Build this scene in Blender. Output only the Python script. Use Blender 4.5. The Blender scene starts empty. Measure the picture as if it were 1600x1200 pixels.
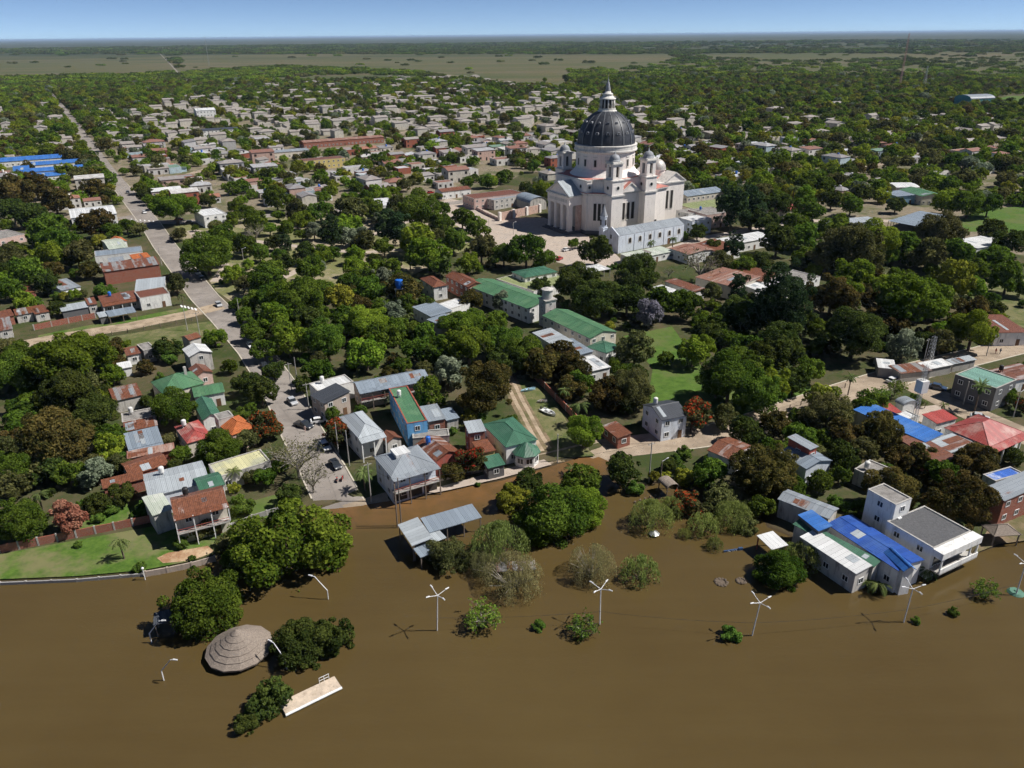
import bpy, bmesh, math, random
import numpy as np
from mathutils import Matrix, Vector
R = math.radians
random.seed(7); RNG = np.random.default_rng(11)
scene = bpy.context.scene
C = scene.collection

# ------------------------------------------------------------------ camera
F, H, HC, ROLL = 1200.0, 88.0, 54.5, 15 / 1600          # focal length in px of a 1600 px wide frame, height, horizon row
TILT = math.atan((600 - HC) / F)
_c, _s = math.cos(ROLL), math.sin(ROLL)
_r = Vector((1, 0, 0)); _u = Vector((0, math.sin(TILT), math.cos(TILT))); _f = Vector((0, math.cos(TILT), -math.sin(TILT)))
cx_ = _r * _c - _u * _s; cy_ = _r * _s + _u * _c
cam_d = bpy.data.cameras.new('camera'); cam = bpy.data.objects.new('camera', cam_d); C.objects.link(cam)
m = Matrix.Identity(4)
for i in range(3):
    m[i][0] = cx_[i]; m[i][1] = cy_[i]; m[i][2] = -_f[i]
m[2][3] = H
cam.matrix_world = m
cam_d.sensor_fit = 'HORIZONTAL'; cam_d.sensor_width = 36; cam_d.lens = F / 1600 * 36
cam_d.clip_start = 1; cam_d.clip_end = 250000
scene.camera = cam

# ------------------------------------------------------------------ sky, sun, exposure
SUN_EL, SUN_AZ = 51.0, 90.0                               # the sun stands to the right (+X)
w = bpy.data.worlds.new('World'); scene.world = w; w.use_nodes = True
nt = w.node_tree; bg = nt.nodes['Background']
sky = nt.nodes.new('ShaderNodeTexSky'); sky.sky_type = 'NISHITA'; sky.sun_disc = False
sky.sun_elevation = R(SUN_EL); sky.sun_rotation = R(SUN_AZ)
sky.altitude = 0; sky.air_density = 0.27; sky.dust_density = 0.0; sky.ozone_density = 2.6
nt.links.new(sky.outputs[0], bg.inputs[0]); bg.inputs[1].default_value = 0.090
sun_d = bpy.data.lights.new('sun', 'SUN'); sun_d.energy = 5.0; sun_d.angle = R(0.55); sun_d.color = (1.0, 0.965, 0.91)
sun = bpy.data.objects.new('sun', sun_d); C.objects.link(sun)
sdir = Vector((math.cos(R(SUN_EL)), 0.0, math.sin(R(SUN_EL))))
sun.rotation_euler = sdir.to_track_quat('Z', 'Y').to_euler(); sun.location = (60, 0, 300)
vs = scene.view_settings; vs.view_transform = 'Standard'; vs.look = 'None'; vs.exposure = 0.25; vs.gamma = 1.0
cy = scene.cycles; cy.max_bounces = 6; cy.diffuse_bounces = 2; cy.glossy_bounces = 2; cy.transmission_bounces = 2
cy.transparent_max_bounces = 4; cy.volume_bounces = 0; cy.use_denoising = True; cy.use_light_tree = False; cy.use_adaptive_sampling = True; cy.adaptive_threshold = 0.02; cy.adaptive_min_samples = 12; cy.caustics_reflective = False; cy.caustics_refractive = False

# ------------------------------------------------------------------ where a line of sight meets height z
ZG = 0.4                                                  # dry ground above the flood level 0
def P(px, py, z=ZG):
    u = (px - 800) / F; v = (600 - py) / F
    u2 = u * _c + v * _s; v2 = v * _c - u * _s
    d = (u2, math.cos(TILT) + v2 * math.sin(TILT), -math.sin(TILT) + v2 * math.cos(TILT))
    t = (z - H) / d[2]
    return np.array([d[0] * t, d[1] * t, z])
def to_px(x, y, z):
    q = np.stack([np.asarray(x, float), np.asarray(y, float), np.asarray(z, float) - H], -1)
    a = q @ np.array(cx_); b = q @ np.array(cy_); c = q @ np.array(_f)
    return 800 + F * a / c, 600 - F * b / c
def mpp(px, py, z=ZG):                                    # metres per photo pixel at that point
    p = P(px, py, z); q = np.array([p[0], p[1], z - H])
    return float(q @ np.array(_f)) / F
def in_poly(px, py, poly):
    px = np.asarray(px, float); py = np.asarray(py, float); ins = np.zeros(px.shape, bool); n = len(poly)
    for i in range(n):
        x0, y0 = poly[i]; x1, y1 = poly[(i + 1) % n]
        if y0 == y1: continue
        c = ((y0 > py) != (y1 > py)) & (px < (x1 - x0) * (py - y0) / (y1 - y0) + x0)
        ins ^= c
    return ins
def seg_dist(x, y, pts):
    if np.ndim(x) == 0:
        a = np.asarray(pts, float); p0, p1 = a[:-1], a[1:]; dv = p1 - p0; q = np.array([float(x), float(y)]) - p0
        t = np.clip((q * dv).sum(1) / ((dv * dv).sum(1) + 1e-9), 0, 1); return np.sqrt((((q - dv * t[:, None])) ** 2).sum(1)).min()
    d = np.full(np.shape(x), 1e9)
    for (x0, y0), (x1, y1) in zip(pts[:-1], pts[1:]):
        dx, dy = x1 - x0, y1 - y0; L = dx * dx + dy * dy + 1e-9
        t = np.clip(((x - x0) * dx + (y - y0) * dy) / L, 0, 1)
        d = np.minimum(d, np.hypot(x - x0 - t * dx, y - y0 - t * dy))
    return d
SHORE_PX = [(-500, 938), (0, 912), (120, 907), (222, 898), (330, 878), (352, 868), (372, 850), (420, 815), (470, 800), (520, 793), (560, 788),
    (610, 782), (660, 777), (720, 762), (780, 752), (830, 738), (870, 726), (905, 715), (945, 704), (978, 700), (985, 706), (962, 718),
    (945, 730), (955, 752), (985, 768), (1000, 766), (1040, 748), (1075, 762), (1100, 790), (1150, 800), (1185, 800), (1200, 825), (1235, 838),
    (1300, 880), (1330, 900), (1400, 908), (1440, 892), (1470, 883), (1510, 872), (1545, 858), (1600, 843), (2300, 730)]
SHORE = [tuple(P(a, b, 0)[:2]) for a, b in SHORE_PX]
WPOLY = SHORE + [(900, SHORE[-1][1]), (900, -900), (-900, -900), (-900, SHORE[0][1])]
def shore_d(x, y):                                        # signed distance to the waterline, positive on land
    d = seg_dist(x, y, SHORE); return np.where(in_poly(x, y, WPOLY), -d, d)
def gz(x, y):
    return np.clip(shore_d(x, y) * 0.2, -1.6, ZG)
# ------------------------------------------------------------------ materials
MATS = {}
class NT:
    def __init__(s, name):
        s.m = bpy.data.materials.new(name); s.m.use_nodes = True; s.t = s.m.node_tree; s.b = s.t.nodes['Principled BSDF']; s.out = s.t.nodes['Material Output']; MATS[name] = s.m
    def n(s, typ, **kw):
        nd = s.t.nodes.new('ShaderNode' + typ)
        for k, v in kw.items():
            if k.startswith('i_'): nd.inputs[int(k[2:])].default_value = v
            else: setattr(nd, k, v)
        return nd
    def l(s, a, b): s.t.links.new(a, b)
    def math(s, op, a, b=None, c=None):
        nd = s.n('Math', operation=op)
        for i, q in enumerate((a, b, c)):
            if q is None: continue
            if isinstance(q, (int, float)): nd.inputs[i].default_value = q
            else: s.l(q, nd.inputs[i])
        return nd.outputs[0]
    def noise(s, vec, scale, detail=4, rough=0.6, dims='3D'):
        nd = s.n('TexNoise', noise_dimensions=dims); nd.inputs['Scale'].default_value = scale; nd.inputs['Detail'].default_value = detail; nd.inputs['Roughness'].default_value = rough
        if vec is not None: s.l(vec, nd.inputs['Vector'])
        return nd.outputs['Fac']
    def ramp(s, fac, stops, interp='LINEAR'):
        nd = s.n('ValToRGB'); e = nd.color_ramp.elements; nd.color_ramp.interpolation = interp
        while len(e) < len(stops): e.new(0.5)
        for k, (p, c) in enumerate(stops):
            e[k].position = p; e[k].color = (*c, 1) if not isinstance(c, (int, float)) else (c, c, c, 1)
        s.l(fac, nd.inputs[0]); return nd.outputs[0]
    def mix(s, fac, a, b, blend='MIX'):
        nd = s.n('Mix', data_type='RGBA', blend_type=blend)
        for i, q in ((0, fac), (6, a), (7, b)):
            if isinstance(q, (int, float)): nd.inputs[i].default_value = q
            elif isinstance(q, tuple): nd.inputs[i].default_value = (*q, 1)
            else: s.l(q, nd.inputs[i])
        return nd.outputs[2]
    def bump(s, fac, strength, dist):
        nd = s.n('Bump'); nd.inputs['Strength'].default_value = strength; nd.inputs['Distance'].default_value = dist; s.l(fac, nd.inputs['Height']); s.l(nd.outputs[0], s.b.inputs['Normal'])
    def fin(s, col=None, rough=0.8, spec=0.3, metal=0.0):
        if col is not None:
            if isinstance(col, tuple): s.b.inputs['Base Color'].default_value = (*col, 1)
            else: s.l(col, s.b.inputs['Base Color'])
        if isinstance(rough, (int, float)): s.b.inputs['Roughness'].default_value = rough
        else: s.l(rough, s.b.inputs['Roughness'])
        s.b.inputs['Specular IOR Level'].default_value = spec; s.b.inputs['Metallic'].default_value = metal
        return s.m
def pos(t): return t.n('NewGeometry').outputs['Position']
def objc(t): return t.n('TexCoord').outputs['Object']
def rnd(t): return t.n('ObjectInfo').outputs['Random']
def vscale(t, v, x, y, z):
    nd = t.n('Mapping'); t.l(v, nd.inputs[0]); nd.inputs['Scale'].default_value = (x, y, z); return nd.outputs[0]

def plain(name, col, rough=0.7, spec=0.3, metal=0.0, var=0.12, scale=0.6, dirt=None):
    t = NT(name); p = pos(t)
    n1 = t.noise(p, scale, 5); n2 = t.noise(p, scale * 9, 3)
    f = t.math('ADD', t.math('MULTIPLY', n1, 0.7), t.math('MULTIPLY', n2, 0.3))
    c = t.ramp(f, [(0.3, tuple(x * (1 - var * 1.6) for x in col)), (0.7, tuple(min(1, x * (1 + var)) for x in col))])
    if dirt:
        d = t.ramp(t.noise(vscale(t, p, 1.2, 1.2, 0.22), 0.9, 6, 0.7), [(0.5, 0.0), (0.72, 1.0)])
        c = t.mix(t.math('MULTIPLY', d, dirt[1]), c, dirt[0])
    return t.fin(c, rough, spec, metal)
def roofmat(name, col, axis, rust=0.0, rustcol=(0.17, 0.065, 0.035), rough=0.45, spec=0.4, var=0.16, metal=0.0, sheet=0.95, spread=0.16, pale=None):
    t = NT(name + '_' + axis); o = objc(t); sx = t.n('SeparateXYZ'); t.l(o, sx.inputs[0])
    a = sx.outputs[0 if axis == 'x' else 1]
    k = t.math('ADD', t.math('FLOOR', t.math('DIVIDE', a, sheet)), t.math('MULTIPLY', rnd(t), 91.7))
    wn = t.n('TexWhiteNoise', noise_dimensions='1D'); t.l(k, wn.inputs['W']); wv = wn.outputs['Value']
    n1 = t.noise(o, 0.35, 5)
    f = t.math('ADD', t.math('MULTIPLY', wv, 0.5), t.math('MULTIPLY', n1, 0.5))
    c = t.ramp(f, [(0.2, tuple(x * (1 - var) for x in col)), (0.75, tuple(min(1, x * (1 + var)) for x in col))])
    if pale: c = t.mix(t.ramp(t.noise(o, 0.22, 5, 0.65), [(0.48, 0.0), (0.62, 0.85)]), c, pale)
    if rust > 0:
        s = (0.9, 0.25, 0.25) if axis == 'x' else (0.25, 0.9, 0.25)
        st = t.noise(vscale(t, o, *s), 0.9, 6, 0.7)
        th = t.math('ADD', t.math('MULTIPLY', st, 0.8), t.math('MULTIPLY', wv, 0.35))
        r0 = 0.95 - rust
        fac = t.ramp(th, [(max(0.0, r0 - spread), 0.0), (r0, 1.0)])
        rc = t.ramp(t.noise(o, 2.2, 4), [(0.3, tuple(x * 0.6 for x in rustcol)), (0.7, tuple(x * 1.45 for x in rustcol))])
        c = t.mix(fac, c, rc)
    fr = t.math('FRACT', t.math('DIVIDE', a, sheet))
    seam = t.math('MULTIPLY', t.math('LESS_THAN', fr, 0.1), 0.28)
    c = t.mix(seam, c, (0.03, 0.03, 0.03))
    t.bump(t.math('SINE', t.math('MULTIPLY', a, 2 * math.pi / 0.32)), 0.35, 0.04)
    return t.fin(c, rough, spec, metal)
ROOFS = dict(zinc=dict(col=(0.25, 0.275, 0.30), rust=0.02), pzinc=dict(col=(0.36, 0.39, 0.41)), bzinc=dict(col=(0.215, 0.255, 0.30)), ozinc=dict(col=(0.28, 0.27, 0.265), rust=0.30),
    rust=dict(col=(0.36, 0.30, 0.28), rust=0.62), halfrust=dict(col=(0.45, 0.40, 0.38), rust=0.44), brown=dict(col=(0.20, 0.09, 0.06), rust=0.35), prust=dict(col=(0.42, 0.30, 0.25), rust=0.4, rustcol=(0.26, 0.13, 0.09)),
    green=dict(col=(0.075, 0.175, 0.09), spec=0.3, pale=(0.12, 0.225, 0.12)), dgreen=dict(col=(0.05, 0.135, 0.085), spec=0.3, pale=(0.075, 0.165, 0.11)), olive=dict(col=(0.24, 0.27, 0.12)), teal=dict(col=(0.17, 0.31, 0.25)), red=dict(col=(0.34, 0.06, 0.05), spec=0.3, pale=(0.38, 0.11, 0.09)),
    oldred=dict(col=(0.33, 0.065, 0.055), pale=(0.45, 0.26, 0.22)), white=dict(col=(0.62, 0.62, 0.61)), blue=dict(col=(0.022, 0.075, 0.31), spec=0.3, pale=(0.05, 0.12, 0.36)), sblue=dict(col=(0.04, 0.15, 0.45), spec=0.3, pale=(0.09, 0.21, 0.48)),
    bwhite=dict(col=(0.05, 0.14, 0.50), pale=(0.68, 0.72, 0.78)), dark=dict(col=(0.055, 0.06, 0.07)), yellow=dict(col=(0.55, 0.52, 0.30), pale=(0.42, 0.42, 0.30)), pgreen=dict(col=(0.42, 0.46, 0.38), pale=(0.55, 0.56, 0.50)))
for k, v in ROOFS.items():
    for ax in 'xy': roofmat('roof_' + k, axis=ax, **v)
for ax in 'xy':                                           # clay tiles: narrow rounded rows
    t = NT('roof_tile_' + ax); o = objc(t); sx = t.n('SeparateXYZ'); t.l(o, sx.inputs[0]); a = sx.outputs[0 if ax == 'x' else 1]
    c = t.ramp(t.noise(o, 1.2, 6, 0.7), [(0.3, (0.30, 0.085, 0.03)), (0.7, (0.55, 0.17, 0.06))])
    t.bump(t.math('SINE', t.math('MULTIPLY', a, 2 * math.pi / 0.28)), 0.6, 0.06); t.fin(c, 0.8, 0.2)
    t = NT('roof_concrete_' + ax); p = pos(t)
    c = t.ramp(t.noise(p, 0.5, 7, 0.7), [(0.3, (0.13, 0.12, 0.11)), (0.7, (0.34, 0.32, 0.30))]); t.fin(c, 0.9, 0.2)
    t = NT('roof_gravel_' + ax); p = pos(t)
    c = t.ramp(t.noise(p, 2.5, 8, 0.75), [(0.3, (0.07, 0.07, 0.075)), (0.7, (0.14, 0.14, 0.145))]); t.fin(c, 0.95, 0.2)
    t = NT('roof_thatch_' + ax); p = pos(t)
    c = t.ramp(t.noise(vscale(t, p, 1, 1, 3), 3.0, 6, 0.8), [(0.25, (0.13, 0.105, 0.085)), (0.75, (0.36, 0.30, 0.25))]); t.bump(t.noise(p, 12, 4), 0.8, 0.08); t.fin(c, 0.95, 0.1)
DIRT = ((0.16, 0.14, 0.12), 0.55)
WALLS = dict(white=(0.80, 0.79, 0.76), cream=(0.66, 0.60, 0.50), grey=(0.30, 0.29, 0.28), dgrey=(0.14, 0.14, 0.145), pink=(0.60, 0.43, 0.38), lblue=(0.30, 0.50, 0.66), bwhite=(0.70, 0.75, 0.82), stain=(0.55, 0.52, 0.48), beige=(0.46, 0.38, 0.32),
    red=(0.34, 0.09, 0.065), teal=(0.10, 0.32, 0.33), yellow=(0.62, 0.50, 0.20), sky=(0.16, 0.42, 0.72))
for k, v in WALLS.items(): plain('wall_' + k, v, 0.85, 0.2, dirt=DIRT if k != 'stain' else ((0.10, 0.09, 0.08), 0.9), var=0.08)
t = NT('wall_brick'); o = objc(t)
br = t.n('TexBrick'); br.inputs['Scale'].default_value = 1.0; br.inputs['Brick Width'].default_value = 0.5; br.inputs['Row Height'].default_value = 0.16; br.inputs['Mortar Size'].default_value = 0.02
sx = t.n('SeparateXYZ'); t.l(o, sx.inputs[0]); cb = t.n('CombineXYZ'); t.l(t.math('ADD', sx.outputs[0], sx.outputs[1]), cb.inputs[0]); t.l(sx.outputs[2], cb.inputs[1]); t.l(cb.outputs[0], br.inputs[0])
br.inputs['Color1'].default_value = (0.36, 0.10, 0.06, 1); br.inputs['Color2'].default_value = (0.26, 0.075, 0.045, 1); br.inputs['Mortar'].default_value = (0.30, 0.22, 0.18, 1)
t.fin(t.mix(t.ramp(t.noise(pos(t), 0.5, 6, 0.7), [(0.5, 0.0), (0.75, 0.5)]), br.outputs[0], (0.30, 0.19, 0.14)), 0.9, 0.15)
t = NT('wall_town')                                        # rendered or bare brick walls of the far houses, each its own paint
c = t.ramp(rnd(t), [(0, (0.70, 0.68, 0.64)), (0.28, (0.58, 0.54, 0.47)), (0.45, (0.33, 0.11, 0.07)), (0.58, (0.60, 0.58, 0.56)), (0.72, (0.52, 0.36, 0.30)), (0.8, (0.42, 0.41, 0.40)), (0.92, (0.45, 0.56, 0.62))], 'CONSTANT')
t.fin(t.mix(t.ramp(t.noise(vscale(t, pos(t), 1, 1, 0.3), 0.9, 5, 0.7), [(0.48, 0.0), (0.75, 0.6)]), c, (0.2, 0.17, 0.14)), 0.9, 0.15)
t = NT('roof_town'); o = objc(t)
c = t.ramp(rnd(t), [(0, (0.38, 0.39, 0.405)), (0.2, (0.25, 0.25, 0.26)), (0.36, (0.54, 0.53, 0.51)), (0.46, (0.32, 0.295, 0.27)), (0.58, (0.24, 0.11, 0.08)), (0.76, (0.33, 0.14, 0.09)), (0.82, (0.30, 0.28, 0.27)), (0.92, (0.50, 0.52, 0.55)), (0.965, (0.13, 0.25, 0.18))], 'CONSTANT')
c = t.mix(t.ramp(t.noise(o, 0.45, 6, 0.7), [(0.42, 0.0), (0.7, 0.75)]), c, (0.23, 0.17, 0.14)); t.fin(c, 0.6, 0.3)
plain('trim_white', (0.78, 0.78, 0.76), 0.6, 0.3, var=0.05); plain('trim_dark', (0.05, 0.045, 0.04), 0.6, 0.3)
plain('wood', (0.16, 0.09, 0.05), 0.8, 0.2); plain('pole_wood', (0.20, 0.16, 0.13), 0.9, 0.2); plain('concrete', (0.42, 0.40, 0.37), 0.9, 0.2, dirt=DIRT); plain('galvanised', (0.46, 0.47, 0.48), 0.45, 0.5, 0.4)
plain('lamp_white', (0.72, 0.72, 0.72), 0.5, 0.4, var=0.05); plain('black_rubber', (0.02, 0.02, 0.02), 0.8, 0.2); plain('tank_blue', (0.02, 0.14, 0.55), 0.4, 0.4, var=0.06); plain('tank_white', (0.70, 0.69, 0.66), 0.6, 0.3); plain('tank_black', (0.03, 0.03, 0.03), 0.5, 0.3)
plain('wire', (0.04, 0.04, 0.04), 0.6, 0.3)
t = NT('pane'); t.fin((0.025, 0.03, 0.035), 0.12, 0.5)
t = NT('opening'); t.fin((0.035, 0.03, 0.027), 0.7, 0.2)
for nm, cc in dict(car_white=(0.75, 0.75, 0.75), car_dark=(0.03, 0.035, 0.045), car_silver=(0.45, 0.46, 0.48), car_red=(0.45, 0.02, 0.02), car_blue=(0.04, 0.07, 0.13)).items():
    t = NT(nm); t.fin(cc, 0.3, 0.5); t.b.inputs['Coat Weight'].default_value = 0.5
plain('boat_white', (0.72, 0.72, 0.70), 0.4, 0.4, var=0.05); plain('boat_blue', (0.38, 0.58, 0.68), 0.5, 0.4, var=0.06); plain('tarp_blue', (0.035, 0.075, 0.17), 0.6, 0.3)
plain('pier_top', (0.60, 0.49, 0.38), 0.9, 0.2, var=0.2, scale=0.8, dirt=((0.30, 0.22, 0.15), 0.6)); plain('tank_green', (0.10, 0.22, 0.16), 0.6, 0.3)
# church
plain('church_wall', (0.86, 0.795, 0.735), 0.85, 0.2, var=0.06, scale=0.12, dirt=((0.45, 0.36, 0.32), 0.35)); plain('church_trim', (0.70, 0.67, 0.62), 0.85, 0.2, var=0.08, dirt=((0.16, 0.14, 0.13), 0.6))
plain('church_terracotta', (0.52, 0.22, 0.18), 0.8, 0.2, var=0.15, scale=0.3); plain('church_lead', (0.30, 0.31, 0.33), 0.6, 0.4, var=0.2, dirt=((0.12, 0.12, 0.13), 0.5)); plain('church_dome_metal', (0.042, 0.045, 0.055), 0.5, 0.4, var=0.3, scale=0.5)
plain('church_rib', (0.13, 0.135, 0.145), 0.5, 0.4); plain('church_silver', (0.50, 0.48, 0.45), 0.5, 0.4, 0.2, dirt=((0.40, 0.22, 0.12), 0.6)); plain('church_stain', (0.55, 0.37, 0.30), 0.9, 0.2, var=0.2, dirt=((0.68, 0.60, 0.54), 0.7))
plain('church_base', (0.16, 0.15, 0.15), 0.9, 0.2)
# ground covers
t = NT('ground'); p = pos(t)
n1 = t.noise(p, 0.05, 7, 0.65); n2 = t.noise(p, 0.6, 6, 0.7); n3 = t.noise(p, 0.004, 4, 0.6)
near = t.mix(t.ramp(t.math('ADD', t.math('MULTIPLY', n1, 0.65), t.math('MULTIPLY', n2, 0.35)), [(0.42, 0.0), (0.58, 1.0)]), (0.045, 0.068, 0.018), (0.125, 0.098, 0.058))
near = t.mix(t.math('MULTIPLY', n2, 0.5), near, (0.05, 0.05, 0.025))
sy = t.n('SeparateXYZ'); t.l(p, sy.inputs[0])
fld = t.ramp(t.noise(vscale(t, p, 0.6, 2.0, 1), 0.0022, 6, 0.62), [(0.36, (0.075, 0.088, 0.036)), (0.5, (0.105, 0.102, 0.050)), (0.64, (0.135, 0.112, 0.066))])
fld = t.mix(t.math('MULTIPLY', t.ramp(t.noise(p, 0.05, 6, 0.75), [(0.45, 0.0), (0.75, 1.0)]), 0.5), fld, (0.05, 0.065, 0.025))
wood = t.ramp(t.noise(vscale(t, p, 0.35, 1.6, 1), 0.0012, 5, 0.65), [(0.44, 0.0), (0.5, 1.0)])
band = t.ramp(t.math('DIVIDE', sy.outputs[1], 20000), [(0.17, 0.0), (0.21, 0.6), (0.3, 1.0)])
wc = t.ramp(t.noise(p, 0.02, 6, 0.8), [(0.3, (0.018, 0.028, 0.012)), (0.7, (0.05, 0.068, 0.028))])
far = t.mix(t.math('MULTIPLY', wood, band), fld, wc)
sw = t.ramp(t.math('DIVIDE', sy.outputs[1], 2000), [(0.50, 0.0), (0.62, 1.0)])
near = t.mix(t.ramp(t.math('ADD', sy.outputs[2], t.math('MULTIPLY', n2, 0.25)), [(0.15, 1.0), (0.45, 0.0)]), near, (0.060, 0.042, 0.024))
t.fin(t.mix(sw, near, far), 0.95, 0.1); t.bump(n2, 0.5, 0.15)
def cover(name, a, b, scale=0.4, c=None, cs=0.06, rough=0.95, bump=0.1):
    t = NT(name); p = pos(t); n = t.noise(p, scale, 7, 0.7); k = t.ramp(n, [(0.32, a), (0.68, b)])
    if c: k = t.mix(t.ramp(t.noise(p, cs, 6, 0.65), [(0.47, 0.0), (0.6, 0.8)]), k, c)
    t.bump(n, 0.4, bump); return t.fin(k, rough, 0.15)
cover('lawn', (0.045, 0.095, 0.014), (0.105, 0.175, 0.03), 0.9, (0.19, 0.17, 0.085), 0.09); cover('lush_lawn', (0.05, 0.10, 0.016), (0.095, 0.165, 0.03), 0.5, (0.115, 0.135, 0.045), 0.05); cover('dry_grass', (0.10, 0.115, 0.04), (0.21, 0.185, 0.095), 0.5, (0.07, 0.10, 0.025), 0.12)
cover('asphalt', (0.225, 0.198, 0.175), (0.32, 0.285, 0.255), 0.25, (0.20, 0.175, 0.155), 0.05); cover('sandy_road', (0.30, 0.235, 0.17), (0.43, 0.345, 0.26), 0.5, (0.24, 0.19, 0.14), 0.1); cover('paving', (0.36, 0.29, 0.235), (0.50, 0.42, 0.35), 0.5, (0.40, 0.34, 0.29), 0.15)
cover('earth', (0.18, 0.125, 0.08), (0.30, 0.22, 0.145), 0.5, (0.09, 0.095, 0.035), 0.1); cover('pale_sand', (0.48, 0.35, 0.22), (0.60, 0.46, 0.30), 0.6, (0.25, 0.11, 0.05), 0.12); cover('plaza_mix', (0.13, 0.145, 0.05), (0.20, 0.19, 0.085), 0.5, (0.36, 0.29, 0.21), 0.05); cover('kerb', (0.45, 0.40, 0.32), (0.60, 0.55, 0.45), 1.5)
cover('pale_rut', (0.34, 0.26, 0.18), (0.47, 0.37, 0.27), 1.2, (0.22, 0.17, 0.11), 0.3); cover('town_earth', (0.15, 0.125, 0.085), (0.28, 0.23, 0.165), 0.3, (0.075, 0.09, 0.03), 0.045)
# flood water: brown silt, shallower and redder over the street
t = NT('flood_water'); p = pos(t)
at = t.n('Attribute', attribute_name='shallow')
n = t.noise(p, 0.02, 5, 0.6)
deep = t.ramp(n, [(0.3, (0.078, 0.052, 0.0190)), (0.7, (0.098, 0.068, 0.0255))])
shal = t.ramp(t.noise(p, 0.12, 5, 0.6), [(0.35, (0.12, 0.072, 0.03)), (0.65, (0.21, 0.105, 0.042))])
strk = t.ramp(t.noise(vscale(t, p, 0.05, 0.55, 1), 0.6, 6, 0.62), [(0.42, 0.0), (0.66, 1.0)])
deep = t.mix(t.math('MULTIPLY', strk, 0.14), deep, (0.118, 0.085, 0.036))
foam = t.ramp(t.noise(vscale(t, p, 0.5, 1.2, 1), 1.7, 8, 0.8), [(0.70, 0.0), (0.76, 1.0)])
lane = t.ramp(t.noise(vscale(t, p, 0.02, 0.09, 1), 1.0, 4, 0.6), [(0.55, 0.0), (0.66, 1.0)])
deep = t.mix(t.math('MULTIPLY', t.math('MULTIPLY', foam, lane), 0.5), deep, (0.36, 0.31, 0.22))
t.fin(t.mix(at.outputs['Fac'], deep, shal), 0.09, 0.5); t.b.inputs['IOR'].default_value = 1.33
t.bump(t.math('ADD', t.noise(vscale(t, p, 0.8, 1.9, 1), 0.9, 6, 0.65), t.math('MULTIPLY', t.noise(p, 0.12, 3, 0.5), 1.2)), 0.30, 0.09)
# foliage: two greens per kind, chosen by a per-leaf tint, shifted per tree
LEAF = dict(green=((0.026, 0.048, 0.007), (0.096, 0.136, 0.018)), bright=((0.045, 0.078, 0.008), (0.158, 0.205, 0.022)), mango=((0.022, 0.026, 0.008), (0.098, 0.074, 0.022)), dark=((0.017, 0.028, 0.007), (0.066, 0.082, 0.018)),
    olive=((0.032, 0.038, 0.012), (0.120, 0.118, 0.042)), yellow=((0.06, 0.075, 0.010), (0.215, 0.215, 0.028)), silver=((0.045, 0.060, 0.036), (0.20, 0.225, 0.15)), glossy=((0.026, 0.052, 0.006), (0.125, 0.170, 0.020)), umb=((0.034, 0.058, 0.007), (0.110, 0.150, 0.017)), peach=((0.16, 0.06, 0.035), (0.40, 0.19, 0.12)),
    lilac=((0.05, 0.052, 0.048), (0.165, 0.15, 0.19)), willow=((0.075, 0.098, 0.022), (0.25, 0.275, 0.085)), twig=((0.11, 0.11, 0.045), (0.27, 0.245, 0.115)), pine=((0.012, 0.026, 0.011), (0.046, 0.070, 0.026)), palm=((0.030, 0.050, 0.014), (0.13, 0.155, 0.055)), sprout=((0.05, 0.085, 0.012), (0.14, 0.20, 0.03)), sucker=((0.040, 0.075, 0.012), (0.11, 0.165, 0.030)),
    flame=((0.020, 0.030, 0.010), (0.085, 0.075, 0.028)))
for k, (a, b) in LEAF.items():
    a = tuple(min(0.6, q * 1.85) for q in a); b = tuple(min(0.6, q * 1.72) for q in b)
    t = NT('leaf_' + k)
    at = t.n('Attribute', attribute_name='tint'); c = t.ramp(at.outputs['Fac'], [(0.0, a), (1.0, b)])
    if k == 'flame':
        fl = t.n('Attribute', attribute_name='flower'); c = t.mix(fl.outputs['Fac'], c, (0.36, 0.06, 0.022))
    hv = t.n('HueSaturation'); r0 = rnd(t)
    t.l(t.math('ADD', t.math('MULTIPLY', r0, 0.035), 0.4825), hv.inputs['Hue'])
    r2 = t.math('FRACT', t.math('MULTIPLY', r0, 7.31)); t.l(t.math('ADD', t.math('MULTIPLY', r2, 0.5), 0.75), hv.inputs['Value']); t.l(c, hv.inputs['Color'])
    df = t.n('BsdfDiffuse'); t.l(hv.outputs[0], df.inputs[0]); tr = t.n('BsdfTranslucent'); t.l(hv.outputs[0], tr.inputs[0]); mx = t.n('MixShader'); mx.inputs[0].default_value = 0.38
    t.t.nodes.remove(t.b); t.l(df.outputs[0], mx.inputs[1]); t.l(tr.outputs[0], mx.inputs[2]); t.l(mx.outputs[0], t.out.inputs[0])
plain('bark', (0.14, 0.11, 0.085), 0.95, 0.1, var=0.25, scale=2.0); plain('bark_pale', (0.30, 0.27, 0.23), 0.95, 0.1, var=0.2, scale=2.0)
def M(n): return MATS[n]
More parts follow.
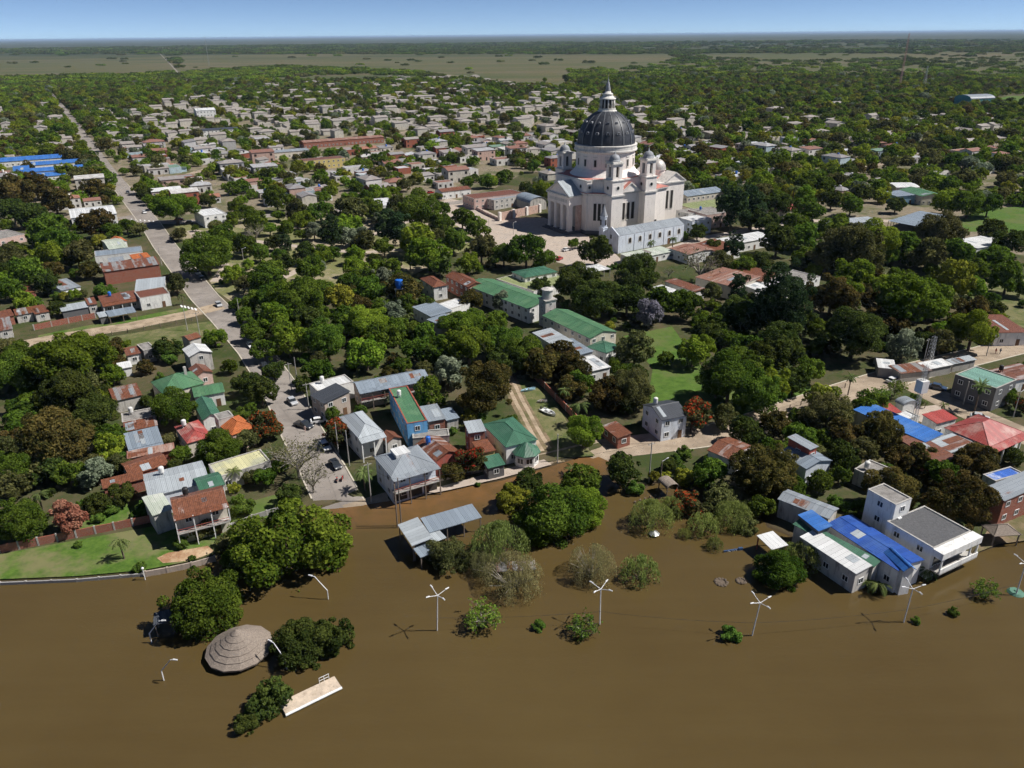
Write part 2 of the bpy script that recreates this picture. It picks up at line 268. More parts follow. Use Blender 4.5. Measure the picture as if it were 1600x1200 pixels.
# ------------------------------------------------------------------ mesh helpers
class MB:
    def __init__(s): s.v = []; s.f = []
    def add(s, vs, fs):
        o = len(s.v); s.v += [tuple(map(float, p)) for p in vs]; s.f += [tuple(i + o for i in q) for q in fs]; return s
    def box(s, x0, y0, z0, x1, y1, z1):
        return s.add([(x0, y0, z0), (x1, y0, z0), (x1, y1, z0), (x0, y1, z0), (x0, y0, z1), (x1, y0, z1), (x1, y1, z1), (x0, y1, z1)],
                     [(0, 3, 2, 1), (4, 5, 6, 7), (0, 1, 5, 4), (1, 2, 6, 5), (2, 3, 7, 6), (3, 0, 4, 7)])
    def prism(s, poly, z0, z1):
        n = len(poly); vs = [(x, y, z0) for x, y in poly] + [(x, y, z1) for x, y in poly]
        return s.add(vs, [tuple(range(n - 1, -1, -1)), tuple(range(n, 2 * n))] + [(i, (i + 1) % n, n + (i + 1) % n, n + i) for i in range(n)])
    def extr(s, prof, a0, a1, axis='x'):                  # profile (across, z) swept along x or y
        n = len(prof)
        pt = (lambda a, q: (a, q[0], q[1])) if axis == 'x' else (lambda a, q: (q[0], a, q[1]))
        return s.add([pt(a0, q) for q in prof] + [pt(a1, q) for q in prof], [tuple(range(n)), tuple(range(2 * n - 1, n - 1, -1))] + [(i, n + i, n + (i + 1) % n, (i + 1) % n) for i in range(n)])
    def lathe(s, prof, n=24, cx=0, cy=0, a0=0.0, arc=2 * math.pi):
        full = arc > 6.28; k = n if full else n + 1
        vs = []
        for r, z in prof:
            for i in range(k): a = a0 + arc * i / n; vs.append((cx + r * math.cos(a), cy + r * math.sin(a), z))
        fs = []
        for j in range(len(prof) - 1):
            for i in range(n): i2 = (i + 1) % k; fs.append((j * k + i, j * k + i2, (j + 1) * k + i2, (j + 1) * k + i))
        s.add(vs, fs)
        return s
    def tube(s, p, q, r0, r1=None, n=6, cap=True):
        r1 = r0 if r1 is None else r1; p = Vector(p); q = Vector(q); d = (q - p).normalized()
        a = d.orthogonal().normalized(); b = d.cross(a); vs = []
        for c, r in ((p, r0), (q, r1)):
            for i in range(n): t = 2 * math.pi * i / n; vs.append(c + a * (r * math.cos(t)) + b * (r * math.sin(t)))
        fs = [(i, (i + 1) % n, n + (i + 1) % n, n + i) for i in range(n)]
        if cap: fs += [tuple(range(n - 1, -1, -1)), tuple(range(n, 2 * n))]
        return s.add(vs, fs)
    def mesh(s, name, mat, smooth=False):
        me = bpy.data.meshes.new(name); me.from_pydata(s.v, [], s.f); me.materials.append(M(mat))
        if smooth: me.shade_smooth()
        return me
    def build(s, name, mat, parent=None, loc=None, rz=None, smooth=False):
        return link(name, s.mesh(name, mat, smooth), parent, loc, rz)
def link(name, data, parent=None, loc=None, rz=None, scale=None):
    o = bpy.data.objects.new(name, data); C.objects.link(o)
    if parent is not None: o.parent = parent
    if loc is not None: o.location = loc
    if rz is not None: o.rotation_euler = (0, 0, rz)
    if scale is not None: o.scale = scale if hasattr(scale, '__len__') else (scale,) * 3
    return o
def tag(o, label, cat, group=None):
    o['label'] = label; o['category'] = cat
    if group: o['group'] = group
    return o
def struct(o): o['kind'] = 'structure'; return o
def thing(name, label, cat, loc=(0, 0, 0), rz=0, group=None):
    return tag(link(name, None, None, loc, rz), label, cat, group)
def np_mesh(name, V, Q, mat, attrs=None):                 # quads only, fast
    me = bpy.data.meshes.new(name); V = np.asarray(V, np.float32); Q = np.asarray(Q, np.int32)
    me.vertices.add(len(V)); me.vertices.foreach_set('co', V.ravel())
    me.loops.add(Q.size); me.loops.foreach_set('vertex_index', Q.ravel())
    me.polygons.add(len(Q)); me.polygons.foreach_set('loop_start', np.arange(0, Q.size, Q.shape[1], dtype=np.int32))
    for k, (dom, a) in (attrs or {}).items():
        at = me.attributes.new(k, 'FLOAT', dom); at.data.foreach_set('value', np.asarray(a, np.float32))
    me.materials.append(M(mat)); me.update(calc_edges=True)
    return me
def tubes_mesh(name, segs, mat, n=5):                     # many tapered tubes in one mesh (a trunk with its limbs)
    b = MB()
    for p, q, r0, r1 in segs: b.tube(p, q, r0, r1, n, False)
    return b.mesh(name, mat, True)

# ------------------------------------------------------------------ ground and water
def spaced(a, b, step, far, g=1.22):
    c = list(np.arange(a, b + 0.1, step)); d = step; x = c[-1]; up = []
    while x < far: d *= g; x += d; up.append(x)
    return c, up
cxs, upx = spaced(-190, 190, 2.5, 120000); cys, upy = spaced(70, 330, 2.5, 120000)
gx = np.array([-q for q in upx][::-1] + cxs + upx); gy = np.array([-400.0, -100.0, 20.0] + cys + upy)
XX, YY = np.meshgrid(gx, gy); sd = shore_d(XX, YY)
ZZ = np.clip(sd * 0.2, -1.6, ZG)
nx, ny = len(gx), len(gy); idx = np.arange(nx * ny).reshape(ny, nx)
Q = np.stack([idx[:-1, :-1], idx[:-1, 1:], idx[1:, 1:], idx[1:, :-1]], -1).reshape(-1, 4)
struct(link('ground', np_mesh('ground', np.stack([XX, YY, ZZ], -1).reshape(-1, 3), Q, 'ground')))
wx = np.concatenate([[-1500, -700, -400], np.arange(-180, 181, 3), [400, 700, 1500]]).astype(float); wy = np.concatenate([[-900, -400, -100, 0, 40], np.arange(70, 181, 3), [190]]).astype(float)
XX, YY = np.meshgrid(wx, wy); sd = shore_d(XX, YY); nx, ny = len(wx), len(wy); idx = np.arange(nx * ny).reshape(ny, nx)
Q = np.stack([idx[:-1, :-1], idx[:-1, 1:], idx[1:, 1:], idx[1:, :-1]], -1).reshape(-1, 4)
STREET_W = [tuple(P(*q, 0)[:2]) for q in ((560, 790), (640, 785), (760, 757), (860, 730), (960, 705))]
shal = np.clip(1.25 - seg_dist(XX, YY, STREET_W) / 8.0, 0, 1) * 0.9
struct(link('water', np_mesh('water', np.stack([XX, YY, XX * 0], -1).reshape(-1, 3), Q, 'flood_water', {'shallow': ('POINT', shal.ravel())})))

# ------------------------------------------------------------------ roads and ground covers
KEEP_OUT = []                                             # (world polyline, half width) no tree or house stands there
ROAD_Z = [0.02]
def ribbon(name, pts_px, width, mat, lift=0.02, world=None, keep=True):
    pts = world if world else [tuple(P(*q)[:2]) for q in pts_px]
    fine = []
    for (x0, y0), (x1, y1) in zip(pts[:-1], pts[1:]):
        n = max(1, int(math.hypot(x1 - x0, y1 - y0) / 4)); fine += [(x0 + (x1 - x0) * i / n, y0 + (y1 - y0) * i / n) for i in range(n)]
    fine.append(pts[-1]); fine = np.array(fine); tan = np.gradient(fine, axis=0); tan /= np.linalg.norm(tan, axis=1)[:, None] + 1e-9
    k = np.ones(5) / 5
    if len(fine) > 8:
        for a in (0, 1): tan[2:-2, a] = np.convolve(tan[:, a], k, 'valid')
    nor = np.stack([-tan[:, 1], tan[:, 0]], 1); L = fine + nor * width / 2; Rr = fine - nor * width / 2
    n = len(fine); zl, zr = (gz(e[:, 0], e[:, 1]) + lift + np.where(shore_d(e[:, 0], e[:, 1]) < 5, 0.07, 0.0) for e in (L, Rr))
    V = np.concatenate([np.c_[L, zl], np.c_[Rr, zr]]); Qd = np.array([(i + 1, i, n + i, n + i + 1) for i in range(n - 1)])
    o = struct(link(name, np_mesh(name, V, Qd, mat)))
    if keep: KEEP_OUT.append(([tuple(q) for q in fine[::3]] + [tuple(fine[-1])], width / 2))
    return fine, nor
def kerbs(fine, nor, width, name, skip=None):
    for sgn in (1, -1):
        mb = MB(); e = fine + nor * sgn * (width / 2 + 0.12); z = gz(e[:, 0], e[:, 1])
        for i in range(len(e) - 1):
            if skip and skip(e[i]): continue
            a, b = e[i], e[i + 1]; d = (b - a) / (np.linalg.norm(b - a) + 1e-9); q = np.array([-d[1], d[0]]) * 0.16
            mb.add([(*(a - q), z[i] - 0.1), (*(b - q), z[i] - 0.1), (*(b + q), z[i] - 0.1), (*(a + q), z[i] - 0.1), (*(a - q), z[i] + 0.14), (*(b - q), z[i] + 0.14), (*(b + q), z[i] + 0.14), (*(a + q), z[i] + 0.14)],
                   [(4, 5, 6, 7), (0, 1, 5, 4), (2, 3, 7, 6)])
        struct(mb.build(name, 'kerb'))
def patch(name, px, mat, lift=0.012):
    w_ = [P(*q)[:2] for q in px]; bm = bmesh.new()
    bm.faces.new([bm.verts.new((x, y, ZG + lift)) for x, y in w_]); bmesh.ops.triangulate(bm, faces=bm.faces[:])
    for f_ in bm.faces:
        if f_.normal.z < 0: f_.normal_flip()
    me = bpy.data.meshes.new(name); bm.to_mesh(me); bm.free(); me.materials.append(M(mat)); return struct(link(name, me))
AVENUE = [(560, 835), (548, 812), (533, 790), (505, 735), (470, 672), (441, 612), (398, 548), (355, 500), (320, 465), (285, 420), (258, 385), (235, 350), (213, 322), (190, 293), (165, 262), (140, 226), (118, 196), (100, 172), (85, 155), (78, 146)]
patch('town_earth', [(-420, 345), (-420, 215), (60, 178), (270, 150), (700, 116), (900, 140), (1130, 165), (1700, 190), (2000, 330), (2000, 480), (1250, 330), (1050, 270), (820, 270), (700, 330), (260, 345)], 'town_earth', 0.006)
patch('plaza_ground', [(272, 352), (420, 340), (700, 330), (765, 372), (690, 408), (640, 432), (520, 446), (440, 452), (372, 478), (338, 455)], 'plaza_mix', 0.016)
patch('forecourt_paving', [(660, 330), (700, 310), (735, 316), (782, 340), (850, 340), (945, 380), (975, 410), (910, 425), (880, 412), (770, 385), (700, 345)], 'paving', 0.022)
patch('shore_lawn', [(-60, 905), (0, 905), (120, 900), (222, 891), (300, 876), (340, 862), (372, 830), (420, 795), (350, 800), (240, 822), (0, 866), (-60, 878)], 'lawn')
patch('garden_lawn', [(120, 800), (235, 775), (245, 808), (120, 832)], 'lawn', 0.010)
patch('house_lawn', [(370, 790), (440, 770), (465, 795), (375, 822)], 'lush_lawn', 0.018)
patch('verge_grass', [(60, 524), (140, 508), (215, 495), (290, 480), (300, 492), (60, 535)], 'lawn')
patch('field_grass', [(10, 552), (300, 506), (345, 500), (335, 540), (200, 570), (20, 590)], 'dry_grass')
patch('convent_lawn', [(975, 525), (1050, 510), (1075, 545), (1110, 590), (1200, 595), (1310, 608), (1200, 648), (1010, 640), (1020, 575)], 'lush_lawn')
patch('lane_grass', [(800, 590), (850, 600), (905, 690), (930, 712), (868, 716), (838, 672)], 'dry_grass')
patch('ball_field', [(1498, 345), (1530, 326), (1700, 318), (1700, 380), (1610, 368), (1545, 362), (1510, 362)], 'lush_lawn', 0.014)
patch('sports_field', [(1545, 158), (1575, 150), (1800, 148), (1800, 162), (1590, 166)], 'lush_lawn', 0.014)
patch('orchard_ground', [(1350, 430), (1450, 420), (1640, 440), (1640, 520), (1540, 500), (1420, 450)], 'dry_grass')
patch('sand_patch', [(245, 872), (262, 864), (325, 853), (335, 862), (300, 876), (255, 880)], 'pale_sand', 0.03)
patch('sidewalk', [(620, 775), (690, 760), (780, 735), (850, 718), (862, 726), (780, 748), (700, 766), (630, 779)], 'paving', 0.03)
patch('forecourt_yard', [(1395, 640), (1470, 632), (1490, 655), (1440, 660)], 'paving', 0.02)
patch('shore_yard', [(1520, 866), (1560, 850), (1680, 835), (1680, 800), (1560, 800)], 'earth', 0.016)
f_, n_ = ribbon('avenue', AVENUE, 9.5, 'asphalt', 0.026); kerbs(f_, n_, 9.5, 'kerb', lambda p: p[1] > 520)
f_, n_ = ribbon('riverfront_street', [(545, 806), (640, 780), (760, 752), (860, 724), (950, 701), (1040, 690), (1110, 681), (1180, 662), (1250, 637), (1330, 610), (1400, 588), (1470, 570), (1540, 553), (1640, 528)], 9.5, 'sandy_road', 0.03)
kerbs(f_, n_, 9.5, 'kerb', lambda p: p[0] < 35)
ribbon('side_street', [(1408, 590), (1450, 612), (1510, 642), (1570, 668), (1660, 705)], 9.0, 'sandy_road', 0.034)
ribbon('dirt_road', [(-60, 556), (0, 545), (100, 526), (200, 510), (290, 492), (345, 478)], 8.0, 'pale_rut', 0.03)
LANE = [(868, 722), (852, 700), (832, 666), (812, 630), (795, 592), (782, 560)]
f_, n_ = ribbon('sandy_lane', LANE, 4.6, 'earth', 0.024)
for off in (-1.0, 0.95): ribbon('wheel_rut', None, 1.0, 'pale_rut', 0.034, world=[tuple(q + v * (off + 0.12 * math.sin(i * 0.9))) for i, (q, v) in enumerate(zip(f_, n_))], keep=False)
ribbon('plaza_street', [(195, 338), (230, 347), (300, 347), (420, 337), (560, 327), (660, 322), (720, 316), (780, 300)], 9, 'asphalt', 0.03)
ribbon('promenade', [(338, 440), (352, 420), (330, 390), (300, 360)], 5, 'paving', 0.024, keep=False)
ribbon('plaza_path', [(372, 470), (470, 420), (560, 375), (640, 345), (690, 334)], 4, 'paving', 0.024, keep=False)
ribbon('plaza_path', [(300, 360), (420, 380), (560, 395), (690, 385), (760, 372)], 4, 'paving', 0.028, keep=False)
ribbon('country_road', [(306, 152), (296, 136), (282, 118), (266, 100), (250, 84), (238, 72)], 4.5, 'asphalt', 0.1)
ribbon('back_street', [(900, 420), (1000, 405), (1100, 372), (1250, 345), (1400, 345), (1480, 338)], 6, 'paving', 0.02)
for k, pts in enumerate([[(200, 300), (330, 262), (480, 232), (640, 205)], [(1130, 300), (1300, 268), (1450, 245), (1640, 222)]]):
    ribbon('town_street', pts, 6.5, 'sandy_road', 0.018 + 0.003 * k)
# ------------------------------------------------------------------ trees
def leaf_quads(cen, nrm, size, rng, long=1.0, droop=False):
    n = len(cen); rv = rng.normal(size=(n, 3))
    if droop: a = np.tile([0, 0, -1.0], (n, 1)) + rv * 0.18
    else: a = rv - nrm * np.sum(rv * nrm, 1)[:, None]
    a /= np.linalg.norm(a, axis=1)[:, None]; b = np.cross(nrm, a); b /= np.linalg.norm(b, axis=1)[:, None] + 1e-9
    s = size * rng.uniform(0.65, 1.35, (n, 1)); A = a * s * long; B = b * s * 0.62
    V = np.stack([cen - A, cen - B * 1.0 + A * 0.1 + nrm * s * 0.18, cen + A, cen + B + A * 0.05 + nrm * s * 0.18], 1).reshape(-1, 3)
    return V, np.arange(4 * n).reshape(-1, 4)
def make_crown(name, mat, seed, n_leaf, size, lobes=24, lr=(0.22, 0.36), rz=0.80, hc=0.98, top=0.0, flowers=0.0, jitter=0.10, hollow=0.55, low=-0.75):
    rng = np.random.default_rng(seed); cs, rs = [], []
    for i in range(lobes):
        th = rng.uniform(0, 2 * math.pi) if i else 0; el = rng.uniform(low, 1.0); k = math.sqrt(max(0, 1 - el * el)); r = rng.uniform(*lr)
        q = rng.uniform(0.62, 1.0) * (1.06 - r * 0.85) * (1 + 0.14 * math.sin(2 * th + seed) + 0.08 * math.sin(3 * th + seed * 2))
        cs.append((math.cos(th) * k * q, math.sin(th) * k * q, el * q * rz)); rs.append(r)
    for i in range(lobes // 2):                            # small outer tufts make the outline ragged
        th = rng.uniform(0, 2 * math.pi); el = rng.uniform(low, 1.0); k = math.sqrt(max(0, 1 - el * el)); q = rng.uniform(0.86, 1.06); r = rng.uniform(0.09, 0.17)
        cs.append((math.cos(th) * k * q, math.sin(th) * k * q, el * q * rz)); rs.append(r)
    cs.append((0, 0, 0.0)); rs.append(0.48)
    cs = np.array(cs); rs = np.array(rs); wgt = rs ** 2; wgt /= wgt.sum()
    li = rng.choice(len(rs), n_leaf * 2, p=wgt); d = rng.normal(size=(n_leaf * 2, 3)); d[:, 2] += 0.25; d /= np.linalg.norm(d, axis=1)[:, None]
    p = cs[li] + d * (rs[li] * (1 + rng.normal(0, jitter, n_leaf * 2)))[:, None] * np.array([1, 1, 0.86])
    dd = np.linalg.norm(p[:, None, :] - cs[None], axis=2) / rs[None]; dd[np.arange(len(p)), li] = 9
    keep = (dd.min(1) > 0.82) | (rng.random(len(p)) < 0.10)
    p, d, li = p[keep][:n_leaf], d[keep][:n_leaf], li[keep][:n_leaf]
    nr = d * 0.75 + rng.normal(0, 0.55, d.shape) + np.array([0, 0, 0.25]); nr /= np.linalg.norm(nr, axis=1)[:, None]
    lobe_t = rng.uniform(0.15, 0.8, len(rs)); tint = np.clip(lobe_t[li] + rng.normal(0, 0.2, len(p)), 0, 1)
    V, Qd = leaf_quads(p, nr, size, rng); V[:, 2] += hc
    at = {'tint': ('FACE', tint)}
    if flowers > 0:
        fl = (np.clip(rng.random(len(rs)), 0, 1)[li] < flowers * 2.2) & (d[:, 2] > -0.1) & (rng.random(len(p)) < 0.42); at['flower'] = ('FACE', fl.astype(float))
    me = np_mesh(name, V, Qd, mat, at)
    segs = [((0, 0, -0.25), (0, 0, hc * 0.55), 0.085, 0.06)]
    for c, r in list(zip(cs, rs))[:6]: segs.append(((0, 0, hc * 0.5), tuple(c * 0.9 + np.array([0, 0, hc])), 0.05, 0.012))
    return me, segs
def make_willow(name, mat, seed, n_leaf, size, hc=0.95, twigs=0.35, rz=0.8):
    rng = np.random.default_rng(seed); th = rng.uniform(0, 2 * math.pi, n_leaf); rr = np.sqrt(rng.uniform(0, 1, n_leaf)); ns = 46
    sa = rng.uniform(0, 2 * math.pi, ns); sr = np.sqrt(rng.uniform(0.02, 1, ns)) * 0.98; sh = rng.random(ns); si = rng.integers(0, ns, n_leaf); u = rng.random(n_leaf)
    x = np.cos(sa[si]) * sr[si] + rng.normal(0, 0.10, n_leaf) * (0.6 + u); y = np.sin(sa[si]) * sr[si] + rng.normal(0, 0.10, n_leaf) * (0.6 + u)
    topz = rz * np.sqrt(np.clip(1.08 - (x * x + y * y), 0.02, 1.1)); z = topz - u ** 1.5 * (0.35 + 0.75 * sr[si]) * (0.75 + 0.5 * sh[si]) + 0.10 * (sh[si] - 0.5)
    p = np.stack([x, y, z], 1); nr = rng.normal(size=p.shape) + p * 0.8 + np.array([0, 0, 0.4]); nr /= np.linalg.norm(nr, axis=1)[:, None]
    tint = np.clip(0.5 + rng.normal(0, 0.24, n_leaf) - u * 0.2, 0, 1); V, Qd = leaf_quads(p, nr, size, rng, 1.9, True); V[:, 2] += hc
    me = np_mesh(name, V, Qd, mat, {'tint': ('FACE', tint)}); segs = [((0, 0, -0.3), (0.03, 0, hc * 0.45), 0.07, 0.055)]
    for i in range(int(22 * twigs) + 6):
        a = rng.uniform(0, 6.28); q = rng.uniform(0.3, 0.95); mid = (math.cos(a) * q * 0.45, math.sin(a) * q * 0.45, hc * 0.9); e = (math.cos(a) * q, math.sin(a) * q, hc + rz * 0.75 * math.sqrt(1 - q * q))
        segs += [((0, 0, hc * 0.4), mid, 0.035, 0.02), (mid, e, 0.02, 0.006)]
    return me, segs
def make_bare(name, mat, seed, n_leaf, size, hc=1.1):
    rng = np.random.default_rng(seed); segs = [((0, 0, -0.2), (0, 0, 0.45), 0.065, 0.05)]; ends = []
    for i in range(9):
        a = i * 0.7 + rng.uniform(0, 0.4); q = rng.uniform(0.4, 0.7); p1 = np.array([math.cos(a) * q * 0.55, math.sin(a) * q * 0.55, 0.45 + rng.uniform(0.3, 0.6)]); segs.append(((0, 0, 0.4), tuple(p1), 0.04, 0.024))
        for j in range(4):
            p2 = p1 + np.array([math.cos(a + rng.uniform(-.9, .9)), math.sin(a + rng.uniform(-.9, .9)), rng.uniform(0.3, 1.1)]) * rng.uniform(0.25, 0.45); segs.append((tuple(p1), tuple(p2), 0.02, 0.011))
            for k in range(5):
                p3 = p2 + rng.normal(0, 0.2, 3) + np.array([0, 0, 0.12]); segs.append((tuple(p2), tuple(p3), 0.009, 0.003)); ends.append(p3)
    ends = np.array(ends); p = ends[rng.integers(0, len(ends), n_leaf)] + rng.normal(0, 0.07, (n_leaf, 3)); nr = rng.normal(size=p.shape); nr /= np.linalg.norm(nr, axis=1)[:, None]
    V, Qd = leaf_quads(p, nr, size, rng); return np_mesh(name, V, Qd, mat, {'tint': ('FACE', rng.random(n_leaf))}), segs
def make_palm(name, mat, seed, nf=26, hc=2.2, feather=True, skirt=0):
    rng = np.random.default_rng(seed); Vs, n = [], 0; T = []
    for i in range(nf + skirt):
        a = i * 2.399 + rng.uniform(-.2, .2); el = rng.uniform(-0.25, 1.25) if i < nf else rng.uniform(-1.35, -0.9); L = rng.uniform(0.85, 1.1) * (1 if i < nf else 0.75); h = np.array([math.cos(a), math.sin(a), 0]); side = np.array([-h[1], h[0], 0]); pp = np.zeros(3); dirz = el; ns = 7
        for k in range(ns):
            d = h * math.cos(dirz) + np.array([0, 0, math.sin(dirz)]); p2 = pp + d * L / ns; dirz -= 0.26 if feather else 0.15
            w0 = 0.115 * math.sin(math.pi * (k + 0.55) / (ns + 0.9)); w1 = 0.115 * math.sin(math.pi * (k + 1.55) / (ns + 0.9)) if k < ns - 1 else 0.01
            for sg in (-1, 1):                             # two drooping halves of the blade, cut into leaflets
                for q in range(2):
                    c = pp + (p2 - pp) * (0.5 * q); c2 = pp + (p2 - pp) * (0.5 * q + 0.40); wa = w0 + (w1 - w0) * 0.5 * q
                    Vs += [c, c2, c2 + side * sg * wa + d * 0.05 - np.array([0, 0, wa * 0.7]), c + side * sg * wa + d * 0.05 - np.array([0, 0, wa * 0.7])]; T.append(np.clip(0.5 + 0.3 * d[2] + rng.normal(0, .15) - (0.35 if i >= nf else 0), 0, 1))
            pp = p2
    V = np.array(Vs); V[:, 2] += hc; Qd = np.arange(len(V)).reshape(-1, 4)
    return np_mesh(name, V, Qd, mat, {'tint': ('FACE', np.array(T))}), [((0, 0, -0.2), (0.04, 0, hc * 0.5), 0.085, 0.065), ((0.04, 0, hc * 0.5), (0, 0, hc + 0.03), 0.065, 0.06)]
SPEC = dict(  # kind name, describing words, builder
    green=('broadleaf_tree', 'mid green broadleaf tree', dict(lobes=26)), bright=('broadleaf_tree', 'bright green broadleaf tree', dict(lobes=24)), mango=('mango_tree', 'dark brownish mango tree', dict(lobes=30, lr=(0.2, 0.34), rz=0.84, hc=0.92)),
    dark=('broadleaf_tree', 'dark green broadleaf tree', dict(lobes=26)), olive=('broadleaf_tree', 'olive brown broadleaf tree', dict(lobes=26, lr=(0.18, 0.34), jitter=0.16)), yellow=('broadleaf_tree', 'yellow green broadleaf tree', dict(lobes=22)),
    silver=('broadleaf_tree', 'silvery grey green tree', dict(lobes=15, lr=(0.24, 0.38))), umb=('umbrella_tree', 'wide umbrella-shaped green tree', dict(lobes=34, lr=(0.18, 0.30), rz=0.5, hc=0.85, low=-0.25)), glossy=('broadleaf_tree', 'fresh green glossy broadleaf tree', dict(lobes=34, lr=(0.16, 0.30))), peach=('broadleaf_tree', 'dry peach-coloured tree', dict(lobes=14, hc=0.95)),
    lilac=('broadleaf_tree', 'greyish lilac tree', dict(lobes=15, lr=(0.22, 0.36), jitter=0.18)), flame=('flame_tree', 'tree with red orange blossom', dict(lobes=16, lr=(0.24, 0.38), flowers=0.34)), pine=('conifer_tree', 'tall dark conifer', dict(lobes=24, lr=(0.22, 0.4), rz=1.5, hc=1.7, low=-0.9)),
    willow=('willow_tree', 'drooping olive willow', None), twig=('thicket_tree', 'half-bare twiggy tree', None), sprout=('sapling', 'open-branched leafy young tree', None), bare=('bare_tree', 'nearly leafless grey tree', None), palm=('palm_tree', 'feathery palm', None), fan=('palm_tree', 'tall palm with a skirt of dry fronds', None), sucker=('shrub', 'leafy shrub', dict(lobes=10, hc=0.75, rz=0.75)))
VAR = {}
def variant(sp, hd, k):
    key = (sp, hd, k)
    if key in VAR: return VAR[key]
    kind, words, kw = SPEC[sp]; seed = sum(map(ord, sp)) * 7 + k * 131 + hd * 17; nl, sz = [(3600, 0.072), (15000, 0.036)][hd]
    leaf = 'leaf_' + (sp if sp in LEAF else 'palm'); bark = 'bark'
    if sp == 'willow': me, segs = make_willow('crown', leaf, seed, [2000, 6500][hd], [0.040, 0.024][hd])
    elif sp == 'twig': me, segs = make_willow('crown', leaf, seed, [3200, 9000][hd], [0.028, 0.016][hd], 0.85, 1.3); bark = 'bark_pale'
    elif sp == 'bare': me, segs = make_bare('crown', 'leaf_olive', seed, [500, 1500][hd], [0.045, 0.028][hd]); bark = 'bark_pale'
    elif sp == 'sprout': me, segs = make_bare('crown', leaf, seed, [1100, 2600][hd], [0.075, 0.05][hd]); bark = 'bark_pale'
    elif sp == 'palm': me, segs = make_palm('crown', leaf, seed, 19, 1.7)
    elif sp == 'fan': me, segs = make_palm('crown', leaf, seed, 24, 2.5, False, 16)
    else:
        if sp in ('mango', 'dark', 'pine'): nl = int(nl * 1.15)
        me, segs = make_crown('crown', leaf, seed, nl, sz, **kw)
    VAR[key] = (me, tubes_mesh('trunk', segs, bark)); return VAR[key]
HCEN = {k: (v[2] or {}).get('hc', 0.98) for k, v in SPEC.items()}; HCEN.update(willow=1.1, twig=1.0, bare=1.1, sprout=0.95, palm=1.7, fan=2.5)
TREES = []                                                 # every single tree: label words are given out once all are placed
def put_tree(x, y, z, Rr, sp, hd=0, px=None, py=None):
    kind, words, _ = SPEC[sp]; kind = 'small_tree' if kind == 'broadleaf_tree' and Rr < 3.3 else kind; k = (len(TREES) * 7 + int(x)) % 3 if not hd else len(TREES) % 2
    cm, tm = variant(sp, hd, k); rz = random.uniform(0, 6.28)
    o = link(kind, None, None, (x, y, z), rz, Rr * 1.0)
    if sp not in ('palm', 'fan'): o.scale = (Rr * random.uniform(0.93, 1.07), Rr * random.uniform(0.93, 1.07), Rr * random.uniform(0.9, 1.1))
    link('crown', cm, o); link('trunk', tm, o)
    if px is None: px, py = map(float, to_px(x, y, z + Rr * HCEN[sp]))
    TREES.append((o, sp, Rr, px, py)); return o
def tree_px(px, py, r, sp):
    hc = HCEN[sp]; Rr = r * mpp(px, py, 6)
    sink = 0.0
    for _ in range(4):
        z = ZG + hc * Rr; g = P(px, py, min(z, 70)); q = np.array([g[0], g[1], g[2] - H]); Rr = r * float(q @ np.array(_f)) / F
    base = ZG
    if float(shore_d(g[0], g[1])) < -1.0:                  # standing in the flood: trunk under water
        sink = {'palm': 1.0, 'sucker': 0.25}.get(sp, 0.5) * Rr
        z = hc * Rr - sink; g = P(px, py, z); base = -sink
    elif sp in ('sucker',): base = ZG - 0.2 * Rr
    return put_tree(g[0], g[1], base, Rr, sp, 1 if r >= 33 else 0, px, py)
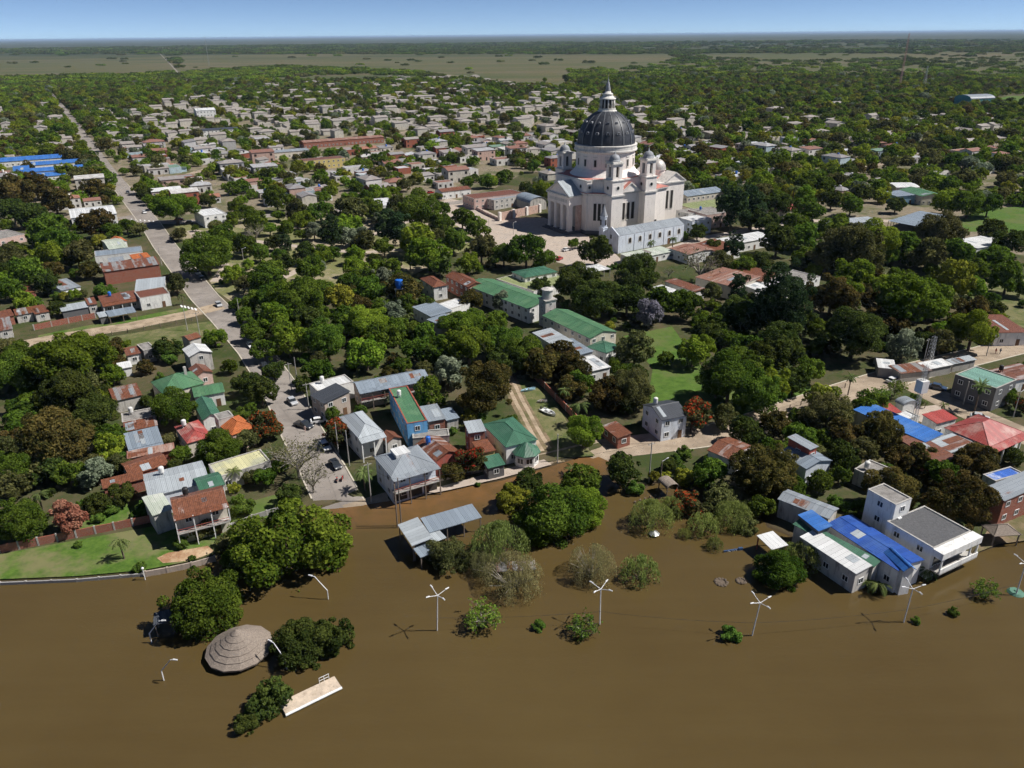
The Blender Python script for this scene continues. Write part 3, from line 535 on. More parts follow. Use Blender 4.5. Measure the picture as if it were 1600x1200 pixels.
TL = """
75,357,32,green;147,350,28,mango;172,358,18,green;197,352,14,green;217,358,12,olive;155,378,14,yellow;85,380,25,green;108,375,20,green;15,397,20,olive;75,398,25,bright;120,398,25,olive;38,428,28,green;12,450,22,green;72,443,20,dark;84,420,15,mango;140,422,16,mango;37,472,18,bright;117,460,10,bright;100,462,8,yellow;160,452,18,sucker;89,482,13,dark;275,444,17,olive;283,462,9,palm
25,300,26,mango;55,290,24,mango;85,312,26,mango;20,330,22,dark;50,335,22,dark;322,395,37,green;172,547,22,mango;262,545,20,dark;335,526,18,bright;358,572,14,green;388,598,24,dark
112,560,58,umb;105,575,36,olive;20,580,35,green;175,585,20,bright;60,560,24,green;8,545,20,olive;110,622,46,dark;150,645,36,dark;172,682,25,green;82,690,52,mango;35,660,28,green;150,735,28,silver;180,727,17,olive;108,742,22,green;150,698,17,bare;15,735,34,green;8,700,22,olive;60,772,20,palm;190,772,20,dark;30,812,38,green;108,808,27,peach;130,785,12,sucker;215,802,14,sucker;152,808,11,sucker;272,637,34,green;230,628,11,dark;338,697,34,green;283,708,17,green;265,688,13,olive;383,692,19,olive;365,737,16,palm;365,762,10,yellow;372,778,11,sucker;395,745,15,olive;322,822,20,olive;283,847,13,sucker;187,845,20,palm;122,850,7,sucker;220,885,11,sucker;300,872,6,sucker
450,852,88,glossy;365,845,26,olive;360,872,18,green;322,945,60,green;478,1000,48,dark;520,998,32,dark;420,1095,32,dark;385,1130,19,dark
497,575,25,green;472,600,15,dark;408,612,24,dark;418,662,28,flame;530,672,27,flame;462,708,42,bare;487,745,27,bare;452,772,19,dark;415,745,17,green;605,620,13,silver;672,615,27,green;700,578,28,silver;757,603,47,mango;733,647,13,yellow;752,650,10,sucker;735,718,26,flame;708,735,19,mango;747,757,5,sucker;568,738,20,palm;563,637,11,sucker;707,672,9,sucker
912,672,33,bright;893,605,25,mango;850,567,30,mango;950,615,31,mango;987,608,34,olive;905,632,22,palm;882,610,15,palm;995,628,15,olive;1083,645,31,flame;1135,650,24,olive;1165,672,28,dark;1140,590,44,green;1185,610,38,green;972,733,27,dark;993,764,15,sucker;895,732,18,palm;825,757,27,dark;907,757,32,green;800,782,27,yellow;868,805,62,green;908,795,38,bright;845,820,36,green;1018,806,34,willow;1080,790,31,flame;1145,802,33,willow;1168,795,19,willow;1108,740,27,green;1070,747,20,yellow;1022,743,10,yellow;1040,745,10,yellow;1045,726,13,dark;1192,735,48,mango;1190,790,20,green;1070,833,11,willow;1117,850,14,willow
700,868,34,olive;780,850,44,willow;800,895,50,twig;765,880,34,twig;925,882,40,twig;1000,888,31,willow;1100,818,25,willow;1048,792,22,willow;1165,822,20,olive;1128,783,28,olive;1222,890,40,green;1262,868,26,willow;1235,862,18,willow;755,968,27,sprout;912,982,23,sprout;842,977,12,sucker;1142,992,16,sucker;1540,925,19,sprout;1431,970,8,sucker;1490,957,9,sucker;1372,912,26,palm;1452,890,22,palm;1355,908,16,palm
1295,640,38,olive;1285,625,26,yellow;1320,680,30,mango;1315,715,27,dark;1377,675,33,mango;1407,715,22,mango;1440,715,22,mango;1475,742,28,green;1525,720,35,mango;1495,785,46,mango;1395,768,42,mango;1212,730,33,mango;1240,757,21,green;1280,752,21,green;1312,742,17,green;1305,782,14,sucker;1322,790,12,sucker;1330,588,13,fan;1533,605,17,fan;1232,575,14,palm;1222,582,13,palm;1400,607,15,sprout;1377,617,13,sprout;1447,627,7,palm;1475,632,9,palm;1580,620,14,green;1598,632,15,flame;1565,708,9,dark
1215,375,28,dark;1260,368,26,green;1312,362,30,green;1337,388,44,olive;1365,375,38,bright;1412,378,32,green;1470,362,34,olive;1450,395,31,olive;1490,398,28,green;1550,402,28,green;1550,362,19,dark;1578,377,24,dark;1292,400,29,olive;1257,400,21,green;1335,425,27,bright;1300,460,38,mango;1225,465,42,pine;1425,475,58,umb;1390,508,30,mango;1492,438,31,yellow;1518,447,21,bright;1525,420,20,green;1575,435,27,green;1595,452,14,green;1420,428,9,green;1375,442,19,bright;1337,515,48,dark;1412,543,27,silver;1470,532,25,olive;1445,530,19,dark;1520,517,34,bright;1520,485,24,mango;1550,467,11,green;1222,525,34,dark;1229,550,32,dark;1207,600,28,bright;1250,500,26,dark;1370,470,26,mango
930,393,25,dark;897,381,9,green;822,394,29,green;787,397,22,green;852,404,18,green;847,447,18,dark;905,447,40,dark;932,462,38,dark;992,430,36,dark;980,467,29,dark;1032,470,29,green;1075,478,24,green;1015,488,26,lilac;1095,410,29,bare;1127,407,18,olive;1147,385,16,pine;1155,450,19,pine;1157,490,33,dark;1112,457,17,olive;1130,497,20,green;952,511,9,yellow;992,547,29,olive;1083,548,27,bright;1132,525,20,green;1167,540,25,green;875,558,31,mango;900,582,24,mango;960,567,12,green;815,550,33,green;1192,482,28,pine;1045,425,9,bare;1017,378,10,palm;1052,372,10,palm;1182,407,21,dark;1160,417,21,green;1090,362,14,dark;1115,385,14,dark;1100,540,18,bright;1180,570,26,green
447,357,13,green;472,365,12,green;427,380,13,dark;445,380,12,pine;477,395,19,dark;515,358,20,pine;540,352,24,bright;552,335,30,olive;603,352,19,pine;624,355,18,pine;567,380,20,olive;652,372,29,bright;657,330,34,green;670,397,30,bright;640,400,13,palm;555,415,19,bright;487,420,22,green;612,412,17,green;585,408,14,dark;420,425,26,green;700,408,12,fan;718,424,11,fan;687,415,19,green;732,412,19,bright;752,390,26,olive;745,355,20,green;708,378,21,green;722,340,20,green;620,330,26,olive;580,325,22,green;500,330,20,green;462,330,18,olive;690,350,20,green;600,385,16,green;520,395,14,green
462,470,40,green;430,467,29,green;532,467,24,yellow;500,455,27,green;437,500,29,bright;580,450,24,green;597,430,17,silver;632,452,26,mango;737,470,19,mango;785,470,17,silver;722,502,33,umb;570,500,34,bright;507,527,34,green;450,530,31,bright;572,553,29,bright;595,530,27,green;650,543,27,green;615,487,21,silver;637,492,13,palm;732,540,40,umb;785,530,34,green;775,502,21,green;665,522,19,green;480,500,26,dark;540,500,26,green;545,440,18,green;620,515,22,green;690,555,20,green;785,565,24,dark
1110,520,26,dark;1150,562,30,green;1198,560,30,dark;1120,602,22,green;1240,598,22,dark;1262,580,24,green;1040,560,14,green;412,548,20,green;427,578,18,dark;398,517,20,green;384,492,16,green;368,474,12,green;273,322,34,umb;337,352,10,green;397,347,20,green;350,367,25,green;377,383,20,green;278,365,13,olive;305,356,6,green;398,362,17,bare;367,320,13,green;227,303,13,dark;370,420,8,green;388,413,9,bright;415,437,28,green;432,310,21,green;325,312,13,dark;240,318,10,green;405,395,16,green;440,410,18,dark;380,445,14,olive;395,470,20,green
1145,322,26,pine;1175,318,24,pine;1195,300,18,olive;1215,318,22,dark;1232,300,14,yellow;1150,300,16,dark;1265,325,24,green;1300,310,18,dark;1330,320,18,green;1480,315,22,bright;1515,318,24,green;1545,320,20,green;1400,320,14,dark;1250,290,20,green;1290,288,18,green;1175,342,20,dark;1200,345,18,dark;1245,345,20,green
"""
for it in TL.replace('\n', ';').split(';'):
    if it.strip():
        a, b, r, sp = it.split(','); tree_px(float(a), float(b), float(r), sp)

# ------------------------------------------------------------------ houses
def win_meshes():
    f = MB(); a, t, d = 0.5, 0.09, 0.07
    f.box(-a, -d, -a, a, 0.02, -a + t); f.box(-a, -d, a - t, a, 0.02, a); f.box(-a, -d, -a + t, -a + t, 0.02, a - t); f.box(a - t, -d, -a + t, a, 0.02, a - t); f.box(-0.03, -d * 0.7, -a + t, 0.03, 0.0, a - t)
    p = MB(); p.box(-a + t, -0.015, -a + t, a - t, 0.01, a - t)
    dr = MB(); dr.box(-0.5, -0.05, 0, 0.5, 0.02, 1.0); dr.box(-0.42, -0.07, 0.08, 0.42, -0.05, 0.45); dr.box(-0.42, -0.07, 0.55, 0.42, -0.05, 0.93)
    sh = MB(); sh.box(-a, -0.05, -a, a, 0.01, a)
    return f.mesh('window', 'trim_white'), p.mesh('pane', 'pane'), dr.mesh('door', 'wood'), sh.mesh('window', 'opening')
WIN, PANE, DOOR, HOLE = win_meshes()
def window(par, x, y, z, w_, h_, rz):
    o = link('window', WIN, par, (x, y, z), rz, (w_, 1, h_)); link('pane', PANE, o); return o
def tank(par, x, y, z, r=0.55, h=1.2, mat='tank_white'):
    b = MB(); b.lathe([(r * 0.9, z + 0.5), (r, z + 0.6), (r, z + 0.5 + h), (r * 0.8, z + 0.62 + h), (r * 0.3, z + 0.75 + h), (0.01, z + 0.75 + h)], 14, x, y)
    for sx in (-1, 1):
        for sy in (-1, 1): b.box(x + sx * r * 0.6 - 0.05, y + sy * r * 0.6 - 0.05, z - 0.4, x + sx * r * 0.6 + 0.05, y + sy * r * 0.6 + 0.05, z + 0.55)
    return b.build('water_tank', mat, par, smooth=False)
def roof_mb(kind, w_, l_, h, rise, ax, th=0.12, ov=0.0):
    b = MB(); x0, y0, x1, y1 = -ov, -ov, w_ + ov, l_ + ov
    if kind == 'gable':
        a0, a1, c0, c1 = (x0, x1, y0, y1) if ax == 'x' else (y0, y1, x0, x1); mid = (c0 + c1) / 2
        b.extr([(c0, h), (mid, h + rise), (c1, h), (c1, h - th), (mid, h + rise - th * 1.3), (c0, h - th)], a0, a1, ax)
        b.extr([(mid - 0.22, h + rise - 0.06), (mid, h + rise + 0.07), (mid + 0.22, h + rise - 0.06)], a0 - 0.02, a1 + 0.02, ax)
    elif kind == 'shed':                                   # low edge towards A-B (ax x) or towards A-D (ax y)
        a0, a1, c0, c1 = (x0, x1, y0, y1) if ax == 'x' else (y0, y1, x0, x1)
        b.extr([(c0, h), (c1, h + rise), (c1, h + rise - th), (c0, h - th)], a0, a1, ax)
    elif kind == 'barrel':
        a0, a1, c0, c1 = (x0, x1, y0, y1) if ax == 'x' else (y0, y1, x0, x1); mid, hw = (c0 + c1) / 2, (c1 - c0) / 2; n = 14
        up = [(mid - hw * math.cos(math.pi * i / n), h + rise * math.sin(math.pi * i / n)) for i in range(n + 1)]; b.extr(up + [(a, z - th) for a, z in up[::-1]], a0, a1, ax)
    elif kind == 'hip':
        s = min(w_, l_) / 2
        if w_ >= l_: r0, r1 = (x0 + s, (y0 + y1) / 2, h + rise), (x1 - s, (y0 + y1) / 2, h + rise)
        else: r0, r1 = ((x0 + x1) / 2, y0 + s, h + rise), ((x0 + x1) / 2, y1 - s, h + rise)
        e = [(x0, y0, h), (x1, y0, h), (x1, y1, h), (x0, y1, h)]; e2 = [(x, y, h - th) for x, y, _ in e]
        fs = [(0, 1, 5, 4), (1, 2, 5), (2, 3, 4, 5), (3, 0, 4)] if w_ >= l_ else [(0, 1, 4), (1, 2, 5, 4), (2, 3, 5), (3, 0, 4, 5)]
        b.add(e + [r0, r1] + e2, fs + [(0, 6, 7, 1), (1, 7, 8, 2), (2, 8, 9, 3), (3, 9, 6, 0), (9, 8, 7, 6)])
        for p_, q_ in ((0, 0), (3, 0 if w_ >= l_ else 1), (1, 1 if w_ >= l_ else 0), (2, 1)): b.tube(e[p_], (r0, r1)[q_], 0.09, 0.09, 4)
        b.tube(r0, r1, 0.1, 0.1, 4)
    elif kind == 'flat': b.box(0.22, 0.22, h - 0.30, w_ - 0.22, l_ - 0.22, h - 0.12)
    return b
FOOT = []                                                  # house footprints in the world, for keeping trees out
HOUSES = []
def house(label, A, B, D, h, roof, rmat, wmat, opts='', cat='house', name='house', group=None, ze=None):
    z = ZG + h if ze is None else ze; a, b, d = P(*A, z), P(*B, z), P(*D, z); e1 = (b - a)[:2]; e2 = (d - a)[:2]; l1, l2 = np.hypot(*e1), np.hypot(*e2)
    t1 = math.atan2(e1[1], e1[0]); t2 = math.atan2(e2[1], e2[0]) - math.pi / 2; dt = (t2 - t1 + math.pi) % (2 * math.pi) - math.pi
    th = t1 + dt * l2 / (l1 + l2) if abs(dt) < 1.2 else t1
    ux = np.array([math.cos(th), math.sin(th)]); uy = np.array([-ux[1], ux[0]]); w_ = max(1.6, abs(float(e1 @ ux))); l_ = max(1.6, abs(float(e2 @ uy)))
    rt = roof.split(':'); kind = rt[0]; rise = float(rt[1]) if len(rt) > 1 and rt[1] else {'gable': 1.2, 'hip': 1.6, 'shed': 0.6, 'barrel': 1.8, 'flat': 0}[kind]; ax = rt[2] if len(rt) > 2 else 'x'
    o = thing(name, label, cat, (a[0], a[1], ZG), th, group); wet = float(shore_d(a[0], a[1])) < 3; zb = -1.6 if wet else -0.3
    op = set(opts.split())
    for q in op:
        if q.startswith('dep='): l_ = float(q[4:])
        if q.startswith('wid='): w_ = float(q[4:])
        if q.startswith('rot='): th = R(float(q[4:])); o.rotation_euler = (0, 0, th); ux = np.array([math.cos(th), math.sin(th)]); uy = np.array([-ux[1], ux[0]])
    i = 0.0 if kind == 'flat' else 0.28
    H_ = h - 0.13 if kind != 'flat' else h
    wb = MB()
    if 'open' in op:                                       # a roof on posts
        for k in range(max(2, int(w_ / 3) + 1)):
            for y in (0.25, l_ - 0.25):
                x = 0.25 + (w_ - 0.5) * k / (max(2, int(w_ / 3) + 1) - 1); zz = h + (rise if kind == 'shed' and ax == 'x' and y > 1 else 0)
                MB().box(x - 0.09, y - 0.09, zb, x + 0.09, y + 0.09, zz - 0.1).build('post', wmat, o)
    else:
        if kind == 'flat':                                 # walls with a parapet round the roof
            q = 0.22; wb.box(0, 0, zb, w_, q, h); wb.box(0, l_ - q, zb, w_, l_, h); wb.box(0, q, zb, q, l_ - q, h); wb.box(w_ - q, q, zb, w_, l_ - q, h)
            cb_ = MB(); k = 0.05
            cb_.box(-k, -k, h, w_ + k, q + k, h + 0.08); cb_.box(-k, l_ - q - k, h, w_ + k, l_ + k, h + 0.08); cb_.box(-k, q + k, h, q + k, l_ - q - k, h + 0.08); cb_.box(w_ - q - k, q + k, h, w_ + k, l_ - q - k, h + 0.08)
            cb_.build('coping', 'concrete' if 'redcap' not in op else 'wall_brick', o)
        elif kind == 'shed':
            c1 = (l_ if ax == 'x' else w_); wb.extr([(i, zb), (c1 - i, zb), (c1 - i, h + rise - 0.16 - rise * i / c1), (i, h - 0.16 + rise * i / c1)], i, (w_ if ax == 'x' else l_) - i, ax)
        else:
            wb.box(i, i, zb, w_ - i, l_ - i, H_)
            if kind in ('gable', 'barrel'):
                c1 = l_ if ax == 'x' else w_; a1 = w_ if ax == 'x' else l_
                if kind == 'gable': pr = [(i, H_), (c1 - i, H_), (c1 / 2, h + rise - 0.2)]
                else: pr = [(c1 / 2 - (c1 / 2 - i) * math.cos(math.pi * j / 10), h - 0.13 + (rise - 0.1) * math.sin(math.pi * j / 10)) for j in range(11)]
                wb.extr(pr, i, i + 0.2, ax); wb.extr(pr, a1 - i - 0.2, a1 - i, ax)
        wb.build('wall', wmat, o)
        fl = max(1, int(round((h - 0.6) / 3.0)))
        if 'nowin' not in op:
            for f_ in range(fl):
                zc = (h / fl) * f_ + 1.65
                if zc + 0.7 > h - 0.15 and fl == 1: zc = h * 0.55
                for side, L, rz in ((0, w_, 0.0), (1, l_, -math.pi / 2)):
                    n = max(1, int(L / 3.4)); door_at = n // 2 if (f_ == 0 and side == 0 and n > 1) else -1
                    for k in range(n):
                        c = L * (k + 0.5) / n; pos_ = (c, i - 0.01, zc) if side == 0 else (i - 0.01, c, zc)
                        if k == door_at: link('door', DOOR, o, (pos_[0], pos_[1], 0.0), rz, (1.1, 1, 2.1))
                        else: window(o, *pos_, min(1.3, L * 0.5), 1.25, rz)
    if 'ver' in op:                                        # verandah: posts along the front under the eave
        n = max(2, int(w_ / 3) + 1)
        for k in range(n): x = 0.2 + (w_ - 0.4) * k / (n - 1); MB().box(x - 0.12, -1.55, zb, x + 0.12, -1.3, h - 0.55).build('column', 'trim_white', o)
        vb = MB(); vb.extr([(-1.75, h - 0.55), (0.05, h - 0.14), (0.05, h - 0.26), (-1.75, h - 0.67)], 0, w_, 'x'); vb.build('porch_roof', 'roof_' + rmat + '_x', o)
    if 'bal' in op:                                        # upper balcony along the front
        zz = h / 2; bb = MB(); bb.box(0, -1.5, zz - 0.2, w_, i, zz); bb.build('balcony_floor', 'concrete', o); n = max(2, int(w_ / 3) + 1)
        rb = MB(); rb.box(0, -1.5, zz + 0.85, w_, -1.42, zz + 0.95); rb.box(0, -1.5, zz + 0.4, w_, -1.44, zz + 0.46); rb.build('railing', 'wall_red', o)
        for k in range(n): x = 0.1 + (w_ - 0.2) * k / (n - 1); MB().box(x - 0.1, -1.5, zb, x + 0.1, -1.3, h - 0.1).build('column', 'trim_white' if 'wcol' in op else 'pole_wood', o)
        MB().extr([(-1.7, h - 0.12), (0.3, h - 0.02), (0.3, h - 0.14), (-1.7, h - 0.24)], -0.1, w_ + 0.1, 'x').build('porch_roof', 'roof_' + rmat + '_x', o)
    if kind == 'flat': roof_mb('flat', w_, l_, h, 0, ax).build('roof', 'roof_' + rmat + '_' + ax, o)
    else: roof_mb(kind, w_, l_, h, rise, ax).build('roof', 'roof_' + rmat + '_' + ax, o)
    if kind in ('gable', 'shed') and 'open' not in op and w_ * l_ > 22:   # odd sheets patched over the roof
        along, across = (w_, l_) if ax == 'x' else (l_, w_); half = across / 2 if kind == 'gable' else across; pr_ = random.Random(len(HOUSES) * 13 + 1)
        for _ in range(pr_.choice([0, 1, 1, 2, 3])):
            a0 = pr_.uniform(0.1, max(0.2, along - 2.2)); a1 = min(along - 0.05, a0 + pr_.choice([0.95, 1.9])); c0 = pr_.uniform(0.05, 0.5) * half; c1 = pr_.uniform(0.6, 0.97) * half; zz = lambda c: h + rise * c / half + 0.035
            V = [(a0, c0), (a1, c0), (a1, c1), (a0, c1)]; pts_ = [((a, c) if ax == 'x' else (c, a)) + (zz(c),) for a, c in V]
            MB().add(pts_ + [(x, y, z_ - 0.03) for x, y, z_ in pts_], [(0, 1, 2, 3), (0, 4, 5, 1), (1, 5, 6, 2), (2, 6, 7, 3), (3, 7, 4, 0)]).build('roof_sheet', 'roof_' + pr_.choice(['ozinc', 'halfrust', 'pzinc', 'zinc', 'rust'] if rmat not in ('blue', 'sblue', 'green', 'dgreen', 'red', 'white', 'dark') else [rmat, 'pzinc']) + '_' + ax, o)
    top = h + (rise * 0.5 if kind != 'flat' else 0)
    for k, mt in (('tank', 'tank_white'), ('btank', 'tank_blue'), ('ktank', 'tank_black')):
        if k in op: tank(o, w_ * 0.3, l_ * 0.72, top, mat=mt)
    if 'dlow' in op:                                       # dark panels along the ground floor, with its shade put into their tone
        n = max(2, int(w_ / 3))
        for k in range(n): MB().box(w_ * k / n + 0.35, i - 0.06, 0.1, w_ * (k + 1) / n - 0.15, i - 0.005, h / 2 - 0.4).build('shaded_panel', 'trim_dark', o)
    if 'chim' in op: MB().box(w_ * 0.7, l_ * 0.5, h, w_ * 0.7 + 0.7, l_ * 0.5 + 0.7, h + rise + 1.1).build('chimney', 'concrete', o)
    if 'ac' in op: MB().box(w_ * 0.3, -0.35, h * 0.6, w_ * 0.3 + 0.9, i, h * 0.6 + 0.6).build('air_conditioner', 'trim_white', o)
    if 'patch' in op: MB().box(w_ * 0.3, l_ * 0.45, h + rise * 0.7, w_ * 0.62, l_ * 0.8, h + rise + 0.12).build('roof_lantern', 'roof_white_x', o)
    cs = [(0, 0), (w_, 0), (w_, l_), (0, l_)]; FOOT.append([tuple(a[:2] + ux * x + uy * y) for x, y in cs]); HOUSES.append(o)
    o['_dim'] = (w_, l_); return o
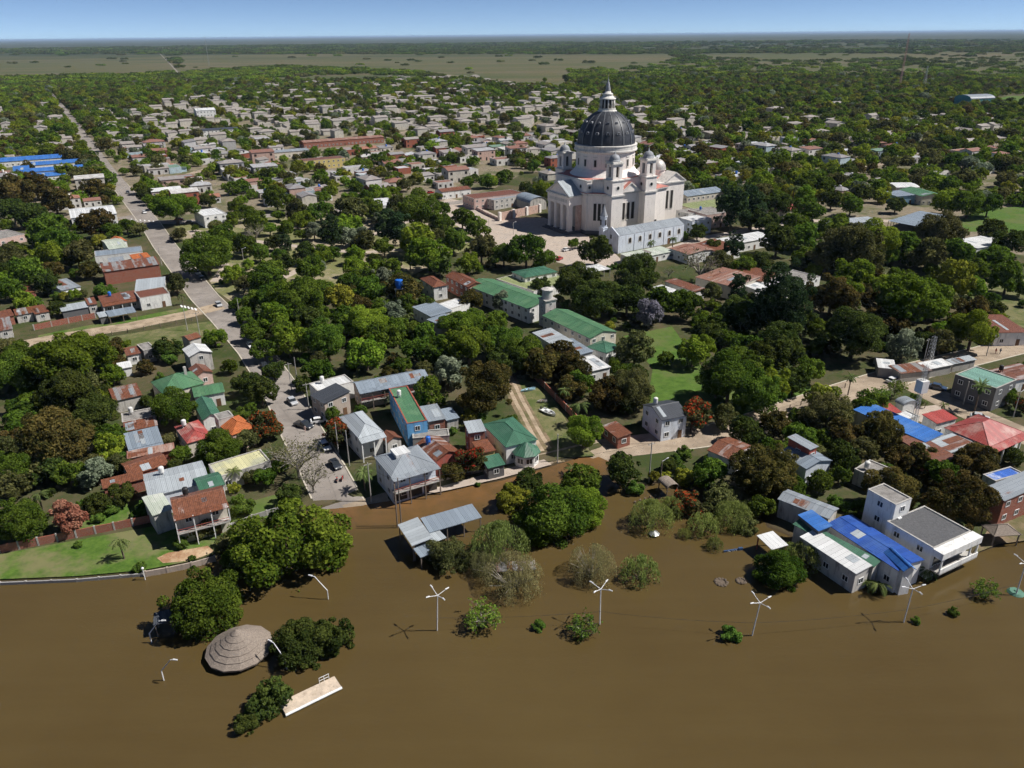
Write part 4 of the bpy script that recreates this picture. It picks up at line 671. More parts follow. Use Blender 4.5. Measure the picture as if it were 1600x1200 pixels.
HT = """
two-storey corner house with grey hip roof and balcony at the flooded corner|611,746|687,730|574,716|6.2|hip:1.8|zinc|bwhite|bal patch dlow
two-storey white house with pale hip roof behind the blossoming street tree|560,685|600,675|527,652|5.6|hip:1.6|pzinc|white|ver
tall sky blue house with flat green roof and red parapet|636,662|667,656|609,607|6.5|flat|green|sky|redcap tank
stone house with dark grey sloping roof beside the parked cars|506,631|542,613|494,614|5.2|shed:1.0:y|dark|beige|
long two-storey wing with zinc gable roof behind the dark grey roof|560,611|670,589|551,597|5.2|gable:1.0|bzinc|beige|bal
low white flat-roofed annexe behind the dark grey sloping roof|496,611|552,596|484,599|4.6|flat|white|white|nowin tank
small cottage with patched red and white gable roof by the hip-roofed house|605,692|626,682|597,680|3.4|gable:1.0:y|halfrust|stain|
low house with weathered concrete roof between the blue house and rusty roof|645,685|702,680|645,674|3.6|flat|concrete|stain|
house with big rusty striped gable roof and blue tank beside corner house|682,720|722,707|647,695|4.2|gable:1.3:y|halfrust|red|btank
red brick upper-floor box with zinc roof beside the green-roofed villa|732,677|761,675|720,662|6.2|shed:0.5|pzinc|brick|
white villa with green hip roof beside the sandy lane|790,699|840,686|754,662|4.6|hip:1.4|dgreen|white|
low shop with green sloping awning roof behind the orange blossom tree|762,732|790,725|752,719|3.0|shed:0.8|dgreen|dgrey|
low house with rusty roof squeezed left of the white villa|750,709|776,704|735,694|3.6|shed:0.5|rust|yellow|
brick house with zinc roof right behind the tall blue house|669,659|696,652|660,637|3.6|shed:0.5|zinc|brick|
small shed with pale zinc roof under the mango tree|697,657|716,650|690,641|3.0|shed:0.4|bzinc|stain|nowin
stilted house with rusty gable roof and white verandah posts above the shore|271,806|356,788|259,779|6.6|gable:1.3|halfrust|cream|bal wcol ktank
wide house with pale zinc roof and white tank behind the stilted house|231,777|327,750|229,740|5.0|gable:0.8|pzinc|bwhite|tank
lean-to with old pale green sheets left of the stilted house|238,806|268,792|229,778|4.6|shed:0.5|pgreen|stain|nowin
small green-roofed room between stilted house and yellow roof|312,768|354,760|293,750|5.4|gable:0.8|dgreen|white|nowin
low hall with faded yellow flat roof beside the bare street tree|340,746|424,722|322,727|3.6|flat|yellow|stain|
long lean-to with rusty patched sheets behind the silvery tree|160,764|226,748|157,753|3.0|shed:0.5|rust|brick|nowin
low house with rusty gable roof behind the pale zinc roof|201,744|262,722|195,722|3.3|gable:0.8|rust|brick|
narrow brick lean-to with rusty roof in front of the grey shed|198,717|273,704|195,708|3.0|shed:0.4|prust|brick|nowin
long shed with clean grey zinc roof among the left yards|200,703|255,691|191,682|3.6|shed:0.7|bzinc|stain|ver
whitewashed house with brick red strip roof above the grey shed|194,675|247,665|190,661|3.6|shed:0.4|halfrust|white|
low concrete-roofed house with white tank below the green villa|191,660|243,652|184,647|4.0|flat|concrete|stain|tank nowin
big villa with green hip roof left of the avenue|254,616|323,601|226,599|4.4|hip:2.6|green|cream|chim
green-roofed wing of the big villa towards the avenue|303,621|352,613|296,606|3.8|gable:1.0|green|white|
old outbuilding with greyed zinc roof left of the green villa|177,627|223,618|166,611|3.6|shed:0.5|ozinc|stain|nowin
house with faded red hip roof behind the round green tree|292,693|329,678|281,664|4.0|hip:1.2|oldred|cream|tank
house with orange clay tile roof beside the avenue trees|362,680|391,661|354,655|4.6|hip:1.5|tile|pink|
house with green and grey gable roof under the villa wing|316,657|345,647|309,627|4.6|gable:1.2:y|dgreen|white|
small concrete tower room between the red and tiled roofs|341,656|364,649|336,647|6.4|flat|concrete|stain|nowin
small house with brown gable roof beside the dark avenue|306,588|333,581|294,576|3.4|gable:1.0:y|brown|pink|
tall stained house with white gable roof beside the avenue corner|295,558|334,552|277,547|5.4|gable:1.2:y|white|stain|
small brown-roofed room behind the stained white-roofed house|295,532|313,525|286,525|4.4|gable:0.8|brown|stain|
small house with brown roof right of the mango below the dirt road|197,556|221,551|194,546|3.2|shed:0.5|brown|white|
grey roofless-looking concrete box near the junk yard|224,548|240,542|221,537|4.0|flat|concrete|grey|
little white shed in the junk yard below the dirt road|185,577|207,573|181,569|2.8|shed:0.3|white|white|nowin
verandah wing with rusty roof and dark open front by dirt road|159,475|217,464|157,465|3.8|shed:0.7|rust|stain|ver btank
white corner shop with rusty roof at the dirt road junction|218,466|264,457|214,455|4.6|flat|rust|white|
small blue-grey canopy on posts beside the dirt road|170,495|213,487|166,487|2.8|shed:0.3|bzinc|pole_wood|open
tiny dark kiosk with pale roof beside the blue-grey canopy|155,496|169,493|152,489|2.6|shed:0.2|pzinc|dgrey|nowin
low house with pale zinc roof behind the brick yard wall|96,487|138,479|94,479|3.0|shed:0.4|pzinc|dgrey|nowin
small rusty-roofed room left of the verandah wing|137,477|152,474|134,468|3.4|shed:0.5|rust|stain|
leftmost shack with greyed zinc roof beside dirt road|-6,518|20,513|-8,500|3.0|shed:0.4|ozinc|stain|
leftmost shack with rusty roof behind the greyed one|-6,498|22,492|-8,489|3.2|shed:0.4|rust|brick|
shack with greyed patched roof among the left dirt road yards|24,493|52,488|21,485|3.0|shed:0.4|ozinc|stain|
shack with rusty roof beside the dark tree at the brick wall|54,491|76,485|51,480|3.0|shed:0.4|rust|stain|
zinc-roofed shed between the trees left of the brick hall|96,454|122,445|87,440|3.2|shed:0.5|zinc|white|
rusty-roofed shed under trees at the left edge|32,460|55,454|27,450|3.0|shed:0.4|rust|brick|nowin
long red brick hall with patched zinc roof beside the avenue|161,425|250,413|155,415|5.4|shed:0.8|ozinc|brick|nowin
low house with pale zinc roof between corner shop and brick hall|210,455|258,446|228,437|4.0|shed:0.5|pzinc|stain|
house with bright orange tile roof behind the brick hall|210,408|237,403|206,400|4.8|shed:0.7|tile|white|
small zinc-roofed room left of the orange tile roof|171,412|195,408|172,404|4.4|shed:0.4|zinc|stain|nowin
long white building with bluish flat roof beside the avenue|148,401|222,390|160,391|4.8|flat|bzinc|white|
white house with pale olive roof behind the long bluish roof|170,390|198,384|167,374|5.0|gable:1.2|pgreen|white|
small house with orange gable roof near the avenue bend|181,379|197,375|179,372|4.4|gable:1.0:y|tile|white|
house with rusty roof between trees at the upper left edge|41,344|61,341|39,333|4.0|shed:0.6|rust|brick|
house with pinkish concrete roof at the left edge|-4,374|28,363|-8,362|3.6|flat|concrete|pink|
big white building with pale roof among palms by the avenue|110,341|183,334|104,327|6.0|gable:1.2|white|white|
two-storey white house with dark roof behind the blossom tree on the street|1034,657|1075,648|1004,632|5.8|gable:1.5|dark|bwhite|tank
small brick garage with rusty white roof beside the round bright tree|965,685|987,679|941,665|2.9|shed:0.5:y|halfrust|brick|
long low white house with rusty striped gable roof right of the hedge|1150,722|1182,699|1106,702|3.6|gable:0.9:y|halfrust|white|
white house with zinc gable roof below its dark red upper room|1260,733|1299,718|1218,706|4.6|gable:1.0:y|bzinc|bwhite|
dark red upper room with grey roof above the white gabled house|1266,703|1279,697|1230,685|7.0|shed:0.4|zinc|red|
low house with plain concrete roof between the riverside mangoes|1376,750|1400,735|1335,733|3.6|flat|concrete|stain|tank
wide shed with grey zinc roof behind the blue canopies|1296,811|1327,800|1208,786|4.2|gable:0.6:y|zinc|stain|nowin
white three-storey tower block of the riverside building|1400,789|1434,784|1350,767|9.5|flat|concrete|white|ac rot=28
white riverside block with dark gravel roof and front balcony|1459,857|1521,832|1402,826|6.2|flat|gravel|white|ac dep=9.3 rot=28
flooded hall with wide royal blue sheet roof|1404,892|1436,869|1298,816|4.6|gable:0.5:y|blue|white|
small raised royal blue roof at the back of the flooded hall|1279,830|1297,821|1251,803|5.2|shed:0.4:y|sblue|dgrey|nowin
flooded lean-to with narrow green sheet roof beside the blue hall|1366,886|1378,878|1238,819|4.1|shed:0.3:y|dgreen|stain|nowin
flooded white-roofed wing along the blue hall|1338,897|1362,885|1250,838|4.0|shed:0.3:y|white|stain|
blue gabled porch at the front of the flooded hall|1412,893|1428,886|1386,862|4.9|gable:0.9:y|sblue|white|nowin
little flooded hut with white sheet roof left of the big willow|1206,859|1230,850|1184,838|2.4|shed:0.3|white|wall_red|open
brick house with grey zinc roof at the right edge|1570,783|1650,755|1530,765|6.0|shed:0.6:y|zinc|brick|
low house with blue and white painted roof at the right edge|1556,752|1592,736|1541,740|4.2|flat|bwhite|white|nowin
long hall with royal blue roof below the lattice mast|1446,691|1466,677|1338,638|4.6|shed:0.4:y|sblue|white|nowin
long hall with smooth rust brown roof below the blue one|1465,723|1487,711|1410,682|4.2|shed:0.4:y|brown|brick|nowin
low hall with pale grey roof between the blue and red roofs|1485,708|1530,694|1448,690|4.0|shed:0.3:y|pzinc|white|nowin
large house with red hip roof and white verandah posts|1546,698|1608,678|1470,670|4.6|hip:2.4|oldred|white|ver
small white house with bright red roof above the big red hip roof|1464,662|1492,651|1444,649|4.2|shed:0.5|red|white|
tiny house with red roof beside the blue roof's far end|1390,647|1405,641|1374,634|3.6|shed:0.5|red|white|
small white flat-roofed house below the lattice mast|1415,657|1432,648|1398,646|3.4|flat|white|white|
small grey vaulted room beside the sandy corner|1412,634|1430,627|1401,626|3.2|barrel:0.9:y|zinc|white|nowin
grey two-storey corner building with flat green roof and parapet|1557,607|1585,592|1495,584|6.4|flat|teal|dgrey|
low house with rusty striped roof behind the grey corner building|1575,598|1625,583|1541,579|3.6|shed:0.5:y|halfrust|white|ktank
market stall with white sheet roof beside the sandy street|1372,574|1402,580|1360,560|2.9|shed:0.3|white|concrete|nowin
market stall with grey sheet roof in the street-side row|1408,584|1447,573|1400,571|2.9|shed:0.3|ozinc|concrete|nowin
market stall with pale canvas roof near the pole|1452,577|1482,566|1440,567|2.9|shed:0.3|white|concrete|nowin
last market stall of the street-side row with white roof|1490,569|1518,558|1484,562|2.7|shed:0.3|pzinc|concrete|nowin
white street house with rusty red roof at the right edge|1556,520|1588,508|1546,495|4.4|shed:0.8|rust|white|
long convent building with green gable roof below the plaza|826,483|850,464|750,440|5.2|gable:1.4:y|green|white|
convent wing with green gable roof beside the water tower|922,529|958,515|855,491|5.6|gable:1.4:y|green|cream|
small green hip-roofed hall at the end of the convent wing|947,552|964,538|922,539|3.8|hip:1.2|dgreen|white|
low building with white sheet roof in front of convent wing|920,581|950,570|901,562|3.6|shed:0.3|white|white|
low building with zinc roof behind the white sheet roof|900,556|926,549|870,534|3.8|shed:0.3:y|bzinc|white|nowin
white building with pale zinc roof below the water tower|866,541|888,530|844,517|4.8|shed:0.4:y|pzinc|white|
raised hall with green hip roof nearest the church forecourt|820,434|871,424|800,424|5.4|hip:1.0|dgreen|white|
low convent gallery with olive flat roof|834,455|884,433|790,432|3.6|flat|olive|white|nowin
white market tent beside the forecourt tree|925,425|950,418|913,416|3.0|hip:0.8|white|concrete|open
low white building with pale roof in front of the chapel|990,405|1050,391|973,397|3.2|shed:0.4|pgreen|white|
house with pale rusty striped roof in front of chapel end|1076,398|1116,387|1056,386|4.2|gable:0.9:y|prust|white|
house with brick red rusty roof right of the chapel|1122,394|1138,381|1100,378|4.4|shed:0.6:y|rust|white|
long white sheet-roofed hall running right from the chapel|1140,383|1197,366|1127,373|4.2|shed:0.4|white|white|
narrow white roof strip among the dark convent trees|1062,464|1070,458|1026,447|3.2|shed:0.2:y|white|white|nowin
narrow house with white and rusty roof behind the white strip|1086,456|1094,449|1047,437|3.4|shed:0.3:y|halfrust|white|nowin
large house with old rusty sheet roof above the tall conifer|1147,449|1172,431|1098,429|5.0|shed:0.8:y|prust|cream|
wide house with dark rusty roof right of the old sheet roof|1190,440|1210,427|1142,423|4.8|shed:0.5:y|rust|cream|
white sheet-roofed house in front of the dark rusty roof|1181,453|1220,438|1168,446|4.0|shed:0.3|white|white|
white lean-to with sloping white roof beside the brick stack|1222,455|1238,442|1194,444|3.6|shed:0.5:y|white|white|
white two-storey house with concrete roof and brick stack|1257,440|1273,430|1220,427|5.4|flat|concrete|white|
house with red hip roof and white walls below the plaza palms|677,449|698,444|660,434|5.2|hip:1.2|rust|white|
brick house with red gable roof right of the plaza palms|731,449|752,441|705,429|5.6|gable:1.2:y|rust|brick|
house with clear zinc roof among trees below the plaza|673,495|701,484|654,477|4.2|shed:0.4:y|bzinc|white|
second zinc-roofed house just below the clear zinc roof|691,509|714,498|673,497|4.0|shed:0.3:y|bzinc|stain|nowin
white-roofed house right of the zinc roofs below the plaza|701,484|724,470|690,473|4.0|flat|white|white|nowin
pinkish colonial house with balustrade left of the church forecourt|741,311|798,297|722,300|6.0|flat|rust|pink|dep=14 rot=30
roofless stained building with grey sheet strip by the forecourt wall|772,313|814,304|756,306|5.4|flat|zinc|stain|
grey vaulted hangar between forecourt wall and church|828,318|855,310|822,305|4.2|barrel:3.0:y|bzinc|stain|nowin dep=16 wid=11 rot=30
long cloister with blue-grey gable roof behind the church|1074,307|1130,297|1067,291|7.0|gable:1.6|bzinc|cream|dep=14 rot=30
cloister gallery with olive roof right behind the church|1085,327|1142,312|1078,318|4.0|shed:0.5|olive|cream|ver
pale blue and white house at the end of the chapel|1082,346|1100,338|1072,338|7.0|flat|white|bwhite|
pinkish house with roof terrace and blue tank behind the chapel|1105,336|1130,328|1088,326|7.0|flat|concrete|pink|btank
white terrace house with small cupola behind the chapel end|1076,334|1090,328|1068,327|6.4|flat|concrete|white|
school hall with long bright blue roof, farthest of the blue roofs|-12,254|104,243|-16,247|4.2|shed:1.4|sblue|white|dep=14 rot=30
school block with broad bright blue roof beside the avenue|20,270|44,266|15,255|4.4|shed:1.4|sblue|white|dep=24 rot=30
school wing with narrow bright blue roof, upper of three|44,259|122,251|42,253|4.2|shed:1.2|sblue|white|dep=11 rot=30
school wing with narrow bright blue roof, middle of three|46,269|127,260|44,263|4.2|shed:1.2|sblue|white|dep=11 rot=30
school wing with narrow bright blue roof, lowest of three|40,278|100,271|40,272|4.0|shed:1.2|sblue|white|dep=11 rot=30
tall white mill building beside the far country road|306,173|328,167|286,160|11|gable:2.0|white|white|dep=16 wid=22 rot=30
long dark-roofed hall left of the upper town|305,205|364,198|302,197|6.0|shed:0.5|dark|white|dep=14 rot=30
long hall with zinc roof in the upper town left of the church|398,241|472,231|396,229|5.0|gable:1.0|zinc|cream|dep=14 rot=30
long brick hall with rusty roof in the upper town|474,223|545,207|468,214|5.0|gable:1.0|prust|brick|dep=14 rot=30
two-storey cream house with red roof in the upper town|472,252|514,241|470,240|6.4|flat|brown|yellow|dep=12 rot=30
sports hall with arched grey roof and teal walls on the right|1517,155|1547,150|1496,148|8.5|barrel:4.5|zinc|teal|nowin dep=26 wid=40 rot=18
house with green gable roof in the right-hand street|1441,307|1462,301|1427,295|5.0|gable:1.4:y|green|cream|
house with blue-grey sloping roof left of the green gable|1402,307|1430,303|1388,299|4.4|shed:0.6:y|bzinc|lblue|
market hall with white arched roof behind the green gable|1400,293|1430,290|1396,286|4.6|barrel:1.0|white|white|nowin
wide parking shelter with dark blue-grey roof beside the ball field|1440,355|1500,340|1370,346|4.0|shed:0.4|bzinc|pole_wood|open dep=16
white-roofed building at the edge of the ball field|1527,388|1564,373|1499,375|3.8|shed:0.4|white|white|
house with bright red roof among the right-hand trees|1219,330|1244,322|1211,321|4.2|shed:0.6|red|cream|
long building with grey roof right of the red-roofed house|1296,352|1365,342|1290,345|4.0|shed:0.4|pzinc|white|
two-storey white house beside the plaza street corner|318,338|352,332|310,328|6.0|flat|white|white|
white house with pale roof left of the plaza street|236,300|285,296|232,290|6.4|gable:1.0|white|pink|dep=12 rot=30
two-storey white shop at the plaza's far side|592,322|618,318|588,310|7.0|flat|white|white|
low terracotta-roofed house at the plaza's far side|690,300|735,294|686,292|4.4|gable:1.0|brown|white|dep=10 rot=30
"""
for ln in HT.strip().split('\n'):
    lb, A, B, D, h, rf, rm, wm, op = ln.split('|'); pr = lambda s: tuple(float(q) for q in s.split(','))
    wm_ = wm if wm in ('pole_wood', 'concrete', 'wall_red') else 'wall_' + wm
    nm = 'market_stall' if 'stall' in lb else 'open_shelter' if 'open' in op else 'house' if any(k in lb for k in ('house', 'villa', 'cottage', 'shack')) else 'building'
    house(lb, pr(A), pr(B), pr(D), float(h), rf, rm, wm_, op, nm.replace('_', ' ').replace('market stall', 'stall').replace('open shelter', 'shelter'), nm)
HB = {o['label']: o for o in HOUSES}
# ------------------------------------------------------------------ basilica with the great dome
OX, OY, CA = 46.7, 388.0, R(30.5)
ch = thing('church', 'large cream domed church with four small towers beside the plaza', 'church', (OX, OY, ZG), CA)
def cpart(name, mb, mat, smooth=False, par=None): return mb.build(name, mat, par or ch, smooth=smooth)
plan = [(-20, -13), (-19, -13), (-11.5, -21), (-6.5, -21), (-6.5, -19.5), (6.5, -19.5), (6.5, -21), (13, -21), (24, -19), (24, 19), (13, 21), (6.5, 21), (6.5, 19.5), (-6.5, 19.5), (-6.5, 21), (-11.5, 21), (-19, 13), (-20, 13)]
grow = lambda pl, k: [(x * (1 + k / 20), y * (1 + k / 20)) for x, y in pl]
b = MB(); b.prism(plan, 0, 19); cpart('wall', b, 'church_wall')
b = MB(); b.prism(grow(plan, 0.35), -0.4, 1.6); cpart('plinth', b, 'church_base')
b = MB(); b.prism(grow(plan, 0.7), 18.7, 19.2); b.prism(grow(plan, 0.4), 18.2, 18.7); cpart('cornice', b, 'church_trim')
b = MB(); b.prism(grow(plan, 0.75), 19.2, 19.32); cpart('cornice_capping', b, 'church_terracotta')
attic = [(-20, -13), (-17, -13), (-17, -12), (-10, -19), (10, -19), (17, -15), (17, 15), (10, 19), (-10, 19), (-17, 12), (-17, 13), (-20, 13)]
b = MB(); b.prism(attic, 19.32, 24.6); cpart('attic', b, 'church_wall')
b = MB(); b.prism(grow(attic, 0.4), 24.6, 25.2); cpart('attic_cornice', b, 'church_trim')
b = MB(); b.prism(grow(attic, -0.5), 25.2, 25.32); cpart('roof', b, 'church_terracotta')
# oculi
def oculus(x, y, z, nx_, ny_, r=0.75):
    a = math.atan2(ny_, nx_); g = MB(); n = 16; o = link('oculus', None, ch, (x, y, z), a)
    ring = MB()
    for i in range(n):
        t0, t1 = 2 * math.pi * i / n, 2 * math.pi * (i + 1) / n
        v = lambda t, rr, xx: (xx, rr * math.cos(t), rr * math.sin(t))
        ring.add([v(t0, r, 0.12), v(t1, r, 0.12), v(t1, r * 1.35, 0.12), v(t0, r * 1.35, 0.12), v(t0, r * 1.35, -0.02), v(t1, r * 1.35, -0.02)], [(0, 1, 2, 3), (3, 2, 5, 4)])
    rg = ring.build('frame', 'church_trim', o); d = MB(); d.add([(0.03, r * math.cos(2 * math.pi * i / n), r * math.sin(2 * math.pi * i / n)) for i in range(n)], [tuple(range(n))]); d.build('pane', 'pane', o)
for x, y, nx_, ny_ in ((-20, -8, -1, 0), (-20, 8, -1, 0), (-18.5, -13, 0, -1)): oculus(x, y, 21.8, nx_, ny_)
# tower blocks, belfries and cupolas
for tx, ty in ((-10, -20.4), (10, -20.4), (-10, 20.4), (10, 20.4)):
    tw = 3.3
    b = MB(); b.box(tx - tw, ty - tw, 0.2, tx + tw, ty + tw, 25.4); cpart('tower_base', b, 'church_wall')
    b = MB(); b.box(tx - tw - 0.5, ty - tw - 0.5, 18.4, tx + tw + 0.5, ty + tw + 0.5, 19.1); cpart('tower_cornice', b, 'church_trim'); b = MB(); b.box(tx - tw - 0.3, ty - tw - 0.3, 25.4, tx + tw + 0.3, ty + tw + 0.3, 25.9); cpart('tower_cornice', b, 'church_trim')
    s = 2.65; b = MB()
    for sx in (-1, 1):
        for sy in (-1, 1): b.box(tx + sx * s - (1.75 if sx > 0 else 0), ty + sy * s - (1.75 if sy > 0 else 0), 25.9, tx + sx * s + (0 if sx > 0 else 1.75), ty + sy * s + (0 if sy > 0 else 1.75), 33.0)
    b.box(tx - s + 0.1, ty - s + 0.1, 25.9, tx + s - 0.1, ty + s - 0.1, 27.0); b.box(tx - s + 0.1, ty - s + 0.1, 31.8, tx + s - 0.1, ty + s - 0.1, 33.0); cpart('belfry', b, 'church_wall')
    b = MB(); b.box(tx - 1.5, ty - 1.5, 27, tx + 1.5, ty + 1.5, 31.8); cpart('belfry_opening', b, 'opening')
    b = MB(); b.box(tx - s - 0.55, ty - s - 0.55, 33.0, tx + s + 0.55, ty + s + 0.55, 33.6); b.box(tx - s - 0.2, ty - s - 0.2, 33.6, tx + s + 0.2, ty + s + 0.2, 34.1); cpart('tower_cornice', b, 'church_trim')
    b = MB(); b.lathe([(2.7, 34.1), (2.7, 34.6)] + [(2.55 * math.cos(t * math.pi / 16), 34.6 + 2.7 * math.sin(t * math.pi / 16)) for t in range(8)] + [(0.35, 37.5), (0.3, 38.1), (0.12, 38.2), (0.05, 39.4), (0.0, 39.4)], 20, tx, ty); cpart('cupola', b, 'church_lead', True)
    for nx_, ny_ in ((-1, 0), (0, -1)): oculus(tx + nx_ * tw, ty + ny_ * tw, 22.2, nx_, ny_, 0.8)
# tall windows: every bay is a window of its own
def cwin(p, n2, z0, z1, w_):
    a = math.atan2(n2[1], n2[0]); o = link('window', None, ch, (p[0], p[1], 0), a)
    f = MB(); f.box(-0.05, -w_ / 2 - 0.18, z0 - 0.2, 0.14, -w_ / 2, z1 + 0.2); f.box(-0.05, w_ / 2, z0 - 0.2, 0.14, w_ / 2 + 0.18, z1 + 0.2); f.box(-0.05, -w_ / 2, z1, 0.14, w_ / 2, z1 + 0.2); f.box(-0.05, -w_ / 2, z0 - 0.2, 0.2, w_ / 2, z0); f.build('frame', 'church_trim', o)
    g = MB(); g.box(-0.04, -w_ / 2, z0, 0.04, w_ / 2, z1); g.build('pane', 'opening', o)
dn = Vector((-8, -7.5)).normalized()
for sgn in (-1, 1):
    for k in (-1, 0, 1):
        c = Vector((-15.25, -17.0)) + Vector((7.5, -8)).normalized() * (k * 2.1); nn = Vector((-8, -7.5)).normalized() * 0.03
        cwin((c.x + nn.x, sgn * -(c.y + nn.y)), (-8, sgn * 7.5) if sgn > 0 else (-8, -7.5), 6.5, 14.5, 1.35)
    for k in (-1, 0, 1): cwin((k * 2.8, sgn * 19.53), (0, sgn), 6.0, 14.0, 1.75)
    for k in (-1, 1): cwin((31.5 + k * 1.5, sgn * 13.03), (0, sgn), 6.5, 15.5, 1.6)
    cwin((16.5, sgn * 20.45), (0.18, sgn), 1.5, 4.0, 2.2)
    # transept pediment
    b = MB(); b.extr([(-5.4, 19.3), (5.4, 19.3), (0, 23.3)], *( (-21.0, -18.8) if sgn < 0 else (18.8, 21.0)), 'y'); cpart('pediment', b, 'church_wall')
    b = MB(); y0, y1 = (-21.4, -18.6) if sgn < 0 else (18.6, 21.4)
    b.extr([(-6.1, 19.35), (0, 23.85), (6.1, 19.35), (5.3, 19.35), (0, 23.2), (-5.3, 19.35)], y0, y1, 'y'); cpart('pediment_cornice', b, 'church_trim')
    b = MB(); b.extr([(-6.2, 19.4), (0, 23.95), (6.2, 19.4), (0, 23.88)], y0 + 0.2, y1 - 0.2 , 'y'); cpart('pediment_roof', b, 'church_terracotta')
# chancel arm behind
b = MB(); b.box(23.6, -13, 0, 41, 13, 19.2); cpart('chancel', b, 'church_wall')
b = MB(); b.box(23.7, -13.6, 19.2, 41.6, 13.6, 19.8); cpart('chancel_cornice', b, 'church_trim')
for sgn in (-1, 1):
    b = MB(); b.extr([(28, 19.8), (41, 19.8), (34.5, 23.8)], *((-13.2, -7) if sgn < 0 else (7, 13.2)), 'y'); cpart('pediment', b, 'church_wall')
    b = MB(); b.extr([(27.4, 19.85), (34.5, 24.4), (41.6, 19.85), (40.8, 19.85), (34.5, 23.75), (28.2, 19.85)], *((-13.7, -6.5) if sgn < 0 else (6.5, 13.7)), 'y'); cpart('pediment_cornice', b, 'church_trim')
b = MB(); b.box(24, -6.5, 19.8, 40.5, 6.5, 20.8); cpart('chancel_roof', b, 'church_terracotta')
b = MB(); b.lathe([(4.3, 20.5), (4.3, 24.0), (4.7, 24.1), (4.7, 24.5)], 24, 33.5, 0); cpart('small_drum', b, 'church_wall', False)
b = MB(); b.lathe([(4.5 * math.cos(t * math.pi / 20), 24.5 + 4.8 * math.sin(t * math.pi / 20)) for t in range(10)] + [(0.3, 29.4), (0.25, 30.2), (0, 30.3)], 24, 33.5, 0); cpart('small_dome', b, 'church_silver', True)
# drum, ring of windows, dome, ribs, dormers
b = MB(); b.lathe([(17.2, 25.3), (16.6, 25.9), (15.2, 27.2), (14.5, 28.3), (14.2, 28.4), (14.2, 36.4)], 64); cpart('drum', b, 'church_wall', False)
b = MB(); b.lathe([(14.2, 36.0), (14.8, 36.3), (15.3, 36.6), (15.3, 37.2), (15.0, 37.3), (15.0, 38.9), (15.2, 39.0), (15.2, 39.4), (13.9, 39.5)], 64); cpart('drum_cornice', b, 'church_trim', False)
NR = 16
for k in range(NR):
    a = 2 * math.pi * (k + 0.5) / NR
    o = link('drum_window', None, ch, (14.2 * math.cos(a), 14.2 * math.sin(a), 0), a)
    f = MB(); f.box(-0.2, -0.85, 29.9, 0.14, -0.6, 33.4); f.box(-0.2, 0.6, 29.9, 0.14, 0.85, 33.4); f.box(-0.2, -0.6, 33.1, 0.14, 0.6, 33.4); f.box(-0.2, -0.6, 29.7, 0.25, 0.6, 30.0); f.box(-0.2, -1.1, 34.2, 0.22, 1.1, 34.6); f.build('frame', 'church_trim', o)
    g = MB(); g.box(-0.1, -0.6, 30.0, 0.03, 0.6, 33.1); g.build('pane', 'opening', o)
DZ, DH, DR = 39.4, 15.6, 13.8
dome_r = lambda z: DR * max(0.0, 1 - ((z - DZ) / DH) ** 2.15) ** 0.55
zs = [DZ + 14.7 * i / 26 for i in range(27)]
b = MB(); b.lathe([(13.9, 39.3)] + [(dome_r(z), z) for z in zs] + [(0, zs[-1])], 64); cpart('dome', b, 'church_dome_metal', True)
for k in range(NR):
    a = 2 * math.pi * k / NR; b = MB(); n = len(zs); V = []
    for z in zs:
        r = dome_r(z); w_ = 0.10 + 0.20 * r / DR
        for dr, sw in ((0.0, -1), (0.26, -1), (0.26, 1), (0.0, 1)): V.append(((r + dr) * math.cos(a) - sw * w_ * math.sin(a), (r + dr) * math.sin(a) + sw * w_ * math.cos(a), z))
    b.add(V, [(i * 4 + j, i * 4 + j + 1, i * 4 + j + 5, i * 4 + j + 4) for i in range(n - 1) for j in range(3)]); cpart('dome_rib', b, 'church_rib')
    for z, s in ((44.6, 0.85), (49.3, 0.62)):
        a2 = a + math.pi / NR; r = dome_r(z); o = link('dormer', None, ch, (r * math.cos(a2), r * math.sin(a2), z), a2)
        f = MB(); f.extr([(-s, -0.1), (s, -0.1), (s, 0.7 * s), (0.6 * s, 1.25 * s), (-0.6 * s, 1.25 * s), (-s, 0.7 * s)], -1.6, 0.28, 'x'); f.build('hood', 'church_lead', o)
        g = MB(); g.box(0.24, -0.5 * s, 0.1, 0.30, 0.5 * s, 0.85 * s); g.build('pane', 'opening', o)
# lantern and statue
b = MB(); b.lathe([(4.6, 53.9), (4.6, 54.4), (4.0, 54.6), (4.0, 55.4), (0, 55.4)], 32); cpart('lantern_base', b, 'church_trim', False)
b = MB(); b.lathe([(2.6, 55.4), (2.6, 59.4)], 24); cpart('lantern_core', b, 'opening')
for k in range(12):
    a = 2 * math.pi * k / 12; b = MB(); b.tube((3.4 * math.cos(a), 3.4 * math.sin(a), 55.4), (3.3 * math.cos(a), 3.3 * math.sin(a), 59.4), 0.36, 0.30, 8); cpart('lantern_column', b, 'church_trim', True)
b = MB(); b.lathe([(3.9, 59.4), (3.95, 59.9), (3.2, 60.1), (2.5, 60.9), (2.3, 61.3), (2.6, 61.5), (2.5, 61.9), (1.7, 62.2), (1.3, 63.0), (0, 63.0)], 28); cpart('lantern_cap', b, 'church_trim', True)
b = MB(); b.lathe([(1.25, 63.0), (1.2, 63.8), (0.95, 65.2), (0.78, 66.4), (0.5, 67.0), (0.32, 67.3), (0.36, 67.7), (0.28, 68.1), (0.1, 68.6), (0.04, 70.6), (0, 70.6)], 14); cpart('spire', b, 'church_lead', True)
